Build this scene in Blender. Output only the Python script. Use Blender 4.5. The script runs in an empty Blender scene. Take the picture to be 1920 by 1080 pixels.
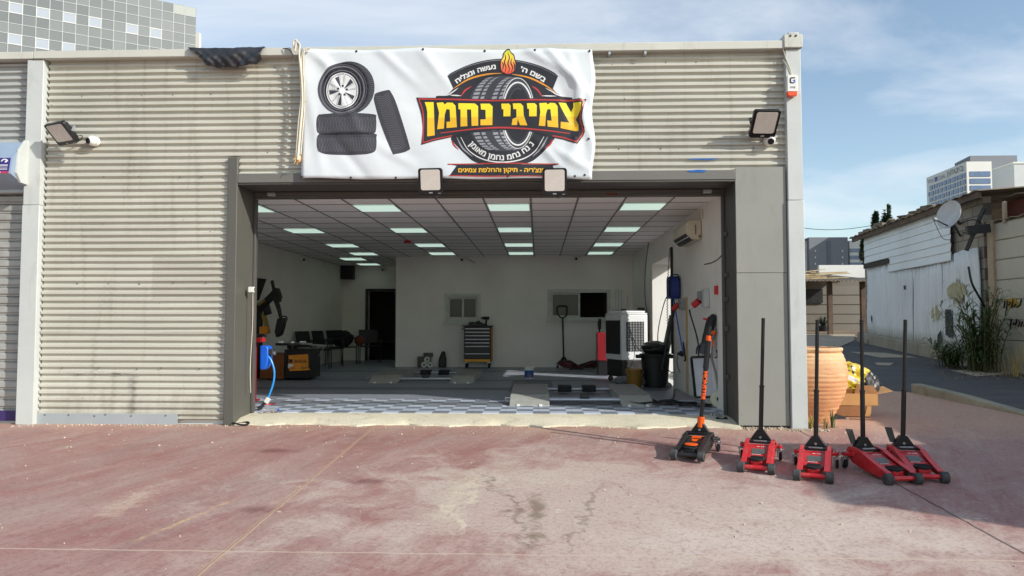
import bpy, bmesh, math, random
from mathutils import Vector, Matrix, Euler, Quaternion
R = math.radians
random.seed(7)
S = bpy.context.scene
col = S.collection

# ------------------------------------------------------------------ camera, sky, sun, exposure
F = 1350.0
YAW, PITCH = math.atan(50 / F), math.atan(63 / F)
CAM = Vector((0, -8.1, 1.083))
CROT = Euler((math.pi / 2 + PITCH, 0, YAW)).to_matrix()
cd = bpy.data.cameras.new('camera'); cd.sensor_width = 36; cd.lens = 36 * F / 1920
cd.clip_start = .05; cd.clip_end = 3000
cam = bpy.data.objects.new('camera', cd); col.objects.link(cam)
cam.location = CAM; cam.rotation_euler = (math.pi / 2 + PITCH, 0, YAW)
S.camera = cam

SUNV = Vector((1.55, -1.0, 1.0)).normalized()
sl = bpy.data.lights.new('sun', 'SUN'); sl.energy = 2.7; sl.angle = R(.55); sl.color = (1, .96, .89)
so = bpy.data.objects.new('sun', sl); col.objects.link(so)
so.rotation_euler = SUNV.to_track_quat('Z', 'Y').to_euler(); so.location = (30, -20, 30)

W = bpy.data.worlds.new('World'); S.world = W; W.use_nodes = True
wn, wl = W.node_tree.nodes, W.node_tree.links
wn.clear()
def wnode(t, **k):
    n = wn.new(t)
    for a, b in k.items(): setattr(n, a, b)
    return n
wo = wnode('ShaderNodeOutputWorld'); bg = wnode('ShaderNodeBackground')
sky = wnode('ShaderNodeTexSky', sky_type='NISHITA', sun_disc=False, sun_elevation=math.asin(SUNV.z),
            sun_rotation=math.atan2(SUNV.x, SUNV.y), air_density=1.0, dust_density=.6, ozone_density=1.2, altitude=50)
tc = wnode('ShaderNodeTexCoord')
sep = wnode('ShaderNodeSeparateXYZ'); wl.new(tc.outputs['Generated'], sep.inputs[0])
zz = wnode('ShaderNodeMath', operation='MAXIMUM'); wl.new(sep.outputs[2], zz.inputs[0]); zz.inputs[1].default_value = .0
za = wnode('ShaderNodeMath', operation='ADD'); wl.new(zz.outputs[0], za.inputs[0]); za.inputs[1].default_value = .25
dx = wnode('ShaderNodeMath', operation='DIVIDE'); wl.new(sep.outputs[0], dx.inputs[0]); wl.new(za.outputs[0], dx.inputs[1])
dy = wnode('ShaderNodeMath', operation='DIVIDE'); wl.new(sep.outputs[1], dy.inputs[0]); wl.new(za.outputs[0], dy.inputs[1])
cb = wnode('ShaderNodeCombineXYZ'); wl.new(dx.outputs[0], cb.inputs[0]); wl.new(dy.outputs[0], cb.inputs[1])
mp = wnode('ShaderNodeMapping'); wl.new(cb.outputs[0], mp.inputs[0]); mp.inputs['Rotation'].default_value = (0, 0, R(-35)); mp.inputs['Scale'].default_value = (.7, 1.1, 1); mp.inputs['Location'].default_value = (1.9, .4, 0)
n1 = wnode('ShaderNodeTexNoise'); wl.new(mp.outputs[0], n1.inputs['Vector']); n1.inputs['Scale'].default_value = 1.25; n1.inputs['Detail'].default_value = 9; n1.inputs['Roughness'].default_value = .56; n1.inputs['Distortion'].default_value = .5
r1 = wnode('ShaderNodeValToRGB'); wl.new(n1.outputs[0], r1.inputs[0])
r1.color_ramp.elements[0].position = .46; r1.color_ramp.elements[0].color = (.04, .04, .04, 1)
r1.color_ramp.elements[1].position = .74; r1.color_ramp.elements[1].color = (.92, .92, .92, 1)
mx = wnode('ShaderNodeMix', data_type='RGBA'); wl.new(r1.outputs[0], mx.inputs[0]); tint = wnode('ShaderNodeMix', data_type='RGBA', blend_type='MULTIPLY'); tint.inputs[0].default_value = 1; wl.new(sky.outputs[0], tint.inputs[6]); tint.inputs[7].default_value = (.88, .87, .82, 1); wl.new(tint.outputs[2], mx.inputs[6]); mx.inputs[7].default_value = (4.3, 4.55, 4.85, 1)
wl.new(mx.outputs[2], bg.inputs[0]); bg.inputs[1].default_value = .125
wl.new(bg.outputs[0], wo.inputs[0])
S.view_settings.view_transform = 'Standard'; S.view_settings.look = 'None'
S.view_settings.exposure = .80; S.view_settings.gamma = 1
try:
    S.cycles.use_denoising = True
    S.cycles.max_bounces = 10; S.cycles.diffuse_bounces = 8
except Exception: pass

# ------------------------------------------------------------------ pixel -> place helpers
def ray(u, v): return CROT @ Vector(((u - 960) / F, (540 - v) / F, -1))
def at(u, v, y):
    d = ray(u, v); return CAM + d * ((y - CAM.y) / d.y)
def atx(u, v, x):
    d = ray(u, v); return CAM + d * ((x - CAM.x) / d.x)
def flr(u, v, z=0.0):
    d = ray(u, v); return CAM + d * ((z - CAM.z) / d.z)
def gz(y): return -.08 + .046 * min(y, 24)
def gnd(u, v):
    d = ray(u, v); return CAM + d * ((-.08 + .046 * CAM.y - CAM.z) / (d.z - .046 * d.y))

# ------------------------------------------------------------------ materials
def lin(c):
    c = c / 255
    return c / 12.92 if c <= .04045 else ((c + .055) / 1.055) ** 2.4
def rgb(r, g, b): return (lin(r), lin(g), lin(b), 1)
class NT:
    def __init__(s, name):
        s.m = bpy.data.materials.new(name); s.m.use_nodes = True
        s.t = s.m.node_tree; s.b = s.t.nodes['Principled BSDF']; s.i = s.b.inputs
    def n(s, t, **k):
        x = s.t.nodes.new(t)
        for a, b in k.items(): setattr(x, a, b)
        return x
    def put(s, v, sock):
        if isinstance(v, bpy.types.NodeSocket): s.t.links.new(v, sock)
        elif v is not None: sock.default_value = v
    def pos(s): return s.n('ShaderNodeNewGeometry').outputs['Position']
    def obj(s): return s.n('ShaderNodeTexCoord').outputs['Object']
    def map(s, v, sc=(1, 1, 1), rot=(0, 0, 0), loc=(0, 0, 0)):
        x = s.n('ShaderNodeMapping'); s.put(v, x.inputs[0]); x.inputs['Scale'].default_value = sc
        x.inputs['Rotation'].default_value = rot; x.inputs['Location'].default_value = loc; return x.outputs[0]
    def noise(s, v, sc, det=4, ro=.55, dist=0):
        x = s.n('ShaderNodeTexNoise'); s.put(v, x.inputs['Vector']); x.inputs['Scale'].default_value = sc
        x.inputs['Detail'].default_value = det; x.inputs['Roughness'].default_value = ro; x.inputs['Distortion'].default_value = dist
        return x.outputs[0]
    def ramp(s, f, stops):
        x = s.n('ShaderNodeValToRGB'); s.put(f, x.inputs[0]); e = x.color_ramp.elements
        while len(e) < len(stops): e.new(.5)
        for k, (p, c) in enumerate(stops):
            e[k].position = p; e[k].color = c if not isinstance(c, (int, float)) else (c, c, c, 1)
        return x.outputs[0]
    def mix(s, f, a, b, mode='MIX'):
        x = s.n('ShaderNodeMix', data_type='RGBA', blend_type=mode)
        s.put(f, x.inputs[0]); s.put(a, x.inputs[6]); s.put(b, x.inputs[7]); return x.outputs[2]
    def math(s, op, a, b=None, c=None):
        x = s.n('ShaderNodeMath', operation=op); s.put(a, x.inputs[0])
        if b is not None: s.put(b, x.inputs[1])
        if c is not None: s.put(c, x.inputs[2])
        return x.outputs[0]
    def xyz(s, v):
        x = s.n('ShaderNodeSeparateXYZ'); s.put(v, x.inputs[0]); return x.outputs
    def bump(s, h, st=.3, d=.01):
        x = s.n('ShaderNodeBump'); s.put(h, x.inputs['Height']); x.inputs['Strength'].default_value = st; x.inputs['Distance'].default_value = d
        s.t.links.new(x.outputs[0], s.i['Normal'])
MATS = {}
def pm(name, c, rough=.55, metal=0, var=.12, sc=6, bump=0, coat=0, spec=.5, dirt=0):
    if name in MATS: return MATS[name]
    t = NT(name); o = t.obj(); base = rgb(*c)
    nz = t.noise(o, sc, 6, .6)
    lo = tuple(x * (1 - var) for x in base[:3]) + (1,); hi = tuple(min(1, x * (1 + var)) for x in base[:3]) + (1,)
    cc = t.ramp(nz, [(.3, lo), (.7, hi)])
    if dirt:
        d = t.noise(o, sc * .45, 8, .68, .4)
        cc = t.mix(t.ramp(d, [(.5, 0), (.72, dirt)]), cc, rgb(70, 58, 46))
    t.put(cc, t.i['Base Color'])
    rr = t.ramp(t.noise(o, sc * 2.3, 5), [(.3, max(0, rough - .08)), (.7, min(1, rough + .08))]); t.put(rr, t.i['Roughness'])
    t.i['Metallic'].default_value = metal; t.i['Specular IOR Level'].default_value = spec
    if coat: t.i['Coat Weight'].default_value = coat; t.i['Coat Roughness'].default_value = .12
    if bump: t.bump(t.noise(o, sc * 5, 6, .6), bump, .004)
    MATS[name] = t.m; return t.m
def emis(name, c, st):
    t = NT(name); t.i['Base Color'].default_value = rgb(200, 210, 205); t.i['Emission Color'].default_value = rgb(*c)
    t.i['Emission Strength'].default_value = st; return t.m

# ------------------------------------------------------------------ mesh builder
class MB:
    def __init__(s, M=None): s.bm = bmesh.new(); s.M = M or Matrix(); s.mi = 0
    def _v(s, p): return s.bm.verts.new(s.M @ Vector(p))
    def face(s, pts):
        try: f = s.bm.faces.new([s._v(p) for p in pts])
        except ValueError: return
        f.material_index = s.mi; return f
    def box(s, x0, x1, y0, y1, z0, z1):
        if x0 > x1: x0, x1 = x1, x0
        if y0 > y1: y0, y1 = y1, y0
        if z0 > z1: z0, z1 = z1, z0
        v = [s._v((x, y, z)) for z in (z0, z1) for y in (y0, y1) for x in (x0, x1)]
        for q in ((0, 2, 3, 1), (4, 5, 7, 6), (0, 1, 5, 4), (2, 6, 7, 3), (0, 4, 6, 2), (1, 3, 7, 5)):
            s.bm.faces.new([v[k] for k in q]).material_index = s.mi
        return s
    def cbox(s, c, sz, rot=(0, 0, 0)):
        M0 = s.M; s.M = M0 @ Matrix.Translation(c) @ Euler(rot).to_matrix().to_4x4()
        a, b, d = sz[0] / 2, sz[1] / 2, sz[2] / 2; s.box(-a, a, -b, b, -d, d); s.M = M0; return s
    def bar(s, p0, p1, w, h, up=(0, 0, 1)):
        p0, p1 = Vector(p0), Vector(p1); d = p1 - p0; L = d.length; d.normalize()
        x = d.cross(Vector(up)); x = x.normalized() if x.length > 1e-4 else Vector((1, 0, 0)); u = x.cross(d)
        M0 = s.M; s.M = M0 @ Matrix(((x.x, d.x, u.x, p0.x), (x.y, d.y, u.y, p0.y), (x.z, d.z, u.z, p0.z), (0, 0, 0, 1)))
        s.box(-w / 2, w / 2, 0, L, -h / 2, h / 2); s.M = M0; return s
    def tube(s, pts, r, n=8, caps=True):
        pts = [Vector(p) for p in pts]; rs = r if isinstance(r, (list, tuple)) else [r] * len(pts)
        rings = []; prev = None
        for k, p in enumerate(pts):
            t = (pts[min(k + 1, len(pts) - 1)] - pts[max(k - 1, 0)]).normalized()
            if prev is None: a = t.orthogonal().normalized()
            else:
                a = prev - t * prev.dot(t); a = a.normalized() if a.length > 1e-5 else t.orthogonal().normalized()
            prev = a; b = t.cross(a)
            rings.append([s._v(p + (a * math.cos(2 * math.pi * j / n) + b * math.sin(2 * math.pi * j / n)) * rs[k]) for j in range(n)])
        for k in range(len(rings) - 1):
            for j in range(n):
                s.bm.faces.new((rings[k][j], rings[k][(j + 1) % n], rings[k + 1][(j + 1) % n], rings[k + 1][j])).material_index = s.mi
        if caps:
            s.bm.faces.new(rings[0][::-1]).material_index = s.mi; s.bm.faces.new(rings[-1]).material_index = s.mi
        return s
    def cyl(s, p0, p1, r0, r1=None, n=20): return s.tube([p0, p1], [r0, r0 if r1 is None else r1], n)
    def lathe(s, prof, c=(0, 0, 0), n=32, caps=True, axis=None):
        M0 = s.M; s.M = M0 @ Matrix.Translation(c)
        if axis is not None: s.M = s.M @ Vector(axis).to_track_quat('Z', 'Y').to_matrix().to_4x4()
        rings = [[s._v((r * math.cos(2 * math.pi * j / n), r * math.sin(2 * math.pi * j / n), z)) for j in range(n)] for r, z in prof]
        for k in range(len(rings) - 1):
            for j in range(n):
                s.bm.faces.new((rings[k][j], rings[k][(j + 1) % n], rings[k + 1][(j + 1) % n], rings[k + 1][j])).material_index = s.mi
        if caps:
            s.bm.faces.new(rings[0][::-1]).material_index = s.mi; s.bm.faces.new(rings[-1]).material_index = s.mi
        s.M = M0; return s
    def prism(s, poly, off):                       # poly: 3-D points, off: extrusion vector
        off = Vector(off); a = [s._v(p) for p in poly]; b = [s._v(Vector(p) + off) for p in poly]; n = len(a)
        for q in (a[::-1], b): s.bm.faces.new(q).material_index = s.mi
        for k in range(n): s.bm.faces.new((a[k], a[(k + 1) % n], b[(k + 1) % n], b[k])).material_index = s.mi
        return s
    def sphere(s, c, r, n=16, sc=(1, 1, 1)):
        ks = [(-math.pi / 2 + math.pi * k / n) for k in range(1, n)]
        rings = [[s._v((c[0] + r * sc[0] * math.cos(a) * math.cos(2 * math.pi * j / n), c[1] + r * sc[1] * math.cos(a) * math.sin(2 * math.pi * j / n), c[2] + r * sc[2] * math.sin(a))) for j in range(n)] for a in ks]
        for k in range(len(rings) - 1):
            for j in range(n): s.bm.faces.new((rings[k][j], rings[k][(j + 1) % n], rings[k + 1][(j + 1) % n], rings[k + 1][j])).material_index = s.mi
        s.bm.faces.new(rings[0][::-1]); s.bm.faces.new(rings[-1]); return s
    def build(s, name, mat, parent=None, bev=0, smooth=35, label=None, seg=2):
        bmesh.ops.recalc_face_normals(s.bm, faces=s.bm.faces)
        me = bpy.data.meshes.new(name); s.bm.to_mesh(me); s.bm.free()
        for m in (mat if isinstance(mat, (list, tuple)) else [mat]): me.materials.append(m)
        if smooth:
            me.polygons.foreach_set('use_smooth', [True] * len(me.polygons)); me.set_sharp_from_angle(angle=R(smooth))
        o = bpy.data.objects.new(name, me); col.objects.link(o)
        if parent: o.parent = parent
        if bev:
            b = o.modifiers.new('Bevel', 'BEVEL'); b.width = bev; b.segments = seg; b.limit_method = 'ANGLE'; b.angle_limit = R(40)
            b.harden_normals = False
        if label: o['label'] = label
        return o
def tag(o, label, cat, group=None):
    o['label'] = label; o['category'] = cat
    if group: o['group'] = group
    return o
def thing(name, label, cat, loc=(0, 0, 0), rz=0, group=None):
    o = bpy.data.objects.new(name, None); col.objects.link(o); o.empty_display_size = .2
    o.location = loc; o.rotation_euler = (0, 0, rz); return tag(o, label, cat, group)
def struct(o): o['kind'] = 'structure'; return o
def dup(root, loc, rz=None, label=None, group=None):
    def cp(o, par):
        c = o.copy(); col.objects.link(c)
        if par: c.parent = par
        for ch in o.children: cp(ch, c)
        return c
    r = cp(root, None); r.location = loc
    if rz is not None: r.rotation_euler = (0, 0, rz)
    if label: r['label'] = label
    if group: r['group'] = group
    return r
def smoothpath(pts, n=8):
    pts = [Vector(p) for p in pts]; out = []
    P = [pts[0] * 2 - pts[1]] + pts + [pts[-1] * 2 - pts[-2]]
    for k in range(1, len(P) - 2):
        for j in range(n):
            t = j / n; a, b, c, d = P[k - 1], P[k], P[k + 1], P[k + 2]
            out.append(.5 * ((2 * b) + (c - a) * t + (2 * a - 5 * b + 4 * c - d) * t * t + (3 * b - a - 3 * c + d) * t ** 3))
    out.append(pts[-1]); return out
# lettering: a font curve turned into flat mesh points
def glyphs(s, bold=0.0, shear=0, rtl=False):
    """outline loops of a word: list of (outer, [holes]) with x scaled to 0..1"""
    cu = bpy.data.curves.new('t', 'FONT'); cu.body = s[::-1] if rtl else s; cu.offset = bold; cu.shear = shear; cu.resolution_u = 3
    cu.fill_mode = 'NONE'
    o = bpy.data.objects.new('t', cu); col.objects.link(o)
    dg = bpy.context.evaluated_depsgraph_get(); dg.update()
    me = bpy.data.meshes.new_from_object(o.evaluated_get(dg))
    V = [(v.co.x, v.co.y) for v in me.vertices]; nb = {}
    for e in me.edges:
        a, b = e.vertices; nb.setdefault(a, []).append(b); nb.setdefault(b, []).append(a)
    bpy.data.objects.remove(o); bpy.data.curves.remove(cu); bpy.data.meshes.remove(me)
    seen, loops = set(), []
    for k in range(len(V)):
        if k in seen or k not in nb: continue
        lp = [k]; seen.add(k); cur = k
        while True:
            nx = [n for n in nb[cur] if n not in seen]
            if not nx: break
            cur = nx[0] if len(lp) > 1 or k + 1 not in nx else k + 1
            seen.add(cur); lp.append(cur)
        if len(lp) > 2: loops.append([V[q] for q in lp])
    def area(l): return sum(a[0] * b[1] - b[0] * a[1] for a, b in zip(l, l[1:] + l[:1])) / 2
    def inside(p, l):
        c = False
        for a, b in zip(l, l[1:] + l[:1]):
            if (a[1] > p[1]) != (b[1] > p[1]) and p[0] < (b[0] - a[0]) * (p[1] - a[1]) / (b[1] - a[1]) + a[0]: c = not c
        return c
    big = max(loops, key=lambda l: abs(area(l))); sg = 1 if area(big) > 0 else -1
    holes = [l for l in loops if any(o is not l and area(o) * area(l) < 0 and inside(l[0], o) for o in loops)]; outs = [l for l in loops if not any(l is h for h in holes)]
    x0 = min(v[0] for l in loops for v in l); x1 = max(v[0] for l in loops for v in l)
    top = max(v[1] for l in loops for v in l)
    f = lambda l: [((x - x0) / (x1 - x0), y / top) for x, y in l]
    return [(f(l), [f(h) for h in holes if inside(h[0], l)]) for l in outs], (x1 - x0) / top
from mathutils.geometry import tessellate_polygon
def letters(mb, s, fn, bold=0.0, rtl=False, cap=1.0, lift=None, fat=0):
    G_, w = glyphs(s, bold, 0, rtl)
    for n, (o, hs) in enumerate(G_):
        pts = o + [p for h in hs for p in h]
        tr = tessellate_polygon([[Vector((x, y, 0)) for x, y in l] for l in [o] + hs])
        vs = []
        for x, y in pts:
            p = Vector(fn(x, y / cap))
            if lift is not None: p = p + Vector(lift) * (n % 3)
            vs.append(mb._v(p))
        for q in tr:
            try: mb.bm.faces.new([vs[k] for k in q]).material_index = mb.mi
            except ValueError: pass
        for l in ([o] + hs) if fat else []:
            L = [(x * w, y) for x, y in l]; n_ = len(L); A_, B_ = [], []
            for k in range(n_):
                a, c = L[k - 1], L[(k + 1) % n_]; d = math.hypot(c[0] - a[0], c[1] - a[1]) or 1; nx, ny = -(c[1] - a[1]) / d * fat, (c[0] - a[0]) / d * fat
                for Q, sg_ in ((A_, 1), (B_, -1)):
                    p = Vector(fn((L[k][0] + sg_ * nx) / w, (L[k][1] + sg_ * ny) / cap))
                    if lift is not None: p = p + Vector(lift) * (3 + n % 2)
                    Q.append(mb._v(p))
            for k in range(n_):
                try: mb.bm.faces.new((A_[k - 1], A_[k], B_[k], B_[k - 1])).material_index = mb.mi
                except ValueError: pass

# palette
M_black = pm('black_plastic', (22, 22, 24), .45, var=.25)
M_dark = pm('dark_metal', (40, 40, 42), .5, var=.2)
M_rubber = pm('rubber', (30, 30, 30), .85, var=.25, bump=.3)
M_white = pm('white_paint', (222, 222, 216), .5, var=.04)
M_steel = pm('bare_steel', (165, 168, 172), .35, .8, .1)
M_grey = pm('grey_plastic', (150, 152, 152), .5)
def worn_red():
    t = NT('worn_red_paint'); o = t.obj()
    c = t.ramp(t.noise(o, 8, 6), [(.3, rgb(190, 16, 28)), (.7, rgb(214, 26, 38))])
    c = t.mix(t.ramp(t.noise(t.map(o, (1, 1, 2)), 5, 9, .72, .6), [(.52, 0), (.75, .55)]), c, rgb(86, 40, 36))
    scr = t.noise(t.map(o, (40, 3, 12), (.3, .2, .5)), 3, 5, .7); c = t.mix(t.ramp(scr, [(.64, 0), (.70, .65)]), c, rgb(196, 150, 144))
    dust = t.noise(o, 26, 5, .7); c = t.mix(t.ramp(dust, [(.45, 0), (.8, .35)]), c, rgb(172, 130, 120))
    t.put(c, t.i['Base Color']); t.put(t.ramp(dust, [(.3, .3), (.7, .62)]), t.i['Roughness']); t.i['Coat Weight'].default_value = .15; t.bump(scr, .15, .002); return t.m
M_red = worn_red()
M_orange = pm('orange_paint', (240, 92, 14), .4, var=.08)
M_yellow = pm('yellow_paint', (226, 160, 18), .45, var=.1)
M_blue = pm('blue_plastic', (22, 92, 200), .4, var=.1)
# ================================================================== SETTING: ground
def red_concrete():
    t = NT('red_concrete'); p = t.pos(); x, y, z = t.xyz(p)
    def streak_(ang, along, across, sc, det=8, ro=.68, di=.5, loc=(0, 0, 0)):
        return t.noise(t.map(t.map(p, rot=(0, 0, -R(ang)), loc=loc), (along, across, 1)), sc, det, ro, di)
    big = t.noise(p, .7, 8, .64, .6)
    c = t.ramp(big, [(.28, rgb(150, 102, 96)), (.44, rgb(162, 120, 112)), (.56, rgb(166, 132, 123)), (.72, rgb(170, 146, 136))])
    streak = streak_(72, .45, 2.4, 1.3, loc=(3, 1, 0))
    c = t.mix(t.ramp(streak, [(.48, 0), (.72, .6)]), c, rgb(186, 164, 152))
    c = t.mix(t.ramp(streak_(66, .5, 2.2, 1.5, loc=(9, 4, 0)), [(.52, 0), (.72, .55)]), c, rgb(140, 84, 80))
    c = t.mix(t.ramp(streak_(80, .5, 2.0, 1.1, loc=(2, 14, 0)), [(.52, 0), (.72, .5)]), c, rgb(154, 142, 134))
    brush = streak_(62, 2.2, 36, 1.2, 6, .72); c = t.mix(t.ramp(brush, [(.52, 0), (.76, .42)]), c, rgb(198, 180, 168))
    brush2 = streak_(78, 2.0, 44, 1.1, 6, .72, loc=(5, 5, 0)); c = t.mix(t.ramp(brush2, [(.54, 0), (.78, .4)]), c, rgb(122, 82, 78))
    patchy = t.noise(p, 7, 8, .74, .6); c = t.mix(t.ramp(patchy, [(.52, 0), (.72, .4)]), c, rgb(188, 168, 156))
    # dusty cement near the wall
    wy = t.math('ADD', y, t.math('MULTIPLY', t.math('SUBTRACT', t.noise(p, 1.4, 7, .65), .5), 1.5))
    c = t.mix(t.ramp(t.math('MULTIPLY_ADD', wy, .5, .75), [(.45, 0), (.85, .6)]), c, rgb(200, 166, 140))
    # grey cement spill in front of the door
    def blob(cx, cy, rx, ry, rot=0):
        v = t.map(p, (1 / rx, 1 / ry, 0), (0, 0, 0), (-cx / rx, -cy / ry, 0))
        l = t.n('ShaderNodeVectorMath', operation='LENGTH'); t.put(v, l.inputs[0]); return l.outputs['Value']
    d = t.math('ADD', blob(.5, -2.9, 2.6, 1.9), t.math('MULTIPLY', t.math('SUBTRACT', t.noise(p, 1.7, 8, .7, .8), .5), 3.0))
    c = t.mix(t.ramp(d, [(.4, .7), (1.2, 0)]), c, rgb(202, 186, 172))
    d = t.math('ADD', blob(1.6, -3.6, 1.6, .8), t.math('MULTIPLY', t.math('SUBTRACT', t.noise(p, 2.6, 8, .7, .8), .5), 3.0))
    c = t.mix(t.ramp(d, [(.3, .65), (1.1, 0)]), c, rgb(206, 190, 178))
    d = t.math('ADD', blob(-.3, -2.2, .8, .55), t.math('MULTIPLY', t.math('SUBTRACT', t.noise(p, 3, 8, .72, .8), .5), 3.0))
    c = t.mix(t.ramp(d, [(.2, .55), (1.2, 0)]), c, rgb(204, 190, 172))
    # wandering cracks and drip stains around the spill
    def crack(x0, k1, k2, y0, y1, w, colr, st):
        nonlocal c
        xw = t.math('ADD', t.math('MULTIPLY_ADD', t.math('SUBTRACT', y, y0), k1, x0), t.math('MULTIPLY', t.math('SUBTRACT', t.noise(p, 2.4, 6, .65), .5), k2))
        dd = t.math('ABSOLUTE', t.math('SUBTRACT', x, xw)); kk = t.ramp(t.math('DIVIDE', dd, w), [(.3, st), (1, 0)])
        m_ = t.ramp(t.math('DIVIDE', t.math('SUBTRACT', y, y0), y1 - y0), [(0, 0), (.08, 1), (.85, 1), (1, 0)])
        br_ = t.ramp(t.noise(p, 9, 4), [(.35, .2), (.55, 1)])
        c = t.mix(t.math('MULTIPLY', kk, t.math('MULTIPLY', m_, br_)), c, colr)
    crack(-.62, .1, .9, -3.6, -2.0, .05, rgb(214, 200, 176), .8)
    crack(-.05, -.2, .8, -3.9, -2.0, .035, rgb(104, 90, 74), .6)
    crack(.12, .25, .7, -3.9, -2.3, .03, rgb(116, 100, 82), .55)
    crack(1.3, -.55, .8, -3.6, -2.2, .014, rgb(128, 92, 84), .5)
    crack(-2.46, .27, .12, -3.75, -2.85, .022, rgb(212, 176, 126), .7)
    d = t.math('ADD', blob(-.62, -2.9, .16, .75), t.math('MULTIPLY', t.math('SUBTRACT', t.noise(p, 4.5, 8, .7, .5), .5), 2.6))
    c = t.mix(t.ramp(d, [(.1, .6), (1.0, 0)]), c, rgb(206, 194, 172))
    d = t.math('ADD', blob(-.02, -3.1, .12, 1.0), t.math('MULTIPLY', t.math('SUBTRACT', t.noise(p, 4, 8, .7, .8), .5), 2.8))
    c = t.mix(t.ramp(d, [(.2, .7), (.6, 0)]), c, rgb(118, 104, 82))
    d = t.math('ADD', blob(-2.95, -2.9, .2, .7), t.math('MULTIPLY', t.math('SUBTRACT', t.noise(p, 5, 8, .75), .5), 2.6))
    c = t.mix(t.ramp(d, [(.25, .5), (.7, 0)]), c, rgb(205, 185, 165))
    # dark tyre scuffs
    for cx, cy, rx, ry in ((-1.35, -2.35, .22, .12), (-1.95, -3.1, .2, .1), (-2.5, -1.3, .3, .12)):
        d = t.math('ADD', blob(cx, cy, rx, ry), t.math('MULTIPLY', t.math('SUBTRACT', streak_(58, 3, 26, 1.6, 5, .7), .5), 2.2))
        c = t.mix(t.ramp(d, [(.3, .6), (.9, 0)]), c, rgb(108, 66, 64))
    # pits, chips, crumbs
    sp = t.noise(p, 34, 4, .6); c = t.mix(t.ramp(sp, [(.35, .3), (.5, 0)]), c, rgb(112, 74, 70))
    sp = t.noise(p, 12, 3, .5); c = t.mix(t.ramp(sp, [(.725, 0), (.75, .7)]), c, rgb(214, 204, 194))
    fine = t.noise(p, 90, 3, .7); c = t.mix(.18, c, t.ramp(fine, [(.3, .2), (.7, .8)]), 'OVERLAY')
    # saw-cut joints
    wob = t.math('MULTIPLY', t.math('SUBTRACT', t.noise(p, 6, 4), .5), .035)
    def line(coord, v, w, colr, st):
        nonlocal c
        dd = t.math('ABSOLUTE', t.math('SUBTRACT', t.math('ADD', coord, wob), v))
        k = t.ramp(t.math('DIVIDE', dd, w), [(.55, st), (1, 0)])
        c = t.mix(k, c, colr)
    J1, J2, J3 = gnd(705, 797).x, gnd(1750, 945).x, gnd(960, 1040).y
    line(x, J1, .017, rgb(196, 170, 140), .8)
    line(t.math('ADD', x, .004), J1, .005, rgb(110, 70, 60), .7)
    line(x, J2, .012, rgb(70, 60, 58), .85)
    line(y, J3, .011, rgb(200, 180, 160), .7)
    t.put(c, t.i['Base Color'])
    t.put(t.ramp(big, [(.3, .62), (.7, .82)]), t.i['Roughness']); t.i['Specular IOR Level'].default_value = .35
    t.bump(t.math('ADD', t.noise(p, 45, 6, .7), t.math('MULTIPLY', streak, .6)), .35, .006)
    return t.m
def asphalt():
    t = NT('asphalt'); p = t.pos()
    c = t.ramp(t.noise(t.map(p, (1, 3, 1)), .8, 7, .6, .5), [(.3, rgb(58, 58, 60)), (.7, rgb(86, 86, 88))])
    c = t.mix(t.ramp(t.noise(p, 60, 3, .7), [(.4, 0), (.7, .5)]), c, rgb(120, 118, 114))
    t.put(c, t.i['Base Color']); t.i['Roughness'].default_value = .85; t.bump(t.noise(p, 120, 4, .7), .4, .004); return t.m
def concrete(name, c1, c2, c3=(92, 80, 64)):
    t = NT(name); p = t.pos()
    c = t.ramp(t.noise(p, 1.7, 8, .65, .4), [(.3, rgb(*c1)), (.7, rgb(*c2))])
    c = t.mix(t.ramp(t.noise(t.map(p, (1, 1, .3)), 3.2, 8, .7), [(.55, 0), (.78, .6)]), c, rgb(*c3))
    c = t.mix(t.ramp(t.noise(p, 60, 4, .7), [(.35, .25), (.55, 0)]), c, rgb(80, 72, 62))
    t.put(c, t.i['Base Color']); t.i['Roughness'].default_value = .85; t.bump(t.noise(p, 40, 6, .7), .4, .006); return t.m
M_conc = concrete('threshold_concrete', (226, 218, 192), (204, 194, 168))
M_kerb = concrete('kerb_concrete', (170, 164, 146), (140, 134, 118))
M_dirt = concrete('dirt', (150, 132, 108), (110, 98, 82))
m = MB()
xs, ys = [-900, -15, 2.72, 900], [-900, -60, 0.0, 12.6, 24, 1500]
def gz2(y): return -.08 + .046 * max(-60, min(y, 24)) - .012
for a in range(3):
    for b in range(5):
        if a == 1 and b == 2: continue
        m.face([(xs[a + i], ys[b + j], gz2(ys[b + j])) for i, j in ((0, 0), (1, 0), (1, 1), (0, 1))])
bmesh.ops.remove_doubles(m.bm, verts=m.bm.verts, dist=1e-4)
struct(m.build('ground', M_dirt, smooth=0))
B1, B2 = gnd(1712, 736), gnd(1920, 780)
B0 = gnd(1585, 727)
def sheet(name, poly, mat, dz):
    mm = MB(); mm.face([(x, y, -.08 + .046 * min(y, 24) + dz) for x, y in poly]); return struct(mm.build(name, mat, smooth=0))
slope = (B2.x - B1.x) / (B2.y - B1.y)
E1 = (B1.x + slope * (-7 - B1.y), -7.0)
sheet('forecourt', [(-15, -45), (E1[0] + .4, -45), E1, (B2.x, B2.y), (B1.x, B1.y), (B0.x, B0.y), (2.72, B0.y + .05), (2.72, 0), (-15, 0)], red_concrete(), 0)
sheet('road', [(E1[0] + .4, -45), (14, -45), (14, 13.3), (2.72, 13.3), (2.72, B0.y + .05), (B0.x, B0.y), (B1.x, B1.y), (B2.x, B2.y), E1], asphalt(), -.003)
q = [gnd(*a) for a in ((1500, 627), (1604, 627), (1600, 640), (1572, 652), (1500, 652))]
M_apron = concrete('apron_concrete', (190, 178, 156), (165, 154, 134))
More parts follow.
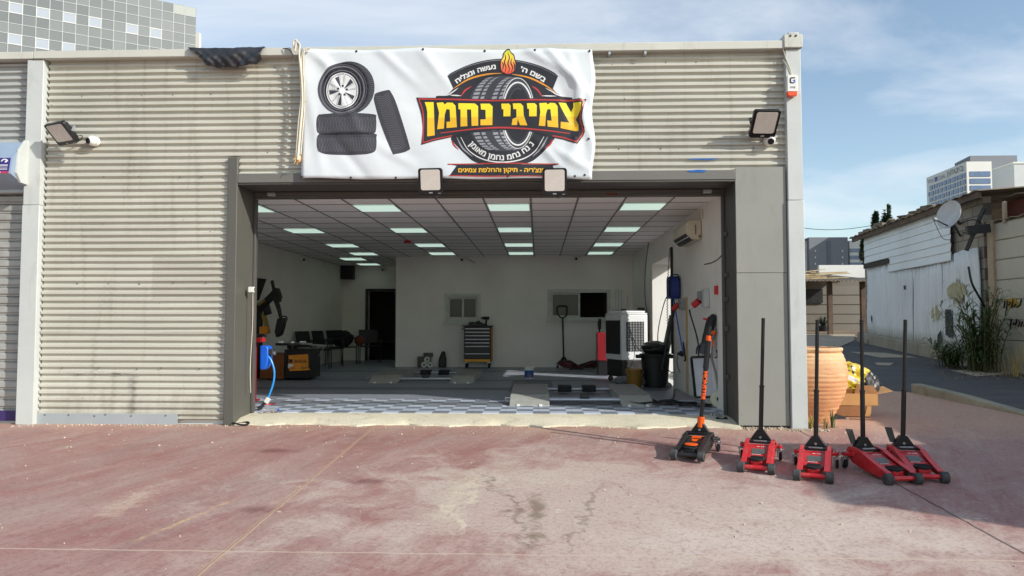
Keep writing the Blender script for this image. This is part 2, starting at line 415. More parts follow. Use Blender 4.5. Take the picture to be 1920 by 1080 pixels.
sheet('concrete_apron', [(p.x, p.y) for p in q], M_apron, .012)
for poly in (((1592, 660), (1660, 662), (1722, 671), (1650, 671)), ((1780, 695), (1900, 692), (1926, 700), (1830, 706)), ((1640, 680), (1676, 681), (1668, 686), (1645, 685))):
    q = [gnd(*a) for a in poly]; sheet('pale_patch', [(p.x, p.y) for p in q], M_apron, .006)  # paler flat patches on the road, in the apron's material
# kerb along the forecourt edge
m = MB(); kp = [(B1.x - .02, B1.y + .02, .13), (B1.x + .14, B1.y - .9, .10), (B2.x, B2.y, .03), (E1[0], E1[1], .02)]
for k in range(3):
    (xa, ya, ha), (xb, yb, hb) = kp[k], kp[k + 1]
    a = [(xa, ya, gz(ya) - .05), (xa + .16, ya + .03, gz(ya) - .05), (xa + .16, ya + .03, gz(ya) + ha), (xa, ya, gz(ya) + ha)]
    b = [(xb, yb, gz(yb) - .05), (xb + .16, yb + .03, gz(yb) - .05), (xb + .16, yb + .03, gz(yb) + hb), (xb, yb, gz(yb) + hb)]
    for j in range(4): m.face([a[j], a[(j + 1) % 4], b[(j + 1) % 4], b[j]])
    if k == 0: m.face(a)
bmesh.ops.remove_doubles(m.bm, verts=m.bm.verts, dist=1e-4)
struct(m.build('kerb', M_kerb, bev=.012))
# threshold slab, uneven front edge
m = MB(); NX = 60; X0, X1 = -3.43, 2.2
top, fr = [], []
for k in range(NX + 1):
    x = X0 + (X1 - X0) * k / NX; w = .05 * math.sin(k * .55) + .035 * math.sin(k * 1.7 + 1) + (.06 if k > 42 else 0)
    top.append((x, .46, -.004)); fr.append((x, -.02 - w * .9, gz(0) + .012)); 
for k in range(NX):
    mid0 = (top[k][0], .12, -.02); mid1 = (top[k + 1][0], .12, -.02)
    m.face([fr[k], fr[k + 1], mid1, mid0]); m.face([mid0, mid1, top[k + 1], top[k]])
    m.face([(fr[k][0], fr[k][1] - .01, gz(0) - .01), (fr[k + 1][0], fr[k + 1][1] - .01, gz(0) - .01), fr[k + 1], fr[k]])
bmesh.ops.remove_doubles(m.bm, verts=m.bm.verts, dist=1e-4)
struct(m.build('threshold', M_conc))
# workshop floor of clip tiles
def tiles():
    t = NT('clip_tiles'); p = t.pos(); x, y, z = t.xyz(p)
    ck = t.n('ShaderNodeTexChecker'); t.put(t.map(p, (1, 1, 0), loc=(.07, -.449, 0)), ck.inputs['Vector']); ck.inputs['Scale'].default_value = 5.0
    big = t.n('ShaderNodeTexChecker'); t.put(t.map(p, (1, 1, 0), loc=(.07, .05, 0)), big.inputs['Vector']); big.inputs['Scale'].default_value = 2.5
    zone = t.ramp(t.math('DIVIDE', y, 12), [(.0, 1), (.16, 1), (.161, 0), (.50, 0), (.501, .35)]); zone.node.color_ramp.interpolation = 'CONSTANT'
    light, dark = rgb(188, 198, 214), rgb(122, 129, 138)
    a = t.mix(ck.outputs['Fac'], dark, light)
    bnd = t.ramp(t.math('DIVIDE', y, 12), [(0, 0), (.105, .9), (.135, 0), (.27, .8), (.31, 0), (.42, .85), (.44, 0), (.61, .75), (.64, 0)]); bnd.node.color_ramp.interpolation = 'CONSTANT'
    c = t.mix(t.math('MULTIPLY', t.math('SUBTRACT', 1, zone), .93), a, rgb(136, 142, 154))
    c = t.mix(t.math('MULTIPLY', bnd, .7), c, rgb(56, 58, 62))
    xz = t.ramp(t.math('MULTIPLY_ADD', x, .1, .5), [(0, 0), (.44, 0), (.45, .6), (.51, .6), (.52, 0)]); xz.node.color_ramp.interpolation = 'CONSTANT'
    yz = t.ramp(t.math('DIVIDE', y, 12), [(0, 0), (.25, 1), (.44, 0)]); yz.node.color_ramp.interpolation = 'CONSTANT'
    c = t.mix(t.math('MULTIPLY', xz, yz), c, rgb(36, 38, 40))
    # seams every 0.4 m and a light film of dust
    for co in (x, y):
        f = t.math('ABSOLUTE', t.math('SUBTRACT', t.math('FRACT', t.math('MULTIPLY', co, 2.5)), .5))
        c = t.mix(t.ramp(f, [(.492, 0), (.497, .5)]), c, rgb(50, 52, 56))
    c = t.mix(t.ramp(t.noise(t.map(p, (1, 2, 1)), 1.5, 7, .65), [(.45, 0), (.75, .35)]), c, rgb(130, 126, 118))
    t.put(c, t.i['Base Color']); t.i['Roughness'].default_value = .5; t.i['Specular IOR Level'].default_value = .4
    t.bump(t.noise(p, 70, 3), .15, .003); return t.m
m = MB(); m.box(-5.5, 2.22, .46, 11.9, -.05, .004)
struct(m.build('workshop_floor', tiles(), smooth=0))
# ================================================================== GARAGE BUILDING
def corr_mat(name, c1, c2, dirt):
    t = NT(name); p = t.pos(); x, y, z = t.xyz(p)
    c = t.ramp(t.noise(t.map(p, (.35, 1, 1.1)), 1.4, 7, .6, .3), [(.35, rgb(*c1)), (.68, rgb(*c2))])
    run = t.noise(t.map(p, (5, 1, .35)), 1.5, 7, .7, .3)
    c = t.mix(t.ramp(run, [(.54, 0), (.8, dirt)]), c, rgb(104, 92, 76))
    low = t.math('ADD', z, t.math('MULTIPLY', t.noise(t.map(p, (2.5, 1, .8)), 1.6, 7, .7), 1.5))
    c = t.mix(t.ramp(low, [(.55, .4), (1.25, 0)]), c, rgb(120, 104, 82))
    # a dark smear and a few scuffs low on the sheet
    sx_ = at(250, 740, 0).x
    dd = t.math('ABSOLUTE', t.math('SUBTRACT', t.math('ADD', x, t.math('MULTIPLY', t.noise(p, 5, 4), .12)), sx_ + .06))
    k1 = t.math('MULTIPLY', t.ramp(t.math('DIVIDE', dd, .07), [(.1, .55), (1, 0)]), t.ramp(z, [(0, .9), (.38, .9), (.52, 0)]))
    c = t.mix(t.math('MULTIPLY', k1, t.ramp(t.noise(p, 14, 5, .7), [(.35, .2), (.6, 1)])), c, rgb(84, 78, 70))
    wide = t.math('MULTIPLY', t.ramp(t.math('ABSOLUTE', t.math('SUBTRACT', x, sx_ - .35)), [(.25, 1), (.5, 0)]), t.ramp(t.math('ABSOLUTE', t.math('SUBTRACT', z, .47)), [(.02, 1), (.05, 0)]))
    c = t.mix(t.math('MULTIPLY', wide, t.ramp(t.noise(t.map(p, (1, 1, 6)), 5, 5, .7), [(.5, 0), (.62, .7)])), c, rgb(80, 74, 66))
    sq_ = t.math('MULTIPLY', t.ramp(t.math('ABSOLUTE', t.math('SUBTRACT', x, at(357, 520, 0).x)), [(.43, .28), (.44, 0)]), t.ramp(t.math('ABSOLUTE', t.math('SUBTRACT', z, at(357, 522, 0).z)), [(.24, 1), (.25, 0)]))
    c = t.mix(sq_, c, rgb(150, 144, 132))
    # scrapes and screw rust
    c = t.mix(t.ramp(t.noise(t.map(p, (2, 1, 22)), 2.4, 4, .6), [(.72, 0), (.78, .6)]), c, rgb(92, 84, 76))
    c = t.mix(t.ramp(t.noise(p, 22, 3, .5), [(.73, 0), (.77, .7)]), c, rgb(110, 82, 58))
    t.put(c, t.i['Base Color']); t.put(t.ramp(run, [(.3, .42), (.7, .62)]), t.i['Roughness'])
    t.bump(t.noise(t.map(p, (1, 1, .4)), 9, 3), .12, .01); return t.m
M_corr = corr_mat('beige_sheet', (184, 182, 169), (200, 198, 185), .5)
M_corr_g = corr_mat('grey_sheet', (166, 168, 164), (182, 184, 180), .4)
def trim(name, c, dirt=.3, metal=0):
    t = NT(name); p = t.pos()
    k = t.ramp(t.noise(p, 1.6, 7, .65), [(.3, tuple(v * .88 for v in rgb(*c)[:3]) + (1,)), (.7, rgb(*c))])
    k = t.mix(t.ramp(t.noise(t.map(p, (2, 2, .5)), 3, 8, .72, .5), [(.55, 0), (.78, dirt)]), k, rgb(112, 98, 76))
    k = t.mix(t.ramp(t.noise(p, 26, 3), [(.72, 0), (.78, dirt)]), k, rgb(76, 66, 56))
    t.put(k, t.i['Base Color']); t.i['Roughness'].default_value = .5; t.i['Metallic'].default_value = metal
    t.bump(t.noise(p, 4, 3), .1, .01); return t.m
M_trim = trim('pale_trim', (196, 200, 196))
M_beam = trim('beam_trim', (200, 200, 188), .35)
M_frame = trim('grey_frame', (112, 110, 104), .2)
M_jamb = trim('jamb_frame', (90, 89, 82), .3)
M_framed = trim('dark_frame', (84, 82, 78), .35)
M_panel = trim('taupe_panel', (144, 144, 136), .3)
M_galv = trim('galvanised', (178, 186, 188), .25, .3)
t = NT('inner_wall'); p = t.pos()
k = t.ramp(t.noise(p, 1.1, 6, .6), [(.3, rgb(226, 223, 216)), (.7, rgb(238, 236, 230))])
k = t.mix(t.ramp(t.noise(t.map(p, (1, 1, .5)), 2.5, 8, .7), [(.6, 0), (.85, .3)]), k, rgb(150, 140, 124))
t.put(k, t.i['Base Color']); t.i['Roughness'].default_value = .8; t.bump(t.noise(p, 30, 4), .1, .004); M_wall = t.m

G = thing('garage_building', 'beige corrugated metal tyre workshop with a wide open doorway', 'building')
def corrugated(x0, x1, z0, z1, y=0.0, pitch=.0757, d=.031, seams=(), phase=0.0):
    m = MB(); prof = []
    z = z0
    k0 = math.floor((z0 - phase) / pitch)
    k = k0
    while True:
        b = k * pitch + phase
        for fz, fy in ((0, 0), (.33, 0), (.48, -d), (.80, -d), (.995, 0)):
            prof.append((b + fz * pitch, fy))
        k += 1
        if b > z1: break
    prof = [(min(max(a, z0), z1), b) for a, b in prof if z0 - pitch < a < z1 + pitch]
    out = []
    for a in prof:
        if not out or a[0] - out[-1][0] > 1e-5: out.append(a)
    nx = max(2, int((x1 - x0) / .22)); rows = []
    rnd = random.Random(int(x0 * 100) + int(z0 * 10))
    off = {}
    for (pz, py) in out:
        row = []
        s = sum(1 for q in seams if pz > q)
        for i in range(nx + 1):
            x = x0 + (x1 - x0) * i / nx
            w = .0026 * math.sin(x * 3.1 + s * 2 + pz * 1.3) + .0016 * math.sin(x * 7.7 + pz * 5) + rnd.uniform(-.0007, .0007)
            row.append(m._v((x, y + py - s * .004 + w, pz + .0015 * math.sin(x * 2.1 + s))))
        rows.append(row)
    for a in range(len(rows) - 1):
        for i in range(nx): m.bm.faces.new((rows[a][i], rows[a][i + 1], rows[a + 1][i + 1], rows[a + 1][i]))
    return m
SCREW = []
def screws(x0, x1, zs, y, n):
    r = random.Random(3)
    for z in zs:
        for k in range(n):
            p = (x0 + (x1 - x0) * (k + .5) / n + r.uniform(-.1, .1), y, z + r.uniform(-.01, .01))
            if not SCREW: SCREW.append(MB().lathe([(.009, 0), (.009, .003), (.005, .007)], (0, 0, 0), 8, axis=(0, -1, 0)).build('screw', M_framed, G)); o = SCREW[0]
            else: o = SCREW[0].copy(); col.objects.link(o)
            o.location = p
corrugated(-5.71, -3.50, -.03, 2.952, seams=(1.9, 0.95)).build('corrugated_wall', M_corr, G, smooth=25)
corrugated(-3.44, 2.76, 2.74, 2.952).build('corrugated_wall', M_corr, G, smooth=25)
corrugated(-5.71, 2.76, 2.946, 4.125, y=-.004, seams=()).build('corrugated_wall', M_corr, G, smooth=25)
screws(-5.6, -3.6, (.55, 1.52, 2.1, 2.75, 3.7), -.026, 5)
screws(-3.3, 2.6, (3.02, 3.6, 4.0), -.026, 12)
# columns, beam
def column(x0, x1, name='corner_column'):
    m = MB(); m.box(x0, x1, -.10, .16, -.085, 2.42); m.box(x0 + .004, x1 - .004, -.094, .16, 2.424, 4.118); return m.build(name, M_trim, G, bev=.006)
column(-5.925, -5.722); c2 = column(2.752, 2.926)
m = MB(); m.box(-5.84, 2.748, -.115, .1, 4.122, 4.212); m.box(-5.84, 2.748, -.085, .1, 4.20, 4.222); m.build('roof_beam', M_beam, G, bev=.006)
m = MB(); m.box(2.73, 2.935, -.13, .16, 4.124, 4.275); m.box(2.78, 2.90, -.12, .1, 4.275, 4.30); m.build('corner_cap', M_beam, G, bev=.008)
m = MB()
for i in range(2): m.cyl((2.80 + i * .06, -.136, 4.255), (2.80 + i * .06, -.128, 4.255), .012)
m.build('bolt', M_dark, G)
m = MB(); m.box(-5.72, -4.09, -.035, -.026, -.085, .035); m.box(-5.72, -4.09, -.035, .0, .035, .039); m.build('base_plate', M_galv, G)
screws(-5.7, -4.2, (.02,), -.036, 6)
# door frame
m = MB(); m.box(-3.546, -3.432, -.075, .47, -.085, 2.957); m.build('door_jamb', M_jamb, G, bev=.006)
m = MB(); m.box(-3.429, -3.40, .40, .47, -.0, 2.56); m.build('door_track', M_framed, G, bev=.004)
m = MB(); m.box(2.187, 2.26, -.045, .47, -.06, 2.655); m.build('door_jamb', M_framed, G, bev=.006)
m = MB(); m.box(2.158, 2.184, .40, .47, 0, 2.56)
for z in (.45, 1.0, 1.34, 1.62, 2.1): m.cbox((2.165, .30, z), (.03, .07, .05))
m.build('door_track', M_framed, G, bev=.004)
m = MB(); m.box(-3.428, 2.184, -.078, -.004, 2.662, 2.770); m.build('lintel', M_frame, G, bev=.006)
m = MB(); m.box(-3.428, 2.184, -.07, .50, 2.640, 2.659); m.box(-3.428, 2.184, .40, .52, 2.570, 2.637); m.box(-3.428, 2.184, .36, .40, 2.60, 2.637); m.build('shutter_box', M_framed, G, bev=.006)
m = MB()
for x in (-3.2, 1.98):
    m.box(x - .05, x + .05, .35, .395, 2.585, 2.63); m.cyl((x - .02, .345, 2.61), (x - .02, .352, 2.61), .012); m.cyl((x + .025, .345, 2.60), (x + .025, .352, 2.60), .012)
m.build('roller_bracket', M_steel, G, bev=.003)
m = MB(); m.box(.80, .93, .385, .399, 2.578, 2.612); m.build('warning_sticker', pm('rust_sticker', (110, 52, 38), .7), G)
m = MB(); m.box(2.19, 2.742, -.062, -.047, -.055, 1.62); m.build('side_panel', M_panel, G, bev=.002)
m = MB(); m.box(2.19, 2.742, -.064, -.047, 1.624, 2.80); m.build('side_panel', M_panel, G, bev=.002)
m = MB(); m.box(2.19, 2.75, -.04, .16, -.085, -.06); m.build('sill', M_framed, G)
# masonry shell (walls with openings)
def wallbox(m, a0, a1, z0, z1, ops, put):
    As = sorted({a0, a1, *[v for o in ops for v in o[:2]]}); Zs = sorted({z0, z1, *[v for o in ops for v in o[2:]]})
    for i in range(len(As) - 1):
        runs = []
        for j in range(len(Zs) - 1):
            ca, cz = (As[i] + As[i + 1]) / 2, (Zs[j] + Zs[j + 1]) / 2
            if any(o[0] < ca < o[1] and o[2] < cz < o[3] for o in ops): continue
            if runs and abs(runs[-1][1] - Zs[j]) < 1e-6: runs[-1][1] = Zs[j + 1]
            else: runs.append([Zs[j], Zs[j + 1]])
        for z_a, z_b in runs: put(As[i], As[i + 1], z_a, z_b)
ZC = 2.64
m = MB()
wallbox(m, .5, 12.1, -.3, 4.1, [(3.95, 6.05, .004, 2.2)], lambda a, b, c, d: m.box(2.22, 2.70, a, b, c, d)); m.build('side_wall', M_wall, G, smooth=0)
m = MB(); m.box(-5.68, -5.5, .03, 12.1, -.3, 4.1); m.build('side_wall', M_wall, G, smooth=0)
m = MB(); m.box(-5.5, -3.55, .03, .44, -.3, 4.1); m.box(-3.55, 2.22, .03, .38, 2.78, 4.1); m.box(2.265, 2.70, .03, .49, -.06, 4.1); m.build('front_wall', M_wall, G, smooth=0)
RW = (at(690, 600, 11.9).x, at(739, 600, 11.9).x)
m = MB(); wallbox(m, -5.5, 2.22, -.3, 4.1, [(RW[0], RW[1], .004, 1.93)], lambda a, b, c, d: m.box(a, b, 11.9, 12.1, c, d)); m.build('rear_wall', M_wall, G, smooth=0)
m = MB(); m.box(RW[0] - .3, RW[1] + .3, 12.1, 13.3, -.3, -.001); m.box(RW[0] - .3, RW[1] + .3, 13.3, 13.4, -.3, 2.4); m.box(RW[0] - .4, RW[0] - .3, 12.1, 13.4, -.3, 2.4); m.box(RW[1] + .3, RW[1] + .4, 12.1, 13.4, -.3, 2.4); m.box(RW[0] - .4, RW[1] + .4, 12.1, 13.4, 2.4, 2.5)
m.build('back_corridor', pm('dark_corridor', (60, 60, 62), .9), G, smooth=0)
m = MB(); a, b = RW; m.box(a - .07, a, 11.86, 11.898, .004, 2.0); m.box(b, b + .05, 11.86, 11.898, .004, 2.0); m.box(a, b, 11.86, 11.898, 1.93, 2.0); m.build('door_frame', M_dark, G)
PY = 9.0; PX = at(742, 600, PY).x
w1 = [at(836, 555, PY).x, at(899, 555, PY).x, at(865, 602, PY).z, at(865, 553, PY).z]
w2 = [at(1029, 560, PY).x, at(1142, 560, PY).x, at(1085, 599, PY).z, at(1085, 545, PY).z]
m = MB(); wallbox(m, PX, 2.22, -.3, ZC + .1, [w1, w2], lambda a, b, c, d: m.box(a, b, PY, PY + .14, c, d)); m.box(PX, PX + .14, PY + .14, 11.9, -.3, ZC + .1); m.build('office_partition', M_wall, G, smooth=0)
M_alu = pm('pale_aluminium', (200, 204, 198), .5, .0)
t = NT('window_glass'); t.i['Base Color'].default_value = rgb(78, 88, 82); t.i['Roughness'].default_value = .12; t.i['Specular IOR Level'].default_value = .22; M_glass = t.m
def slider(w, open_right):
    x0, x1, z0, z1 = w; f = MB(); T = .05
    for a, b, c, d in ((x0 - .03, x0 + T, z0 - .03, z1 + .03), (x1 - T, x1 + .03, z0 - .03, z1 + .03), (x0 + T, x1 - T, z0 - .03, z0 + T), (x0 + T, x1 - T, z1 - T, z1 + .03)): f.box(a, b, PY - .02, PY + .08, c, d)
    fr = f.build('window', M_alu, G, bev=.006); xm = (x0 + x1) / 2
    m = MB(); m.box(x0 - .06, x1 + .06, PY - .05, PY - .004, z0 - .075, z0 - .034); m.build('sill', M_alu, fr)
    for k, (a, b) in enumerate(((x0 + T, xm + .03), (xm - .02, x1 - T))):
        if k == 1 and open_right: continue
        s = MB(); y = PY + .012 + k * .03
        for q in ((a, a + .045, z0 + T, z1 - T), (b - .045, b, z0 + T, z1 - T), (a + .045, b - .045, z0 + T, z0 + T + .045), (a + .045, b - .045, z1 - T - .045, z1 - T)): s.box(q[0], q[1], y, y + .025, q[2], q[3])
        sa = s.build('sash', M_alu, fr, bev=.004)
        g = MB(); g.box(a + .04, b - .04, y + .01, y + .015, z0 + T + .04, z1 - T - .04); g.build('pane', M_glass, fr, smooth=0)
slider(w1, False); slider(w2, True)
m = MB(); m.box(1.05, 1.75, 11.2, 11.25, .004, 2.1); m.build('office_cupboard', pm('dark_wood', (62, 46, 38), .6), G)
# ceiling of lay-in tiles
t = NT('ceiling_tile'); p = t.pos(); x, y, z = t.xyz(p)
ce = t.n('ShaderNodeTexWhiteNoise', noise_dimensions='2D')
sn = t.n('ShaderNodeVectorMath', operation='SNAP'); t.put(t.map(p, loc=(.1, -.12, 0)), sn.inputs[0]); sn.inputs[1].default_value = (.6, .6, 10); t.put(sn.outputs[0], ce.inputs['Vector'])
k = t.mix(t.math('MULTIPLY', ce.outputs[0], .5), rgb(244, 241, 238), rgb(232, 229, 226))
k = t.mix(t.ramp(t.noise(p, 70, 3, .6), [(.6, 0), (.7, .25)]), k, rgb(140, 136, 132))
t.put(k, t.i['Base Color']); t.i['Roughness'].default_value = .9; M_tile = t.m
m = MB(); m.box(-5.5, 2.22, .5, 11.9, ZC, ZC + .03); m.build('ceiling', M_tile, G, smooth=0)
m = MB(); GX = [-.1 + .6 * k for k in range(-9, 4)]; GY = [1.32 + .6 * k for k in range(-1, 18)]
for x in GX: m.box(x - .012, x + .012, .53, 11.89, ZC - .006, ZC - .001)
for y in GY: m.box(-5.49, 2.21, y - .011, y + .011, ZC - .0045, ZC - .0005)
m.build('ceiling_grid', pm('grid_metal', (128, 124, 120), .5), G, smooth=0)
m = MB(); m.box(-5.9, 2.75, .17, 12.12, 4.10, 4.16); m.box(-5.72, 2.75, .0, .17, 4.13, 4.16); m.build('roof', M_galv, G, smooth=0)
m = MB(); m.box(2.223, 2.235, .0, .001, 0, .001)
m.bm.free()
# sheet cladding on the outer right side
m = corrugated(.18, 12.1, -.2, 4.1); m.M = Matrix()
for v in m.bm.verts: x, y, z = v.co; v.co = (2.735 - y, x, z)
rem = [f for f in m.bm.faces if 3.85 < f.calc_center_median().y < 6.15 and f.calc_center_median().z < 2.25]
bmesh.ops.delete(m.bm, geom=rem, context='FACES'); m.build('side_cladding', M_corr, G, smooth=25)
# ceiling lights
M_diff = emis('lit_diffuser', (200, 228, 214), .47)
M_diffc = emis('lit_diffuser_cool', (205, 232, 250), .62)
M_lframe = pm('white_frame', (206, 208, 205), .5)
LP = []
for cx in (-2.5, -.7, 1.1):
    for ry in (0, 4, 8, 11): LP.append((cx, 1.32 + .6 * ry))
for ry in (0, 4, 8, 11): LP.append((-4.3, 1.32 + .6 * ry))
LP += [(-4.9, 9.3), (-4.9, 10.9)]
rows = {0: 'front', 4: 'second', 8: 'third', 11: 'fourth'}
names = {-2.5: 'left of the room centre', -.7: 'above the room centre', 1.1: 'nearest the right wall', -4.3: 'along the left wall'}
L0 = None
for (x, y) in LP:
    ry = round((y - 1.32) / .6)
    if ry in rows and x in names: lb = 'glowing square ceiling panel %s, in the %s row from the doorway' % (names[x], rows[ry])
    elif y < 10: lb = 'glowing square ceiling panel near the far left corner, nearer of two'
    else: lb = 'glowing square ceiling panel deepest in the far left corner'
    if L0 is None:
        L0 = thing('ceiling_light', lb, 'ceiling light', (x, y, ZC), 0, 'lit square panels in the workshop ceiling')
        f = MB(); W_ = .30
        for a, b, c, d in ((.01, .025, .01, .59), (.575, .59, .01, .59), (.025, .575, .01, .025), (.025, .575, .575, .59)): f.box(a, b, c, d, -.012, -.008)
        f.build('frame', M_lframe, L0, smooth=0)
        f = MB(); f.box(.026, .574, .026, .574, -.0115, -.008); f.build('diffuser', M_diff, L0, smooth=0)
    else: dup(L0, (x, y, ZC), None, lb)

# ================================================================== NEIGHBOURING SHOP (left)
N_ = thing('neighbouring_shop', 'grey metal shop with a closed roller shutter left of the workshop', 'building')
corrugated(-9.6, -5.93, 2.6, 4.125, y=.03, phase=.03).build('corrugated_wall', M_corr_g, N_, smooth=25)
m = MB(); m.box(-9.6, -5.845, -.11, .1, 4.124, 4.207); m.build('roof_beam', M_beam, N_, bev=.006)
m = MB(); z = 2.57; k = 0
while z > .06:
    m.M = Matrix(); m.prism([(-9.6, .10, z), (-9.6, .075, z - .02), (-9.6, .075, z - .075), (-9.6, .092, z - .088), (-9.6, .092, z - .105), (-9.6, .115, z - .108), (-9.6, .115, z)], (3.66, 0, 0)); z -= .1085
m.build('roller_shutter', pm('shutter_metal', (168, 168, 162), .45, .15, .1, 3, dirt=.4), N_, smooth=25)
m = MB(); m.box(-9.6, -5.935, .05, .12, -.06, .055); m.build('bottom_rail', pm('purple_vinyl', (58, 40, 96), .5), N_)
m = MB(); m.box(-9.6, -5.935, -.03, .1, 2.575, 2.80); m.build('shutter_housing', M_galv, N_, bev=.01)
m = MB(); m.box(-9.6, -5.93, .13, 6, -.3, 4.1); m.build('side_wall', M_wall, N_, smooth=0)
SG = thing('shop_sign', 'purple and grey angled shop sign above the closed shutter', 'sign')
zt, zm, zb = at(20, 268, -.1).z, at(20, 295, -.3).z, at(20, 326, -.3).z
xe = at(50, 300, -.15).x
m = MB(); m.prism([(-9.6, -.025, zt), (-9.6, -.12, zt), (-9.6, -.30, zm), (-9.6, -.33, zb), (-9.6, -.025, zb - .13)], (xe + 9.6 - .05, 0, 0)); m.build('sign_box', pm('sign_grey', (140, 158, 178), .4, 0, .06), SG)
m = MB(); m.prism([(xe - .05, -.025, zt + .02), (xe - .05, -.14, zt + .02), (xe - .05, -.24, zm+.1), (xe - .05, -.27, zb + .02), (xe - .05, -.2, zb - .08), (xe - .05, -.025, zb - .09)], (.03, 0, 0)); m.build('end_plate', M_trim, SG, bev=.003)
def sp(x, f, o=.004):
    a, b = Vector((x, -.30, zm)), Vector((x, -.33, zb)); v = a + (b - a) * f; v.y -= o; return v
def sq(mm, x0, x1, f0, f1, o): mm.face([sp(x0, f0, o), sp(x1, f0, o), sp(x1, f1, o), sp(x0, f1, o)])
XR = xe - .07
m = MB(); sq(m, -9.6, XR, .03, .86, .003); m.build('purple_face', pm('purple_print', (52, 40, 120), .4, 0, .1), SG, smooth=0)
m = MB(); sq(m, -9.6, XR, .87, 1.0, .003); m.build('red_band', pm('red_print', (168, 50, 84), .4), SG, smooth=0)
m = MB(); sq(m, -7.0, XR - .29, .16, .78, .006); m.build('white_box', M_white, SG, smooth=0)
m = MB()
for a, b, c, d in ((.02, .26, .46, .50), (.02, .24, .53, .56), (.02, .25, .66, .69), (.02, .2, .74, .77)): sq(m, XR - b, XR - a, c, d, .006)
for k in range(9): sq(m, XR - .26 + k * .014, XR - .25 + k * .014, .22 + .02 * (k % 2), .32, .006)
for k in range(4): sq(m, XR - .24 + k * .03, XR - .225 + k * .03, .36, .39, .006)
for k in range(8):
    a0, a1 = math.pi * k / 8, math.pi * (k + 1) / 8
    def cp(a, r): return sp(XR - .065 + .042 * r * math.cos(a), .26 - .17 * r * math.sin(a), .006)
    m.face([cp(a0, 1), cp(a1, 1), cp(a1, .6), cp(a0, .6)])
m.lathe([(.012, 0), (.012, .002)], sp(XR - .05, .27, .004), 10, axis=(0, -1, 0))
for k in range(14): sq(m, XR - .9 + k * .06, XR - .87 + k * .06, .90, .96, .006)
m.build('lettering', M_white, SG, smooth=0)
# ================================================================== BANNER
BY = -.15
BN = thing('banner', 'large white printed vinyl banner with tyres and a black logo above the doorway', 'banner', at(838, 335, BY))
BO = at(838, 335, BY)
def wrinkle(u, v):
    y = 0
    y += .010 * math.sin((u - 565) / 62) * math.exp(-((v - 92) / 90) ** 2)
    y += .012 * math.sin(u * .021 + v * .012) + .006 * math.sin(u * .05 - v * .04 + 1)
    def crease(ux, vx, ang, w, L, amp):
        c, s = math.cos(ang), math.sin(ang); a = (u - ux) * c + (v - vx) * s; b = -(u - ux) * s + (v - vx) * c
        return amp * math.exp(-(b / w) ** 2) * (math.exp(-((a) / L) ** 2))
    y -= crease(1060, 130, .85, 7, 60, .035) + crease(1088, 190, 1.35, 6, 70, .035) + crease(1085, 250, 1.9, 7, 50, .035)
    y -= crease(640, 180, 1.1, 9, 90, .022) + crease(600, 110, .6, 8, 50, .018) + crease(730, 110, .75, 8, 70, .018) + crease(810, 120, .9, 8, 50, .016)
    y -= crease(1010, 105, .55, 6, 50, .022) + crease(1075, 300, .5, 7, 40, .022) + crease(1030, 290, .8, 6, 40, .018) + crease(590, 240, 1.4, 8, 80, .015) + crease(740, 290, .5, 9, 50, .014)
    y += crease(1072, 215, 1.2, 9, 60, .02) + crease(660, 300, .9, 9, 60, .015)
    return y
EDGE = lambda u, v: (u + (3.2 * math.sin(v / 19.) if u > 1085 else 0) * ((u - 1085) / 28 if u > 1085 else 0), v + 1.2 * math.sin(u / 34.) * (1 if v < 96 or v > 330 else 0))
GU, GV = 7.03, 7.15
NODE = {}
def node(i, j):
    if (i, j) not in NODE:
        u, v = 565 + GU * i, 92 + GV * j; a, b = EDGE(u, v); p = at(a, b, BY) - BO; p.y = wrinkle(u, v); NODE[i, j] = p
    return NODE[i, j]
def bpt(u, v, layer):
    fu, fv = (u - 565) / GU, (v - 92) / GV; i, j = math.floor(fu + 1e-7), math.floor(fv + 1e-7); a, b = fu - i, fv - j
    n00, n11 = node(i, j), node(i + 1, j + 1)
    p = n00 + (node(i + 1, j) - n00) * (a - b) + (n11 - n00) * b if a >= b else n00 + (node(i, j + 1) - n00) * (b - a) + (n11 - n00) * a
    return p - Vector((0, layer * .0012, 0))
def cut(bm):
    for axis, lo, hi, st in ((0, 565, 1115, 7.03), (1, 92, 336, 7.15)):
        k = lo
        while k < hi:
            bmesh.ops.bisect_plane(bm, geom=bm.verts[:] + bm.edges[:] + bm.faces[:], plane_co=(k if axis == 0 else 0, k if axis else 0, 0), plane_no=(1 - axis, axis, 0), dist=1e-4); k += st
    if not bm.verts: return
    dd = [(v.co.x - 565) / GU - (v.co.y - 92) / GV for v in bm.verts]
    for k in range(math.floor(min(dd)), math.ceil(max(dd)) + 1): bmesh.ops.bisect_plane(bm, geom=bm.verts[:] + bm.edges[:] + bm.faces[:], plane_co=(565 + GU * k, 92, 0), plane_no=(1 / GU, -1 / GV, 0), dist=1e-4)
PR = {}
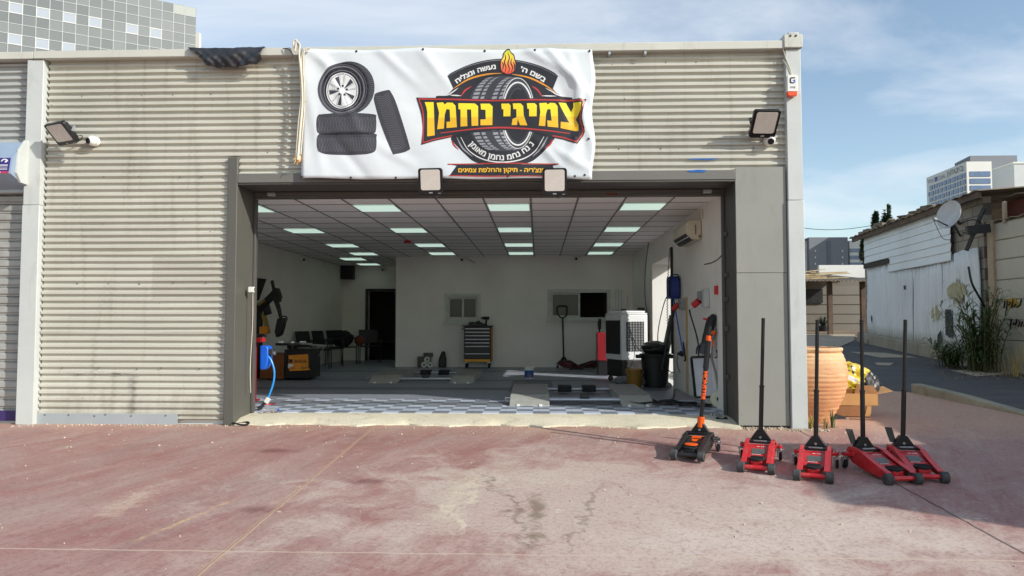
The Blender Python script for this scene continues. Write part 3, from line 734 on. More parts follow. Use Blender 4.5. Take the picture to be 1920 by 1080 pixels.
class Art:
    """flat print in photo-plane units, later laid on the cloth"""
    def __init__(s): s.m = MB()
    def poly(s, pts):
        if len(pts) <= 4: s.m.face([(x, y, 0) for x, y in pts]); return s
        vs = [s.m._v((x, y, 0)) for x, y in pts]
        for q_ in tessellate_polygon([[Vector((x, y, 0)) for x, y in pts]]):
            try: s.m.bm.faces.new([vs[k] for k in q_])
            except ValueError: pass
        return s
    def stroke(s, pts, w):
        n = len(pts); L, Rr = [], []
        for k, (x, y) in enumerate(pts):
            a, b = pts[max(k - 1, 0)], pts[min(k + 1, n - 1)]; d = math.hypot(b[0] - a[0], b[1] - a[1]) or 1
            nx, ny = -(b[1] - a[1]) / d, (b[0] - a[0]) / d; ww = (w[0] + (w[1] - w[0]) * math.sin(math.pi * k / (n - 1))) / 2 if isinstance(w, tuple) else w / 2
            L.append((x + nx * ww, y + ny * ww)); Rr.append((x - nx * ww, y - ny * ww))
        for k in range(n - 1): s.poly([L[k], L[k + 1], Rr[k + 1], Rr[k]])
        return s
    def ell(s, cx, cy, rx, ry, rot=0, n=40):
        c, q = math.cos(rot), math.sin(rot)
        return s.poly([(cx + rx * math.cos(a) * c - ry * math.sin(a) * q, cy + rx * math.cos(a) * q + ry * math.sin(a) * c) for a in (2 * math.pi * k / n for k in range(n))])
    def ring(s, cx, cy, rx, ry, w, a0=0, a1=360, n=40):
        return s.stroke([(cx + rx * math.cos(R(a0 + (a1 - a0) * k / n)), cy + ry * math.sin(R(a0 + (a1 - a0) * k / n))) for k in range(n + 1)], w)
    def text(s, t, fn, bold=.06, rtl=True): letters(s.m, t, lambda x, y: (*fn(x, y), 0), 0, rtl, lift=(0, 0, .14), fat=bold); return s
    def done(s, name, mat, layer):
        bm = s.m.bm; bmesh.ops.triangulate(bm, faces=bm.faces[:]); cut(bm)
        for v in bm.verts: v.co = bpt(v.co.x, v.co.y, layer + v.co.z)
        return s.m.build(name, mat, BN, smooth=80)
t = NT('vinyl'); p = t.pos(); t.put(t.ramp(t.noise(p, 2.5, 6), [(.3, rgb(204, 210, 212)), (.7, rgb(214, 219, 221))]), t.i['Base Color']); t.i['Roughness'].default_value = .42
t.bump(t.noise(t.map(p, (1, 1, 1.6)), 1.6, 2, .5, .8), .3, .03); M_vinyl = t.m
m = MB()
us = [565 + GU * k for k in range(79)]; vs = [92 + GV * k for k in range(35)]
vv = [[m._v(bpt(u, v, 0)) for u in us] for v in vs]
for a in range(34):
    for b in range(78): m.bm.faces.new((vv[a][b], vv[a][b + 1], vv[a + 1][b + 1])); m.bm.faces.new((vv[a][b], vv[a + 1][b + 1], vv[a + 1][b]))
sheet_o = m.build('sheet', M_vinyl, BN, smooth=80)
sol = sheet_o.modifiers.new('Solid', 'SOLIDIFY'); sol.thickness = .002; sol.offset = 1
def pr(name, c, r=.42, sc=18, var=.12):
    t = NT(name); nz = t.noise(t.pos(), sc, 5); b = rgb(*c)
    t.put(t.ramp(nz, [(.3, tuple(q * (1 - var) for q in b[:3]) + (1,)), (.7, b)]), t.i['Base Color']); t.i['Roughness'].default_value = r; return t.m
K = pr('ink_black', (38, 37, 41)); K2 = pr('ink_charcoal', (62, 62, 68)); KG = pr('ink_grey', (150, 151, 156)); KW = pr('ink_white', (226, 226, 224)); KR = pr('ink_red', (186, 56, 52)); KO = pr('ink_orange', (224, 150, 44))
KT = pr('ink_tyre', (66, 64, 70), sc=30, var=.25); KL = pr('ink_tread', (108, 107, 113))
t = NT('ink_yellow'); x, y, z = t.xyz(t.pos()); a, b = at(940, 218, BY).z, at(940, 222, BY).z
c = t.ramp(t.math('DIVIDE', t.math('SUBTRACT', z, at(940, 240, BY).z), at(940, 192, BY).z - at(940, 240, BY).z), [(0, rgb(232, 178, 38)), (.42, rgb(226, 182, 34)), (.44, rgb(236, 208, 40)), (1, rgb(242, 220, 40))])
t.put(c, t.i['Base Color']); t.i['Roughness'].default_value = .42; KY = t.m
t = NT('ink_flame'); x, y, z = t.xyz(t.pos()); za, zb_ = at(952, 138, BY).z, at(952, 96, BY).z
t.put(t.ramp(t.math('DIVIDE', t.math('SUBTRACT', z, za), zb_ - za), [(0, rgb(222, 66, 50)), (.4, rgb(236, 128, 58)), (.65, rgb(238, 196, 60)), (1, rgb(190, 200, 50))]), t.i['Base Color']); KF = t.m
q = 1469 / 340.
def Z(pts): return [(770 + x / q, 85 + y / q) for x, y in pts]
def arc(pts, n=6): return [(v.x, v.y) for v in smoothpath([(x, y, 0) for x, y in pts], n)]
# --- logo, black shapes
A = Art()
A.poly(Z(arc([(298, 250), (330, 222), (430, 172), (530, 138), (640, 116), (745, 107), (860, 116), (965, 138), (1070, 174), (1160, 220), (1194, 250)], 4) + arc([(1152, 352), (1185, 388), (1240, 412), (1310, 424)], 3) + [(1300, 470), (200, 470), (205, 412)] + arc([(215, 410), (300, 396), (345, 350)], 3)))
A.poly(Z([(330, 690), (1165, 690)] + arc([(1165, 760), (1110, 830), (1030, 905), (970, 945), (880, 968), (745, 978), (600, 966), (510, 940), (440, 880), (370, 810), (325, 760)], 4)))
A.done('logo_backing', K, 1)
A = Art(); A.poly(Z(arc([(46, 423), (400, 428), (745, 436), (1100, 432), (1428, 438)], 4) + arc([(1395, 540), (1388, 600), (1408, 700), (1350, 800)], 3) + arc([(1240, 765), (1145, 748)], 2) + arc([(1000, 705), (745, 690), (500, 705), (340, 738)], 4) + arc([(200, 770), (86, 806)], 2) + arc([(100, 680), (86, 560), (46, 423)], 3)))
A.done('name_ribbon', K, 4)
# --- logo tyre
A = Art()
A.poly(Z(arc([(780, 246), (700, 250), (600, 280), (520, 345), (475, 440), (465, 560), (480, 690), (540, 790), (640, 850), (760, 860), (900, 840), (1000, 720), (1010, 560), (985, 400), (900, 280), (780, 246)], 5))); A.done('tyre_body', K2, 2)
A = Art()
for off in (0, 62, 150, 205):
    for k in range(22):
        a0 = 100 + k * 7.4; a = R(a0); a2 = R(a0 + 4.6)
        cx, cy, rx, ry = 660 + off, 555, 178 - off * .06, 300 - off * .02
        w = (48, 30, 40, 26)[(0, 62, 150, 205).index(off)]
        P0 = (cx + rx * math.cos(a), cy - ry * math.sin(a)); P1 = (cx + rx * math.cos(a2), cy - ry * math.sin(a2))
        if P0[1] < 250 or P0[1] > 850: continue
        A.poly(Z([P0, P1, (P1[0] + w, P1[1] - 4), (P0[0] + w, P0[1] - 4)]))
A.done('tyre_tread', KG, 2.6)
A = Art(); A.ell(*Z([(868, 552)])[0], 136 / q, 290 / q); A.done('tyre_sidewall', K2, 3)
A = Art(); A.ring(*Z([(868, 556)])[0], 122 / q, 254 / q, 12 / q); A.ring(*Z([(868, 552)])[0], 134 / q, 286 / q, 5 / q); A.done('tyre_highlight', KW, 3.3)
A = Art(); A.ell(*Z([(868, 556)])[0], 100 / q, 225 / q); A.done('tyre_hole', K, 3.3)
A = Art(); A.ring(*Z([(868, 556)])[0], 84 / q, 205 / q, 16 / q, 200, 290, 16); A.done('tyre_gleam', K2, 3.7)
# --- accents
A = Art()
A.stroke(Z(arc([(345, 352), (470, 272), (610, 235), (745, 226)], 6)), (.6, 3.2)); A.stroke(Z(arc([(800, 230), (960, 262), (1090, 325), (1180, 388)], 6)), (.6, 3.2)); A.done('orange_arc', KO, 2)
A = Art()
A.stroke(Z(arc([(408, 412), (440, 365), (492, 330)], 6)), (1, 3)); A.stroke(Z(arc([(985, 332), (1030, 365), (1066, 418)], 6)), (1, 3))
A.stroke(Z(arc([(330, 765), (350, 805), (385, 842)], 5)), (1, 3.2)); A.stroke(Z(arc([(1152, 762), (1132, 800), (1090, 842)], 5)), (1, 3.2))
A.done('red_accent', KR, 2)
A = Art()
A.stroke(Z(arc([(66, 434), (400, 440), (745, 448), (1100, 444), (1408, 450)], 4)), 2.6); A.stroke(Z(arc([(66, 434), (102, 560), (100, 790)], 4)), 2.2)
A.stroke(Z(arc([(100, 790), (210, 755), (335, 730)], 3)), 2.2); A.stroke(Z(arc([(1150, 735), (1250, 752), (1345, 785)], 3)), 2.2); A.stroke(Z(arc([(1345, 785), (1395, 700), (1372, 590), (1408, 450)], 4)), 2.2)
A.stroke(Z(arc([(240, 708), (500, 680), (745, 668), (1000, 684), (1290, 714)], 5)), (1.5, 3)); A.done('red_border', KR, 5)
A = Art()
A.stroke(Z(arc([(215, 408), (300, 402), (345, 376), (384, 345)], 4)), (.4, 2.2)); A.stroke(Z(arc([(1300, 420), (1200, 404), (1140, 372), (1092, 346)], 4)), (.4, 2.2))
A.stroke(Z(arc([(318, 404), (410, 408)], 3)), (.5, 2.4)); A.stroke(Z(arc([(1062, 410), (1180, 412)], 3)), (.5, 2.4))
A.stroke(Z(arc([(405, 742), (470, 850), (590, 925), (745, 950), (900, 925), (1010, 855), (1080, 742)], 6)), (1, 2.2))
A.done('white_accent', KW, 2)
A = Art(); A.stroke(Z(arc([(372, 742), (420, 830), (500, 900)], 5)), (.8, 3)); A.stroke(Z(arc([(1110, 742), (1060, 830), (990, 900)], 5)), (.8, 3)); A.stroke(Z(arc([(308, 248), (430, 182), (530, 150), (640, 127), (745, 118), (860, 127), (965, 150), (1060, 182), (1184, 248)], 4)), (.3, 1.0)); A.done('grey_accent', KG, 2)
# --- flame
fl = [(768, 240), (730, 215), (722, 170), (728, 120), (745, 95), (752, 60), (775, 30), (800, 26), (812, 50), (838, 75), (846, 110), (858, 150), (852, 200), (825, 232), (795, 244)]
A = Art(); A.poly(Z(arc(fl, 3))); A.done('flame_outline', K, 5)
A = Art()
cx, cy = 790, 140
A.poly(Z(arc([(cx + (x - cx) * .86, cy + (y - cy) * .9) for x, y in fl], 3))); A.done('flame', KF, 6)
A = Art()
for pts in ([(742, 205), (752, 165), (740, 135)], [(765, 225), (772, 180), (760, 140), (770, 100), (762, 70)], [(790, 232), (800, 190), (788, 150), (800, 100), (788, 60)], [(815, 222), (826, 180), (812, 140), (822, 100)], [(838, 200), (842, 165), (832, 130)]): A.stroke(Z(arc(pts, 4)), (.6, 2.2))
A.done('flame_line', K, 7)
# --- lettering
def name(x, y):
    u = 118 + x * (1372 - 118); k = (x - .5) * 2
    top = 462 + 8 * x; base = 648 + 26 * k * k * (1 if k < 0 else .75)
    y_ = y * 1.08
    return (770 + u / q, 85 + (base + (top - base) * y_) / q)
A = Art()
for pts in (
    [(1198, 465), (1258, 466), (1300, 540), (1318, 500), (1318, 466), (1382, 466), (1380, 520), (1338, 600), (1360, 645), (1358, 698), (1214, 672), (1216, 620), (1286, 626), (1248, 560)],
    [(1042, 472), (1100, 468), (1108, 482), (1130, 468), (1170, 470), (1190, 495), (1196, 668), (1110, 662), (1106, 612), (1142, 614), (1132, 520), (1108, 520), (1096, 560), (1090, 658), (1038, 656), (1050, 545)],
    [(942, 474), (1005, 473), (1022, 490), (1020, 580), (960, 580), (960, 520), (946, 518)],
    [(828, 474), (890, 474), (912, 496), (916, 570), (945, 652), (886, 650), (868, 600), (862, 648), (818, 648), (826, 598), (858, 585), (856, 520), (832, 520)],
    [(734, 474), (796, 474), (810, 490), (808, 577), (752, 577), (752, 520), (738, 518)],
    [(566, 472), (640, 472), (664, 495), (662, 648), (566, 650), (566, 602), (608, 600), (606, 522), (570, 520)],
    [(386, 470), (520, 471), (546, 492), (548, 652), (494, 654), (490, 520), (456, 520), (460, 655), (404, 658), (404, 520), (388, 518)],
    [(210, 466), (262, 462), (276, 480), (296, 464), (340, 466), (364, 490), (374, 662), (290, 668), (290, 618), (320, 616), (316, 520), (290, 516), (276, 560), (268, 672), (214, 678), (230, 545)],
    [(114, 460), (186, 460), (194, 728), (134, 738), (134, 540), (128, 500)],
): A.poly(Z(pts))
A.done('name_lettering', KY, 6)
def arcfn(cx, cy, r, a0, a1, h, up=True):
    def f(x, y):
        a = R(a0 + (a1 - a0) * x); rr = r + h * y if up else r - h * y
        return (770 + (cx + rr * math.cos(a)) / q, 85 + (cy - rr * math.sin(a)) / q)
    return f
A = Art()
A.text('נעשה ונצליח', arcfn(735, 782, 592, 127, 94.5, 42), .055)
A.text("בשם ה'", arcfn(735, 782, 592, 75, 54.5, 42), .055)
A.text('נ נח נחמ נחמן מאומן', arcfn(737, 600, 334, 217, 322, 40, False), .055)
A.done('motto_lettering', KW, 4)
A = Art(); A.poly(Z([(300, 962), (360, 966), (1120, 966), (1200, 962), (1150, 975), (1185, 1052), (1120, 1056), (360, 1056), (320, 1050), (372, 975)])); A.done('service_strip', K, 2)
A = Art(); A.stroke(Z([(300, 963), (745, 957), (1200, 962)]), 1.9); A.stroke(Z([(310, 1056), (745, 1062), (1190, 1060)]), 1.9); A.done('service_border', KR, 3)
A = Art(); A.text("פנצ'ריה - תיקון והחלפת צמיגים", lambda x, y: (770 + (388 + x * 704) / q, 85 + (1028 - 38 * y) / q), .05); A.done('service_lettering', KY, 3)
# --- printed tyre stack
s5 = 1029 / 200.
def Y(pts): return [(580 + x / s5, 90 + y / s5) for x, y in pts]
A = Art()
A.poly(Y(arc([(90, 640), (70, 680), (70, 780), (95, 825), (220, 840), (500, 840), (622, 825), (645, 780), (645, 680), (620, 640), (350, 625), (90, 640)], 4)))
A.poly(Y(arc([(95, 825), (74, 870), (76, 965), (110, 1010), (220, 1030), (500, 1032), (615, 1012), (648, 965), (648, 870), (625, 825), (350, 815), (95, 825)], 4)))
A.poly(Y(arc([(628, 470), (645, 440), (755, 410), (790, 430), (850, 560), (960, 920), (955, 985), (830, 1024), (795, 1000), (690, 740), (628, 520), (628, 470)], 4)))
A.done('printed_tyre', KT, 1)
A = Art(); A.ell(*Y([(378, 384)])[0], 254 / s5, 258 / s5, 0, 48); A.ell(*Y([(330, 392)])[0], 246 / s5, 256 / s5, 0, 48); A.done('printed_wheel_tyre', KT, 2)
A = Art()
for y0, rows in ((650, 8), (846, 8)):
    for k in range(40):
        x = 84 + k * 14
        A.stroke(Y([(x, y0 + 20), (x + 16, y0 + 90), (x + 2, y0 + 155)]), .5 if k % 2 else .9)
for k in range(30):
    f = k / 29; a = Vector((642 + 170 * f, 470 + 500 * f)); b = a + Vector((128 - 10 * f, -30)); mid = (a + b) / 2 + Vector((6, 22))
    A.stroke(Y([tuple(a), tuple(mid), tuple(b)]), .8)
for k in range(26):
    a = R(-62 + k * 4.6); A.stroke(Y([(338 + 255 * math.cos(a), 388 + 252 * math.sin(a)), (378 + 250 * math.cos(a), 384 + 252 * math.sin(a))]), .7)
A.done('printed_tread', KL, 2.6)
A = Art(); A.ring(*Y([(318, 400)])[0], 214 / s5, 226 / s5, 3.0); A.ring(*Y([(318, 408)])[0], 178 / s5, 194 / s5, 1.6); A.ring(*Y([(318, 398)])[0], 236 / s5, 244 / s5, .8); A.done('printed_sidewall', KL, 2.8)
A = Art(); A.ell(*Y([(317, 412)])[0], 156 / s5, 178 / s5); A.done('printed_rim', KG, 3.2)
A = Art(); A.ell(*Y([(317, 412)])[0], 136 / s5, 158 / s5); A.done('printed_rim_opening', KW, 3.8)
A = Art()
for k in range(5):
    a = R(k * 72 + 20); A.poly(Y([(317, 412), (317 + 128 * math.cos(a), 412 + 148 * math.sin(a)), (317 + 128 * math.cos(a + .32), 412 + 148 * math.sin(a + .32))]))
A.done('printed_shadow', K2, 4.2)
A = Art()
for k in range(5):
    for d_ in (-.2, .2):
        a = R(k * 72 - 92) + d_; A.stroke(Y([(317 + 25 * math.cos(a), 412 + 25 * math.sin(a)), (317 + 150 * math.cos(a), 412 + 172 * math.sin(a))]), 2.6)
A.done('printed_spoke', KG, 4.8)
A = Art()
for k in range(5):
    for d_ in (-.2, .2):
        a = R(k * 72 - 92) + d_; A.stroke(Y([(317 + 25 * math.cos(a), 412 + 25 * math.sin(a)), (317 + 150 * math.cos(a), 412 + 172 * math.sin(a))]), 1.1)
A.ring(*Y([(317, 412)])[0], 150 / s5, 172 / s5, 1.6); A.ell(*Y([(320, 415)])[0], 26 / s5, 30 / s5); A.done('printed_rim_edge', KW, 5.2)
A = Art()
for k in range(5): a = R(k * 72 + 56); A.ell(*Y([(320 + 42 * math.cos(a), 412 + 48 * math.sin(a))])[0], 2.2, 2.4, n=10)
A.done('printed_lug', K, 5.6)
m = MB()
for u, v in ((668, 95), (794, 95), (909, 95), (1003, 95), (1108, 95), (566, 333), (658, 333), (742, 333), (952, 331), (1078, 330), (1098, 328), (571, 190), (1102, 260)):
    c = bpt(u, v, 1.5); m.lathe([(.012, 0), (.013, .004), (.006, .005)], c, 12, axis=(0, -1, 0))
m.build('grommet', M_dark, BN)
m = MB()
for x in (-2.5, -1.7, -.8, .0, .8, 1.2): m.box(x - .012 - BO.x, x + .012 - BO.x, .03, .14, at(960, 94, BY).z - BO.z - .05, at(960, 94, BY).z - BO.z - .02)
m.build('hanging_bracket', M_galv, BN)
# ================================================================== THINGS ON THE FACADE
M_lens = pm('lamp_glass', (206, 198, 188), .25, 0, .04)
M_cable = pm('white_cable', (214, 206, 186), .6, dirt=.3)
M_lblack = pm('lamp_black', (18, 17, 19), .4, var=.15)
def floodlight(label, loc, yaw, tilt, roll=0, w=.285, h=.285, out=.2):
    t_ = thing('floodlight', label, 'floodlight', loc, 0, 'floodlights on the workshop front')
    # local frame: face toward -y
    M = Euler((0, 0, R(-yaw))).to_matrix().to_4x4() @ Euler((R(tilt), 0, 0)).to_matrix().to_4x4() @ Euler((0, R(roll), 0)).to_matrix().to_4x4()
    def rr(a, b, rad, y, n=5, cz=0):
        pts = []
        for cx, cz_, a0 in ((a - rad, b - rad, 0), (-a + rad, b - rad, 90), (-a + rad, -b + rad, 180), (a - rad, -b + rad, 270)):
            for k in range(n + 1): q = R(a0 + 90 * k / n); pts.append((cx + rad * math.cos(q), y, cz + cz_ + rad * math.sin(q)))
        return pts
    m = MB(M); m.prism(rr(w / 2, h / 2, .03, -.03), (0, .045, 0)); m.box(-w * .3, w * .3, .015, .04, -h * .3, h * .3)
    for k in range(9): m.box(-w * .38 + k * w * .095 - .003, -w * .38 + k * w * .095 + .003, .015, .05, -h * .36, h * .36)
    m.build('housing', M_lblack, t_, bev=.004)
    m = MB(M); m.prism(rr(w * .40, h * .385, .022, -.034, cz=h * .055), (0, .003, 0)); m.build('lamp_glass', M_lens, t_, bev=.001)
    m = MB(M); m.box(-.02, .02, -.0335, -.031, -h * .45, -h * .41); m.box(w * .3, w * .42, -.0335, -.031, -h * .46, -h * .44); m.build('label_mark', M_grey, t_)
    m = MB(M); e = M.inverted() @ Vector((0, out, 0)); 
    for sx in (-1, 1): m.bar((sx * (w / 2 + .006), .0, 0), (sx * (w / 2 + .006), .06, .03), .006, .03)
    m.bar((-w / 2 - .006, .06, .03), (w / 2 + .006, .06, .03), .03, .006); m.bar((0, .06, .03), tuple(e), .03, .012)
    m.build('bracket', M_steel if yaw > 20 else M_lblack, t_)
    m = MB(M); m.tube(smoothpath([(0, .03, -h * .3), (.03, .09, -h * .6), (.09, .12, -h * .45), tuple(e + Vector((.05, 0, .02)))], 5), .005, 6); m.build('cable', M_dark, t_)
    return t_
floodlight('floodlight tilted askew on the corrugated wall left of the doorway, facing left', at(117, 249, -.25), 24, 44, 0, .345, .27, .23)
floodlight('floodlight leaning forward high on the wall near the right corner column', at(1433, 231, -.22), -3, 40, 0, .29, .32, .2)
floodlight('upright floodlight under the middle of the banner, left one of the pair', at(808, 340, -.25), 3, 12, 0, .27, .29, .17)
floodlight('upright floodlight under the right end of the banner, covering its small yellow writing', at(1040, 341, -.25), 2, 12, 0, .27, .30, .17)
def ball_camera(label, p, face):
    t_ = thing('security_camera', label, 'security camera', p, 0, 'ball cameras on the workshop front')
    d = Vector(face).normalized()
    m = MB(); m.lathe([(.055, 0), (.058, .006), (.05, .03), (.03, .04)], (0, .065, .005), 20, axis=(0, -1, 0)); m.build('base', M_white, t_)
    m = MB(); m.sphere((0, 0, 0), .058, 14); m.build('ball', M_white, t_, smooth=80)
    m = MB(); m.lathe([(.034, .035), (.036, .052), (.03, .060), (.0, .058)], (0, 0, 0), 20, axis=d, caps=False); m.build('lens', M_lblack, t_)
ball_camera('white ball camera on the wall just right of the tilted left floodlight', at(173, 264, -.09), (-.55, -1, -.25))
ball_camera('white ball camera tucked under the floodlight near the right corner column', at(1444, 263, -.09), (-.1, -1, -.55))
# alarm siren
p = at(1486, 158, -.16)
AS = thing('alarm_siren', 'white alarm siren box with an orange strobe lens on the corner column', 'alarm siren', p)
m = MB(); m.prism([(-.052, .055, .10), (-.045, .0, .11), (.055, .0, .11), (.06, .055, .10), (.062, .055, -.075), (.056, -.01, -.08), (-.048, -.01, -.08), (-.056, .055, -.075)][:0] or [(-.058, 0, -.08), (.06, 0, -.08), (.058, 0, .095), (.045, 0, .108), (-.045, 0, .108), (-.056, 0, .095)], (0, .058, 0)); m.build('casing', M_white, AS, bev=.006)
m = MB(); m.prism([(-.056, 0, -.082), (.058, 0, -.082), (.05, 0, -.122), (.02, 0, -.130), (-.03, 0, -.130), (-.05, 0, -.122)], (0, .056, 0)); m.M = Matrix.Translation((0, -.004, 0)); m.build('strobe_lens', pm('orange_lens', (240, 84, 20), .2, coat=.4), AS, bev=.006)
m = MB(); A = [(.032, .078), (-.018, .078), (-.030, .066), (-.030, .022), (-.018, .010), (.018, .010)]
for k in range(len(A) - 1): m.bar((A[k][0], -.003, A[k][1]), (A[k + 1][0], -.003, A[k + 1][1]), .004, .013, up=(0, 1, 0)) if 0 else m.prism([(A[k][0], -.003, A[k][1]), (A[k + 1][0], -.003, A[k + 1][1]), (A[k + 1][0] * .62 + .003, -.003, (A[k + 1][1] - .044) * .64 + .044), (A[k][0] * .62 + .003, -.003, (A[k][1] - .044) * .64 + .044)], (0, .002, 0))
m.build('emblem', M_lblack, AS, smooth=0)
m = MB(); m.prism([(.004, -.004, .045), (.030, -.004, .056), (.030, -.004, .022), (.020, -.004, .014), (.020, -.004, .036)], (0, .002, 0)); m.build('emblem_wedge', M_blue, AS, smooth=0)
m = MB(); letters(m, 'ONE', lambda x, y: (-.03 + .062 * x, -.003, -.045 + .024 * y), .02); m.build('lettering', M_lblack, AS, smooth=0)
m = MB(); m.tube(smoothpath([(.02, .055, .1), (.0, .06, .19), (-.05, .062, .33), (-.075, .06, .44), (-.05, .055, .5), (-.02, .05, .49)], 6), .004, 6); m.tube(smoothpath([(.02, .055, .1), (-.03, .063, .22), (-.08, .063, .3)], 4), .003, 6); m.build('cable', M_cable, AS)
# tarp
a, b = at(352, 92, -.12), at(497, 92, -.12)
TP = MB(); NX, NZ = 46, 14; L = b.x - a.x
rows = []; rn = random.Random(5)
for j in range(NZ + 1):
    row = []
    for i in range(NX + 1):
        u, v = i / NX, j / NZ
        hang = .25 * (1 - .3 * abs(u - .5) ** 2.2 * 4 * .6) * (.55 + .45 * min(1, u * 5 + .2)) * (1 if u < .93 else 1 - (u - .93) * 4)
        x = a.x + L * u + .10 * v * (1 - u) * (1 - u) * 1.6 - .03 * v * u
        f = .012 * math.sin(u * 19 + v * 5) + .008 * math.sin(u * 41 - v * 9 + math.sin(v * 6)) + .012 * math.sin(u * 9 + v * 7) + .006 * math.sin(u * 70 + v * 16)
        z = a.z + .022 - hang * v + .003 * math.sin(u * 30) * v
        y = -.125 - .055 * math.sin(v * 2.6) - f * (.35 + v) + .0
        if j == 0: y, z = .05, a.z + .015
        row.append(TP._v((x, y, z)))
    rows.append(row)
for j in range(NZ):
    for i in range(NX): TP.bm.faces.new((rows[j][i], rows[j][i + 1], rows[j + 1][i + 1], rows[j + 1][i]))
tp = TP.build('tarp', pm('black_tarp', (44, 45, 49), .42, var=.4, sc=4), smooth=70); tag(tp, 'crumpled black plastic tarp draped over the roof beam left of the banner', 'tarp')
sm = tp.modifiers.new('Solid', 'SOLIDIFY'); sm.thickness = .004
# white cable bundle
CB = thing('cable_bundle', 'bundle of white cables hanging down the left edge of the banner', 'cables', at(560, 300, -.08))
o0 = CB.location.copy()
def pth(l, y=-.20): return smoothpath([at(u, v, y) - o0 for u, v in l], 6)
for k, l in enumerate(([(551, 90), (550, 78), (556, 76), (560, 92), (563, 130), (565, 180), (560, 230), (556, 285), (556, 300)], [(553, 96), (556, 80), (562, 84), (561, 100), (565, 140), (567, 190), (563, 240), (558, 300)], [(582, 91), (574, 92), (567, 102), (566, 130), (569, 170), (569, 200), (565, 240), (562, 275), (560, 300)], [(578, 93), (570, 98), (569, 130), (571, 170), (571, 205), (568, 240), (564, 290)])):
    m = MB(); m.tube(pth(l, -.185 - .012 * (k % 2)), .011 if k != 3 else .007, 8); m.build('cable', M_cable, CB)
m = MB(); rn = random.Random(9); c = at(559, 297, -.17) - o0
for k in range(16):
    d = Vector((rn.uniform(-.05, .03), rn.uniform(-.04, .03), rn.uniform(-.08, .03))); m.tube(smoothpath([c, c + d * .5 + Vector((rn.uniform(-.02, .02), 0, .02)), c + d], 3), .004, 5)
m.sphere(c, .035, 8, (1, .7, 1.5)); m.build('frayed_end', pm('frayed_rope', (196, 160, 112), .9, var=.3), CB)
m = MB(); m.tube(smoothpath([at(531, 91, -.13) - o0, at(540, 92, -.16) - o0, at(549, 102, -.17) - o0, at(553, 112, -.17) - o0], 5), .006, 6); m.build('black_lead', M_dark, CB)
# blue tape remnants
M_tape = pm('blue_tape', (22, 96, 176), .4, var=.2)
for lb, pts in (('long torn strip of blue tape on the corrugated wall right of the banner', [(1288, 299), (1310, 295), (1348, 294), (1348, 298), (1330, 300)]), ('short torn blue and white tape on the lintel edge right of the banner', [(1287, 320), (1310, 318), (1326, 319), (1320, 323), (1295, 323)])):
    m = MB(); m.prism([at(u, v, -.027 if v < 310 else -.082) for u, v in pts], (0, .002, 0)); tag(m.build('tape_strip', M_tape), lb, 'tape')
# contact sensor on left jamb
p = at(472, 543, .18); DS = thing('door_sensor', 'small white plastic sensor box on the inner face of the left jamb', 'sensor', p)
m = MB(); m.box(-.035, .03, -.02, .02, -.032, .032); m.build('casing', M_white, DS, bev=.004)
m = MB(); m.box(.0305, .032, -.012, .008, -.018, .018); m.build('slot', M_dark, DS)
m = MB(); m.tube(smoothpath([(.01, .01, -.03), (.012, .012, -.4), (-.01, .02, -.9), (.0, .02, -1.2)], 4), .004, 6); m.build('cable', M_cable, DS)

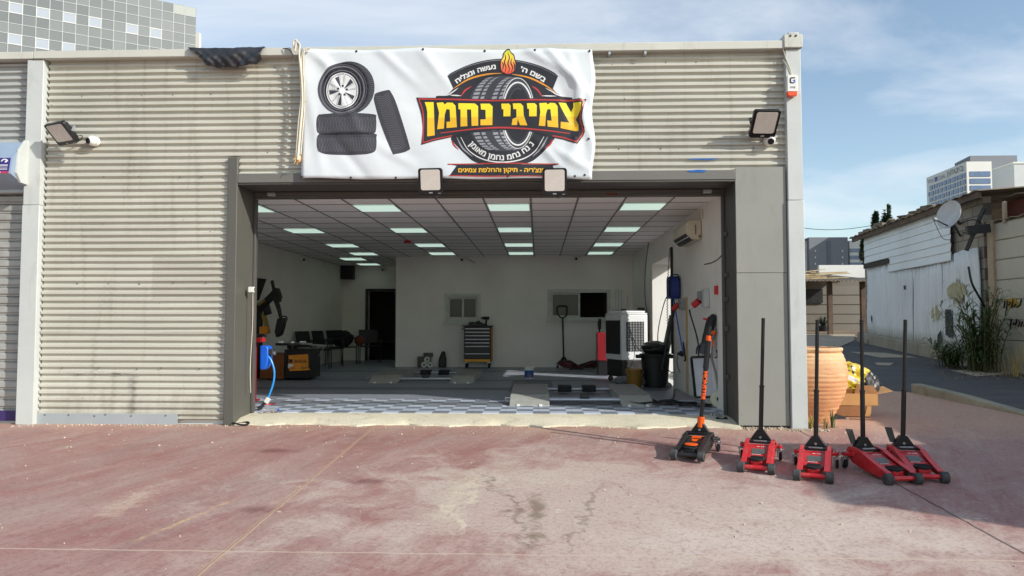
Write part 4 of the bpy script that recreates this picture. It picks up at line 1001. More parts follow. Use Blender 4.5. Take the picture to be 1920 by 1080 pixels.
# ================================================================== TROLLEY JACKS
def plate(m, prof, x0, th): m.prism([(x0, y, z) for y, z in prof], (th, 0, 0))
def trolley_jack(label, loc, rz, body, roller, handle='pole', pedal=False, group='red trolley jacks standing on the forecourt', deco=None, scale=1.0, wide=1.0):
    T = thing('trolley_jack', label, 'trolley jack', loc, rz, group)
    HW = .118 * wide; S_ = scale
    prof = [(-.31, .03), (-.318, .06), (-.31, .082), (-.20, .102), (-.06, .135), (.06, .168), (.17, .178), (.24, .172), (.255, .15), (.255, .09), (.16, .055), (-.02, .032)]
    for sx in (-1, 1):
        m = MB(); plate(m, prof, sx * HW - .006, .012)
        # folded top flange
        tops = [(-.31, .082), (-.20, .102), (-.06, .135), (.06, .168), (.17, .178), (.24, .172)]
        for k in range(5):
            (y0, z0), (y1, z1) = tops[k], tops[k + 1]; wf = .046 if k < 3 else .034; xa, xb = sx * (HW + .006), sx * (HW + .006 - wf)
            m.prism([(xa, y0, z0), (xb, y0, z0), (xb, y1, z1), (xa, y1, z1)], (0, 0, .006))
        for (y, z) in ((.2, .15), (.12, .14)): m.cyl((sx * (HW + .006), y, z), (sx * (HW + .016), y, z), .012, n=8)
        m.build('side_frame', body, T, bev=.0025)
        m = MB(); m.lathe([(.0, -.03), (.038, -.03), (.045, -.024), (.045, .024), (.038, .03), (.014, .03), (.014, .024), (.0, .024)], (sx * (HW + .002), -.325, .042), 22, axis=(sx, 0, 0), caps=False)
        m.build('front_roller', roller, T)
        # rear wing and castor
        m = MB(); m.prism([(sx * HW, .13, .115), (sx * (HW + .055), .20, .105), (sx * (HW + .064), .235, .105), (sx * (HW + .05), .25, .105), (sx * HW, .25, .115)], (0, 0, .026)); m.build('castor_wing', body, T, bev=.003)
        c = (sx * (HW + .046), .215, .036)
        m = MB(); m.cyl((c[0], c[1], .095), (c[0], c[1], .145), .012, n=10); m.box(c[0] - .03, c[0] + .03, c[1] - .028, c[1] + .028, .088, .096)
        for s2 in (-1, 1): m.prism([(c[0] + s2 * .022 - .002, c[1] - .026, .09), (c[0] + s2 * .022 - .002, c[1] + .026, .09), (c[0] + s2 * .022 - .002, c[1] + .012, .026), (c[0] + s2 * .022 - .002, c[1] - .012, .026)], (.004, 0, 0))
        f = m.build('castor', M_steel, T)
        m = MB(); m.lathe([(.0, -.014), (.012, -.014), (.026, -.013), (.036, -.010), (.036, .010), (.026, .013), (.0, .014)], c, 18, axis=(1, 0, 0), caps=False); m.build('wheel', M_rubber, f)
    m = MB(); m.cyl((-HW - .01, -.318, .045), (HW + .01, -.318, .045), .019, n=12); m.build('front_axle', body, T)
    m = MB(); m.prism([(-.085, y, z) for y, z in ((.13, .150), (.02, .140), (-.10, .108), (-.17, .088), (-.17, .060), (-.05, .05), (.13, .06))], (.17, 0, 0)); m.build('lift_arm', body, T, bev=.006)
    m = MB(); m.box(-.045, .045, -.265, -.18, .04, .085); m.box(-.065, .065, -.21, -.17, .05, .085); m.build('saddle_bracket', body, T, bev=.004)
    m = MB(); m.lathe([(.0, .0), (.05, .0), (.062, .008), (.064, .020), (.052, .024), (.0, .020)], (0, -.215, .082), 24, caps=False)
    for k in range(5): m.box(-.05, .05, -.255 + k * .02, -.249 + k * .02, .100, .110)
    m.build('saddle', M_rubber, T)
    m = MB(); m.box(-HW + .008, HW - .008, .14, .235, .150, .176); m.build('pump_cover', deco or M_dark, T, bev=.004)
    m = MB(); m.box(-.055, .055, .125, .150, .172, .182); m.build('valve_plate', M_steel if deco is None else M_dark, T, bev=.002)
    # yoke
    m = MB(); 
    m.prism([(-.088, .19, .174), (.088, .19, .174), (.075, .19, .196), (.028, .19, .262), (-.028, .19, .262), (-.075, .19, .196)], (0, .05, 0)); m.build('yoke', M_lblack, T, bev=.004)
    m = MB(); m.cyl((0, .186, .2), (0, .180, .2), .011, n=10); m.build('yoke_bolt', M_steel, T)
    if pedal: m = MB(); m.prism([(-.10, .22, .20), (-.05, .22, .20), (-.075, .245, .32), (-.135, .245, .325)], (0, .012, 0)); m.build('foot_pedal', M_lblack, T, bev=.003)
    return T
def place_pole(T, top, low_r=.0195, up_r=.0152, split=.42, mats=None):
    """handle from the yoke to a point given in the world; T must be placed already"""
    Mi = (Matrix.Translation(T.location) @ Euler((0, 0, T.rotation_euler.z)).to_matrix().to_4x4()).inverted()
    a = Vector((0, .215, .20)); b = Mi @ Vector(top); k = a.lerp(b, split)
    m = MB(); m.cyl(a, k, low_r, n=16); m.cyl(k - (k - a).normalized() * .0, k + (b - k).normalized() * .012, low_r + .003, n=16); m.build('handle_sleeve', M_lblack, T)
    m = MB(); m.cyl(k, b, up_r, n=16); m.build('handle', M_lblack, T, bev=.003)
    return a, b
def jack_print(T):
    """worn label on the lift arm"""
    def onarm(x, f, o=.004):
        P_ = ((.13, .150), (.02, .140), (-.10, .108), (-.17, .088)); L_ = f * 3; k = min(2, int(L_)); t_ = L_ - k
        y = P_[k][0] + (P_[k + 1][0] - P_[k][0]) * t_; z = P_[k][1] + (P_[k + 1][1] - P_[k][1]) * t_; return (x, y, z + o)
    m = MB(); m.face([onarm(-.055, .42), onarm(.055, .42), onarm(.055, .68), onarm(-.055, .68)]) if 0 else None
    for a, b in ((.40, .55), (.55, .66)): m.face([onarm(-.055, a), onarm(.055, a), onarm(.055, b), onarm(-.055, b)])
    m.build('label_plate', pm('label_grey', (92, 92, 88), .4, var=.3, sc=40), T, smooth=0)
    m = MB(); r = random.Random(4)
    for x in (-.02, -.008, .014, .03, .044): m.face([onarm(x, .24), onarm(x + .011, .24), onarm(x + .011, .29), onarm(x, .29)])
    for x in (-.05, -.036, -.02, -.006, .01): m.face([onarm(x, .69), onarm(x + .012, .69), onarm(x + .012, .73), onarm(x, .73)])
    m.build('label_marks', M_white, T, smooth=0)
M_roll = pm('worn_roller', (66, 66, 66), .8, var=.4, sc=20, bump=.3)
def on(u, v):
    p = gnd(u, v); p.z += .002; return p
def jack_at(front, rear):                       # front axle mid and rear castor mid on the ground
    f, r_ = gnd(*front), gnd(*rear); d = f - r_; rz = math.atan2(d.x, -d.y); c = f - Vector((math.sin(rz), -math.cos(rz), 0)) * .305
    c.z = gz(c.y) - .0; return c, rz
def jack(label, front, rear, top, pedal=False):
    c, rz = jack_at(front, rear); T = trolley_jack(label, c, rz, M_red, M_roll, pedal=pedal)
    T.rotation_euler = (math.atan(.046) * math.cos(rz), -math.atan(.046) * math.sin(rz) * 0, rz)
    foot = c.y + .2 * math.cos(rz); tp_ = at(top[0], top[1], foot); place_pole(T, tp_); jack_print(T); return T
jack('red trolley jack first from the left in the row, nearest the corner column', (1418, 886), (1430, 852), (1432, 598))
jack('red trolley jack second from the left, its saddle facing straight out in full sun', (1525, 902), (1532, 868), (1533, 601))
jack('red trolley jack third from the left, turned sideways with a raised foot pedal', (1690, 907), (1594, 866), (1608, 600), True)
jack('red trolley jack rightmost in the row, partly behind its sideways neighbour', (1738, 903), (1675, 861), (1693, 601), True)
# black and orange jack
c, rz = jack_at((1290, 865), (1323, 834))
OJ = trolley_jack('low black trolley jack with orange decals and an orange lettered handle sleeve', c, rz, pm('satin_black', (38, 38, 38), .4, var=.25), M_roll, group='red trolley jacks standing on the forecourt', deco=pm('charcoal_cover', (52, 52, 52), .5))
del OJ['group']
foot = c.y + .2 * math.cos(rz)
Mi = (Matrix.Translation(OJ.location) @ Euler((0, 0, rz)).to_matrix().to_4x4()).inverted()
a, b = Vector((0, .215, .22)), Mi @ at(1331, 606, foot)
def seg(f0, f1, r_, name, mat): m = MB(); m.cyl(a.lerp(b, f0), a.lerp(b, f1), r_, n=18); return m.build(name, mat, OJ, bev=.003)
seg(0, .10, .034, 'collar', M_orange); seg(.10, .25, .019, 'handle', M_lblack); seg(.25, .56, .0215, 'lettered_sleeve', M_lblack); seg(.56, .83, .026, 'handle_grip', M_lblack); seg(.83, .88, .024, 'orange_band', M_orange); seg(.88, .97, .019, 'handle', M_lblack)
ax = (b - a).normalized()
m = MB(); wd = math.atan2(0, 1)
cdir = (Mi.to_3x3() @ (CAM - at(1325, 720, foot))); cdir -= ax * cdir.dot(ax); cdir.normalize(); sd = ax.cross(cdir)
def wrap(x, y):                                  # word runs down the sleeve
    P0 = a.lerp(b, .535 - .27 * x); an = (.5 - y) * 2.1
    return P0 + (cdir * math.cos(an) + sd * -math.sin(an)) * .0228
letters(m, 'MONSTER', lambda x, y: (x, y, 0), 0, lift=(0, 0, .0001), fat=.085)
for k in range(-1, 12): bmesh.ops.bisect_plane(m.bm, geom=m.bm.verts[:] + m.bm.edges[:] + m.bm.faces[:], plane_co=(0, k / 10, 0), plane_no=(0, 1, 0), dist=1e-5)
for v_ in m.bm.verts: v_.co = wrap(v_.co.x, v_.co.y) + cdir * v_.co.z * 2
m.build('lettering', M_orange, OJ, smooth=0)
m = MB()
m.face([(-.045, .10, .1535), (.045, .10, .1535), (.045, .02, .1445), (-.045, .02, .1445)]); m.face([(-.035, .0, .140), (.03, .0, .140), (.02, -.05, .1265), (-.02, -.05, .1265)])
m.build('decal', M_orange, OJ, smooth=0)
m = MB(); m.lathe([(.0, .0), (.056, .0), (.062, .006), (.056, .012), (.0, .012)], (0, -.18, .112), 20, caps=False); m.build('saddle_ring', M_orange, OJ)

# ================================================================== BY THE CORNER
pc = Vector((3.16, .42, gz(.42)))
PT = thing('terracotta_pot', 'big ribbed terracotta pot behind the corner column', 'plant pot', pc)
prof = [(.0, .0), (.185, .0), (.195, .02)]
H = .845
def pr_(z): # belly curve
    t_ = z / H; return .185 + .205 * math.sin(min(1, t_ / .66) * math.pi / 2) ** .9 if t_ < .66 else .39 - .085 * ((t_ - .66) / .34) ** 1.8
z = .03; rp_ = random.Random(3)
while z < H - .06:
    f = rp_.uniform(.6, 1.3) if z < H * .62 else .12
    prof += [(pr_(z), z), (pr_(z) + .007 * f, z + .012), (pr_(z + .03) + .006 * f, z + .030), (pr_(z + .04), z + .040)]; z += rp_.uniform(.041, .056)
prof += [(.312, H - .055), (.335, H - .04), (.345, H - .015), (.335, H), (.30, H), (.29, H - .05), (.30, H - .3), (.0, H - .32)]
def potm():
    t = NT('terracotta'); o = t.obj(); x, y, z = t.xyz(o)
    c = t.ramp(t.noise(t.map(o, (1, 1, 3)), 2.2, 8, .65), [(.3, rgb(198, 134, 92)), (.55, rgb(216, 158, 112)), (.72, rgb(226, 180, 136))])
    c = t.mix(t.ramp(t.math('ADD', z, t.math('MULTIPLY', t.noise(o, 4, 7, .7), .5)), [(.72, 0), (.98, .55)]), c, rgb(232, 200, 156))
    c = t.mix(t.ramp(t.noise(t.map(o, (1.5, 1.5, .5)), 3.5, 9, .72, .5), [(.58, 0), (.74, .6)]), c, rgb(148, 104, 76))
    c = t.mix(t.ramp(t.noise(o, 42, 3), [(.66, 0), (.74, .6)]), c, rgb(126, 84, 60))
    t.put(c, t.i['Base Color']); t.i['Roughness'].default_value = .9; t.bump(t.noise(o, 34, 6, .7), .5, .004); return t.m
m = MB(); m.lathe(prof, (0, 0, 0), 56, caps=False)
r = random.Random(2)
for v in m.bm.verts: v.co += Vector((r.uniform(-1, 1), r.uniform(-1, 1), r.uniform(-1, 1))) * .0025
m.build('body', potm(), PT, smooth=60)
def blades(m, c, n, h, sp_, w=.006, seed=1, bend=.5):
    r = random.Random(seed); c = Vector(c)
    for k in range(n):
        a_ = r.uniform(0, 6.28); d = Vector((math.cos(a_), math.sin(a_), 0)); b0 = c + d * r.uniform(0, sp_) ; hh = h * r.uniform(.5, 1.1); bd = r.uniform(.2, 1) * bend * hh; s = d.cross(Vector((0, 0, 1))) * w * r.uniform(.6, 1.3)
        pts = [b0 + d * bd * t_ ** 2 + Vector((0, 0, hh * (t_ - .25 * t_ ** 3))) for t_ in (0, .35, .7, 1)]
        for j in range(3):
            w0, w1 = (1, .9, .6, .02)[j], (1, .9, .6, .02)[j + 1]; m.face([pts[j] - s * w0, pts[j] + s * w0, pts[j + 1] + s * w1, pts[j + 1] - s * w1])
M_leaf = pm('green_leaf', (74, 100, 46), .6, var=.4, sc=3); M_dry = pm('dry_grass', (168, 150, 84), .8, var=.3)
for k, (x, y, h) in enumerate(((2.95, -.08, .22), (3.02, -.02, .2), (3.22, .0, .28), (3.12, -.06, .17))):
    m = MB(); blades(m, (0, 0, 0), 26, h, .03, .004, k, .35); w = m.build('weed', M_leaf if k == 2 else M_dry, smooth=0); w.location = (x, y, gz(y)); tag(w, ('dry weed tuft at the foot of the corner column', 'dry weed tuft between column and terracotta pot', 'tall green weed growing in front of the terracotta pot', 'low dry weed in front of the terracotta pot')[k], 'weed', 'weeds by the corner')
M_card = pm('cardboard', (194, 146, 92), .85, var=.1, sc=5, dirt=.1); M_cardd = pm('cardboard_brown', (150, 104, 66), .85, var=.12)
# lower box
x0, x1 = 3.50, 3.95; yb = .63
BX = thing('cardboard_box', 'flattened brown cardboard box lying under an open box by the pot', 'cardboard box', ((x0 + x1) / 2, yb + .2, gz(yb + .2)), R(-4), 'cardboard boxes by the pot')
m = MB(); m.prism([(-.26, -.19, 0), (.21, -.2, 0), (.22, .18, 0), (-.25, .2, 0)], (.01, 0, .135)); m.build('body', M_cardd, BX, bev=.004)
m = MB(); m.prism([(.14, -.204, .005), (.20, -.204, .005), (.215, -.204, .12), (.17, -.204, .13)], (0, .003, 0)); m.build('side_flap', M_card, BX)
BY_ = thing('cardboard_box', 'open cardboard box with bent flaps stacked on the flattened one', 'cardboard box', (3.75, yb + .2, gz(yb) + .14), R(-3), 'cardboard boxes by the pot')
m = MB(); w, d, h = .27, .2, .14
for q in ((-w, w, -d, -d + .005), (-w, w, d - .005, d), (-w, -w + .005, -d, d), (w - .005, w, -d, d)): m.box(*q, .0, h)
m.box(-w, w, -d, d, 0, .005); m.build('body', M_card, BY_)
for pts, mt in (([(-w, -d, h), (-.02, -d, h), (-.04, -d - .05, h + .06), (-w + .03, -d - .02, h + .08)], M_card), ([(.0, -d, h), (w, -d, h), (w - .04, -d + .02, h + .09), (.03, -d + .01, h + .10)], M_cardd), ([(w, -d, h), (w, d, h), (w + .20, d - .05, h + .06), (w + .18, -d + .02, h + .03)], M_card), ([(-w, d, h), (w, d, h), (w - .06, d + .03, h + .13), (-w + .05, d + .03, h + .13)], M_card)):
    m = MB(); m.prism(pts, (0, .004, .003)); m.build('flap', mt, BY_)
def bagm():
    t = NT('printed_bag'); o = t.obj(); c = t.ramp(t.noise(o, 7, 3, .5, .6), [(.38, rgb(66, 64, 64)), (.42, rgb(204, 176, 40)), (.60, rgb(212, 186, 46)), (.63, rgb(216, 214, 206))]); t.put(c, t.i['Base Color']); t.i['Roughness'].default_value = .35; return t.m
def crumple(name, c, r_, sc, mat, label, cat, seed, amp=.35, group=None):
    m = MB(); bmesh.ops.create_icosphere(m.bm, subdivisions=4, radius=1); rr = random.Random(seed); fs = [(Vector((rr.uniform(-1, 1), rr.uniform(-1, 1), rr.uniform(-1, 1))).normalized() * rr.uniform(2.5, 9), rr.uniform(0, 6), rr.uniform(.3, 1)) for _ in range(14)]
    for v in m.bm.verts:
        k = 1 + amp * sum(abs(math.sin(f.dot(v.co) + p_)) * w_ for f, p_, w_ in fs) / 6 - amp * .6
        n_ = v.co.copy(); v.co = Vector((v.co.x * sc[0], v.co.y * sc[1], v.co.z * sc[2])) * r_ * k
    zmin = min(v.co.z for v in m.bm.verts)
    for v in m.bm.verts: v.co.z -= zmin
    o = m.build(name, mat, smooth=14); o.location = c; return tag(o, label, cat, group)
zt_ = gz(yb) + .27
crumple('plastic_bag', (3.76, .83, zt_ - .09), .19, (1.05, .7, .85), bagm(), 'crumpled yellow and grey bag spilling out of the open cardboard box', 'bag', 3, .75)
crumple('plastic_bag', (3.58, .74, zt_ - .06), .12, (.9, .8, 1.3), pm('white_bag', (222, 222, 220), .5), 'crumpled white bag between the terracotta pot and the yellow bag', 'bag', 5, .6)
crumple('plastic_bag', (3.95, .78, zt_ - .12), .13, (.9, .6, 1.2), pm('dark_bag', (58, 56, 56), .4, var=.3), 'dark grey bag at the right side of the yellow bag', 'bag', 8, .6)
m = MB(); m.prism([(3.40, .50, gz(.5)), (3.60, .50, gz(.5)), (3.58, .52, gz(.5) + .03), (3.46, .58, gz(.5) + .065), (3.40, .55, gz(.5) + .05)], (0, .08, 0)); tag(m.build('shoe_sole', M_dark, bev=.01), 'dark grey scrap lying beside the base of the terracotta pot', 'scrap')
m = MB(); m.bar((3.62, .50, gz(.5) + .008), (3.86, .44, gz(.44) + .008), .012, .012); tag(m.build('stick', M_cardd), 'thin brown stick on the ground in front of the boxes', 'stick')
# bits at the threshold
p = flr(505, 774); BT = thing('plastic_bottle', 'clear crushed plastic bottle lying by the left jamb', 'bottle', (p.x, p.y, .03), R(8))
t = NT('clear_plastic'); t.i['Base Color'].default_value = rgb(235, 238, 240); t.i['Roughness'].default_value = .15; t.i['Transmission Weight'].default_value = .85; t.i['IOR'].default_value = 1.3
m = MB(); m.lathe([(.0, -.08), (.026, -.078), (.03, -.06), (.026, -.03), (.03, 0), (.026, .03), (.03, .05), (.012, .085), (.012, .095)], (0, 0, 0), 14, axis=(1, 0, .05), caps=False); m.build('body', t.m, BT, smooth=60)
m = MB(); m.lathe([(.0, .094), (.014, .094), (.014, .112), (.0, .112)], (0, 0, 0), 12, axis=(1, 0, .05), caps=False); m.build('cap', M_blue, BT)
p = at(455, 784, -.02); m = MB(); m.tube([(p.x + .09 * math.cos(a_), p.y - .05 + .06 * math.sin(a_), gz(0) + .02 + .01 * math.sin(a_ * 2)) for a_ in [k * .45 for k in range(17)]], .011, 8); tag(m.build('rubber_ring', M_rubber), 'loop of black rubber lying at the foot of the left jamb', 'rubber loop')
p = flr(1338, 777); m = MB(M=Matrix.Translation((p.x, p.y - .12, -.02)))
for k in range(4): m.box(-.07 + k * .036, -.045 + k * .036, -.02, .02, 0, .05)
m.box(-.075, .065, -.025, .025, 0, .02); tag(m.build('metal_block', M_steel, bev=.004), 'small notched metal block on the threshold behind the black jack', 'metal block')
m = MB(M=Matrix.Translation((p.x + .03, p.y - .27, -.045))); m.box(-.06, .06, -.02, .02, 0, .035); m.cyl((-.05, 0, .03), (-.05, 0, .05), .02); m.cyl((.04, 0, .03), (.04, 0, .05), .02); tag(m.build('rubber_pad', M_rubber, bev=.005), 'small black rubber pad in front of the notched metal block', 'rubber pad')
# grit along the wall foot
m = MB(); r = random.Random(12)
for k in range(420):
    x = r.choice((r.uniform(2.2, 3.1), r.uniform(2.2, 3.1), r.uniform(-5.9, -3.4), r.uniform(-3.4, 2.2))); y = -abs(r.gauss(0, .06)) - (.13 if x > 2.7 or x < -5.7 else .06) ; s_ = r.uniform(.004, .013) * (.95 if x > 2.2 else .8)
    m.cbox((x, y, gz(y) + s_ * .4), (s_ * 2, s_ * 1.5, s_ * 1.1), (r.uniform(0, 3), r.uniform(0, 3), r.uniform(0, 3)))
g_ = m.build('gravel', pm('grit', (186, 172, 150), .9, var=.3), smooth=0); g_['kind'] = 'stuff'; g_['label'] = 'loose grit along the foot of the facade'
m = MB(); r = random.Random(22)
for k in range(240):
    x, y = r.uniform(-6, 5), -.3 - 4.5 * r.random() ** 1.6; s_ = r.choice((.004, .006, .009)) * r.uniform(.6, 1.2)
    m.cbox((x, y, gz(y) + s_ * .3), (s_ * 2, s_ * 1.6, s_), (r.uniform(0, 3), r.uniform(0, 3), r.uniform(0, 3)))
g_ = m.build('gravel', pm('grit', (186, 172, 150), .9, var=.3), smooth=0); g_['kind'] = 'stuff'; g_['label'] = 'scattered pale crumbs on the red forecourt'
# ================================================================== INSIDE THE WORKSHOP
def obj1(name, m, mat, label, cat, bev=0, group=None, smooth=35): return tag(m.build(name, mat, bev=bev, smooth=smooth), label, cat, group)
# --- drive-on lift platforms
M_lift = pm('lift_grey', (164, 165, 158), .6, .0, .1, 12, .3, dirt=.25)
def ramp_lift(label, loc):
    T = thing('car_lift', label, 'car lift', loc, 0, 'low drive-on lifts on the tiled floor')
    for x0, w in ((-.92, .51), (.51, .41)):
        m = MB(); m.prism([(x0, 0, .012), (x0, .40, .112), (x0, 1.95, .118), (x0, 1.95, .0), (x0, .40, .0), (x0, .0, .0)], (w, 0, 0)); r_ = m.build('ramp', M_lift, T, bev=.004)
        for k in (.22, .78):
            m = MB(); m.box(x0 + w * k - .02, x0 + w * k + .02, -.012, .02, 0.0, .028); m.build('clip', M_white, r_, bev=.003)
        m = MB(); m.box(x0 + .02, x0 + w - .02, .42, 1.9, .1185, .1205); m.build('tread_strip', pm('lift_tread', (142, 143, 138), .75, bump=.5, sc=20), r_, smooth=0)
    m = MB(); m.cyl((-.41, .26, .06), (.51, .26, .06), .036, n=14); m.build('cross_tube', M_steel, T)
    m = MB(); m.cyl((-.41, 1.62, .07), (.51, 1.62, .07), .026, n=14); m.build('cross_tube', M_steel, T)
    m = MB(); m.box(-.01, .11, .20, .32, .085, .13); m.build('clamp', M_dark, T, bev=.004)
    for x in (-.26, .10): m = MB(); m.box(x, x + .2, 1.50, 1.76, .035, .125); m.build('rubber_pad', M_rubber, T, bev=.01)
    m = MB(); m.tube([(-.92, .16, .05), (-.98, .16, .05), (-.98, .16, .09), (-.92, .16, .09)], .008, 6); m.build('pull_handle', M_steel, T)
    return T
RL = ramp_lift('low grey drive-on lift near the doorway, its front edge in sunlight', (.545, 1.12, .006))
dup(RL, (-2.06, 4.45, .006), None, 'low grey drive-on lift further back on the left, wholly in shade')
# --- tool cabinet
cx = at(895, 650, 8.5); cw = .72
TC = thing('tool_cabinet', 'black rolling tool cabinet with silver drawer pulls and yellow trim', 'tool cabinet', (cx.x, 8.72, .006))
M_cab = pm('cabinet_black', (30, 30, 32), .4, var=.15)
m = MB(); m.box(-.31, .31, -.22, .22, .15, .95); m.build('body', M_cab, TC, bev=.008)
m = MB(); m.box(-.345, .345, -.24, .23, .952, .985); m.build('top', M_black, TC, bev=.01)
m = MB(); m.box(-.30, .30, -.236, -.221, .155, .21); m.build('bottom_trim', M_yellow, TC, bev=.003)
m = MB(); m.box(.312, .33, -.20, .2, .18, .94); m.build('side_trim', M_yellow, TC, bev=.004)
m = MB(); m.box(.332, .345, -.22, -.18, .18, .95); m.build('side_post', M_cab, TC)
zs = [.935, .855, .775, .69, .61, .53, .36, .215]
for k in range(7):
    m = MB(); m.box(-.295, .295, -.238, -.221, zs[k + 1] + .006, zs[k] - .004); d_ = m.build('drawer', M_cab, TC, bev=.004)
    m = MB(); m.box(-.285, .285, -.256, -.2385, zs[k] - .034, zs[k] - .012); m.build('drawer_pull', M_steel, d_, bev=.003)
m = MB(); m.cyl((-.36, -.1, .90), (-.36, .1, .90), .012, n=8); m.bar((-.345, -.1, .9), (-.36, -.1, .9), .02, .02); m.bar((-.345, .1, .9), (-.36, .1, .9), .02, .02); m.build('push_handle', M_dark, TC)
for x in (-.26, .26):
    for y in (-.17, .17):
        m = MB(); m.box(x - .035, x + .035, y - .03, y + .03, .125, .149); f_ = m.build('castor', M_steel, TC); m = MB(); m.lathe([(0, -.018), (.05, -.018), (.062, -.01), (.062, .01), (.05, .018), (0, .018)], (x, y, .062), 18, axis=(1, 0, 0), caps=False); m.build('wheel', M_rubber, f_)
dz = .985 + .006
DR = thing('cordless_drill', 'black cordless drill standing on the tool cabinet', 'drill', (cx.x + .18, 8.68, dz))
m = MB(); m.box(-.055, .035, -.04, .04, .0, .045); m.build('battery', M_black, DR, bev=.006)
m = MB(); m.bar((-.0, 0, .045), (.02, 0, .15), .045, .04, up=(0, 1, 0)); m.cyl((-.07, 0, .175), (.085, 0, .175), .034, n=14); m.build('body', M_black, DR, bev=.005)
m = MB(); m.cyl((-.07, 0, .175), (-.12, 0, .175), .022, .012, 12); m.build('chuck', M_dark, DR)
m = MB(M=Matrix.Translation((cx.x - .05, 8.7, dz))); m.box(-.17, .22, -.1, .12, 0, .05); m.box(-.15, -.04, -.08, .08, .05, .085); m.cyl((-.02, 0, .055), (.1, 0, .085), .03, n=10); m.bar((.03, 0, .08), (.13, .04, .06), .05, .03); obj1('tool_tray', m, M_black, 'heap of black hand tools in a tray on the tool cabinet', 'tools', .006)
# --- toilet rolls, dark bag
p = at(797, 686, 8.8); 
m = MB(M=Matrix.Translation((p.x, 8.86, .006))); m.box(-.19, .12, -.02, .12, 0, .25); m.box(-.05, .16, .0, .13, .25, .34); obj1('carton', m, pm('grey_carton', (96, 92, 84), .8, var=.3), 'dull grey carton against the office wall behind paper rolls', 'carton', .004)
for k, (dx_, z) in enumerate(((-.015, .075), (.125, .075), (.055, .195))):
    m = MB(); m.lathe([(.028, -.05), (.066, -.05), (.066, .05), (.028, .05), (.028, -.05)], (0, 0, 0), 24, axis=(0, 1, 0), caps=False); o = m.build('paper_roll', M_white); o.location = (p.x + dx_, 8.76, z); tag(o, ('white paper roll at the lower left of the small pile', 'white paper roll at the lower right of the small pile', 'white paper roll on top of the small pile')[k], 'paper roll', 'pile of paper rolls by the office wall')
p = at(829, 660, 8.8); m = MB(M=Matrix.Translation((p.x, 8.8, .006))); m.prism([(-.09, 0, 0), (.09, 0, 0), (.095, .02, .18), (.06, .05, .36), (.02, .06, .39), (-.03, .06, .36), (-.08, .03, .2)], (0, .1, 0)); obj1('backpack', m, M_black, 'narrow black bag leaning on the office wall left of the tool cabinet', 'bag', .03)
# --- paint pail with blue label
p = flr(992, 710); PB = thing('paint_pail', 'small white lidded pail with a blue label on the tiled floor', 'pail', (p.x, p.y, .006))
m = MB(); m.lathe([(0, 0), (.082, 0), (.092, .19), (.0, .19)], n=28, caps=False); m.build('body', M_white, PB)
m = MB(); m.lathe([(.0842, .015), (.0925, .155)], n=28, caps=False); m.build('label_band', pm('pail_blue', (40, 98, 160), .5, var=.4, sc=9), PB)
m = MB(); m.lathe([(0, .19), (.098, .19), (.098, .215), (.085, .222), (0, .222)], n=28, caps=False); m.build('lid', M_white, PB)
m = MB()
for k in range(9): a0 = -2.0 + k * .1; m.prism([(.0895 * math.cos(a_), .0895 * math.sin(a_), z) for a_, z in ((a0, .03), (a0 + .1, .03), (a0 + .1, .07 + .03 * math.sin(k * 1.4)), (a0, .07 + .03 * math.sin((k - 1) * 1.4)))], (.001, -.002, 0))
m.build('label_picture', pm('picture_brown', (150, 88, 60), .5, var=.4), PB)
# --- golden bucket, black bin
p = flr(1191, 728); BK = thing('bucket', 'golden brown metal bucket with a rim and handle beside the black bin', 'bucket', (p.x, p.y + .1, .006))
m = MB(); m.lathe([(0, 0), (.115, 0), (.125, .12), (.14, .28), (.150, .285), (.150, .30), (.138, .30), (.12, .1), (0, .02)], n=32, caps=False); m.build('body', pm('gold_paint', (150, 112, 44), .4, .4, .15), BK)
m = MB(); m.tube([(.15 * math.cos(a_), -.13 * math.sin(a_) * .6 - .03, .27 - .10 * math.sin(a_)) for a_ in [k * math.pi / 12 for k in range(13)]], .005, 6); m.build('handle', M_steel, BK)
p = flr(1246, 728); BB = thing('waste_bin', 'big round black waste bin heaped with black things by the right wall', 'bin', (1.93, p.y + .2, .006))
m = MB(); m.lathe([(0, 0), (.20, 0), (.235, .5), (.26, .5), (.265, .54), (.24, .55), (.22, .5), (0, .45)], n=32, caps=False); 
for sx in (-1, 1): m.cbox((sx * .28, 0, .50), (.08, .12, .06))
m.build('body', M_black, BB, bev=.004)
crumple('black_bag', (1.93, p.y + .2, .51), .2, (1, 1, .55), pm('bag_black', (26, 26, 28), .35, var=.3), 'crumpled black sack heaped in the waste bin', 'bag', 11)
# --- evaporative cooler
p = flr(1172, 716); AC = thing('air_cooler', 'tall white evaporative air cooler on wheels with a dark grille', 'air cooler', (1.58, 5.0, .006), R(-66))
M_wp = pm('cooler_white', (214, 216, 216), .4, var=.04)
w, d = .29, .27
m = MB(); m.box(-w, w, -d, d, .40, 1.20); m.prism([(-w, -d, 1.20), (w, -d, 1.20), (w, d, 1.20), (-w, d, 1.20)], (0, 0, .03)); m.prism([(-w + .03, -d + .03, 1.23), (w - .03, -d + .03, 1.23), (w - .03, d - .03, 1.23), (-w + .03, d - .03, 1.23)], (0, 0, .04)); m.build('casing', M_wp, AC, bev=.02)
m = MB(); m.box(-w + .02, w - .02, -d + .02, d - .02, .10, .40); m.build('water_tank', M_black, AC, bev=.015)
m = MB(); m.box(-w * .86, w * .86, -d - .012, -d - .001, .50, 1.10)
m.build('front_louvre', M_black, AC, bev=.006)
for k in range(9): m = MB(); m.box(-w * .8, w * .8, -d - .020, -d - .0125, .53 + k * .062, .555 + k * .062); m.build('louvre_blade', M_dark, AC)
m = MB(); m.box(w + .001, w + .006, -d * .62, d * .66, .56, 1.07); m.build('side_filter', pm('filter_grey', (118, 120, 122), .8, bump=.5, sc=30), AC)
m = MB()
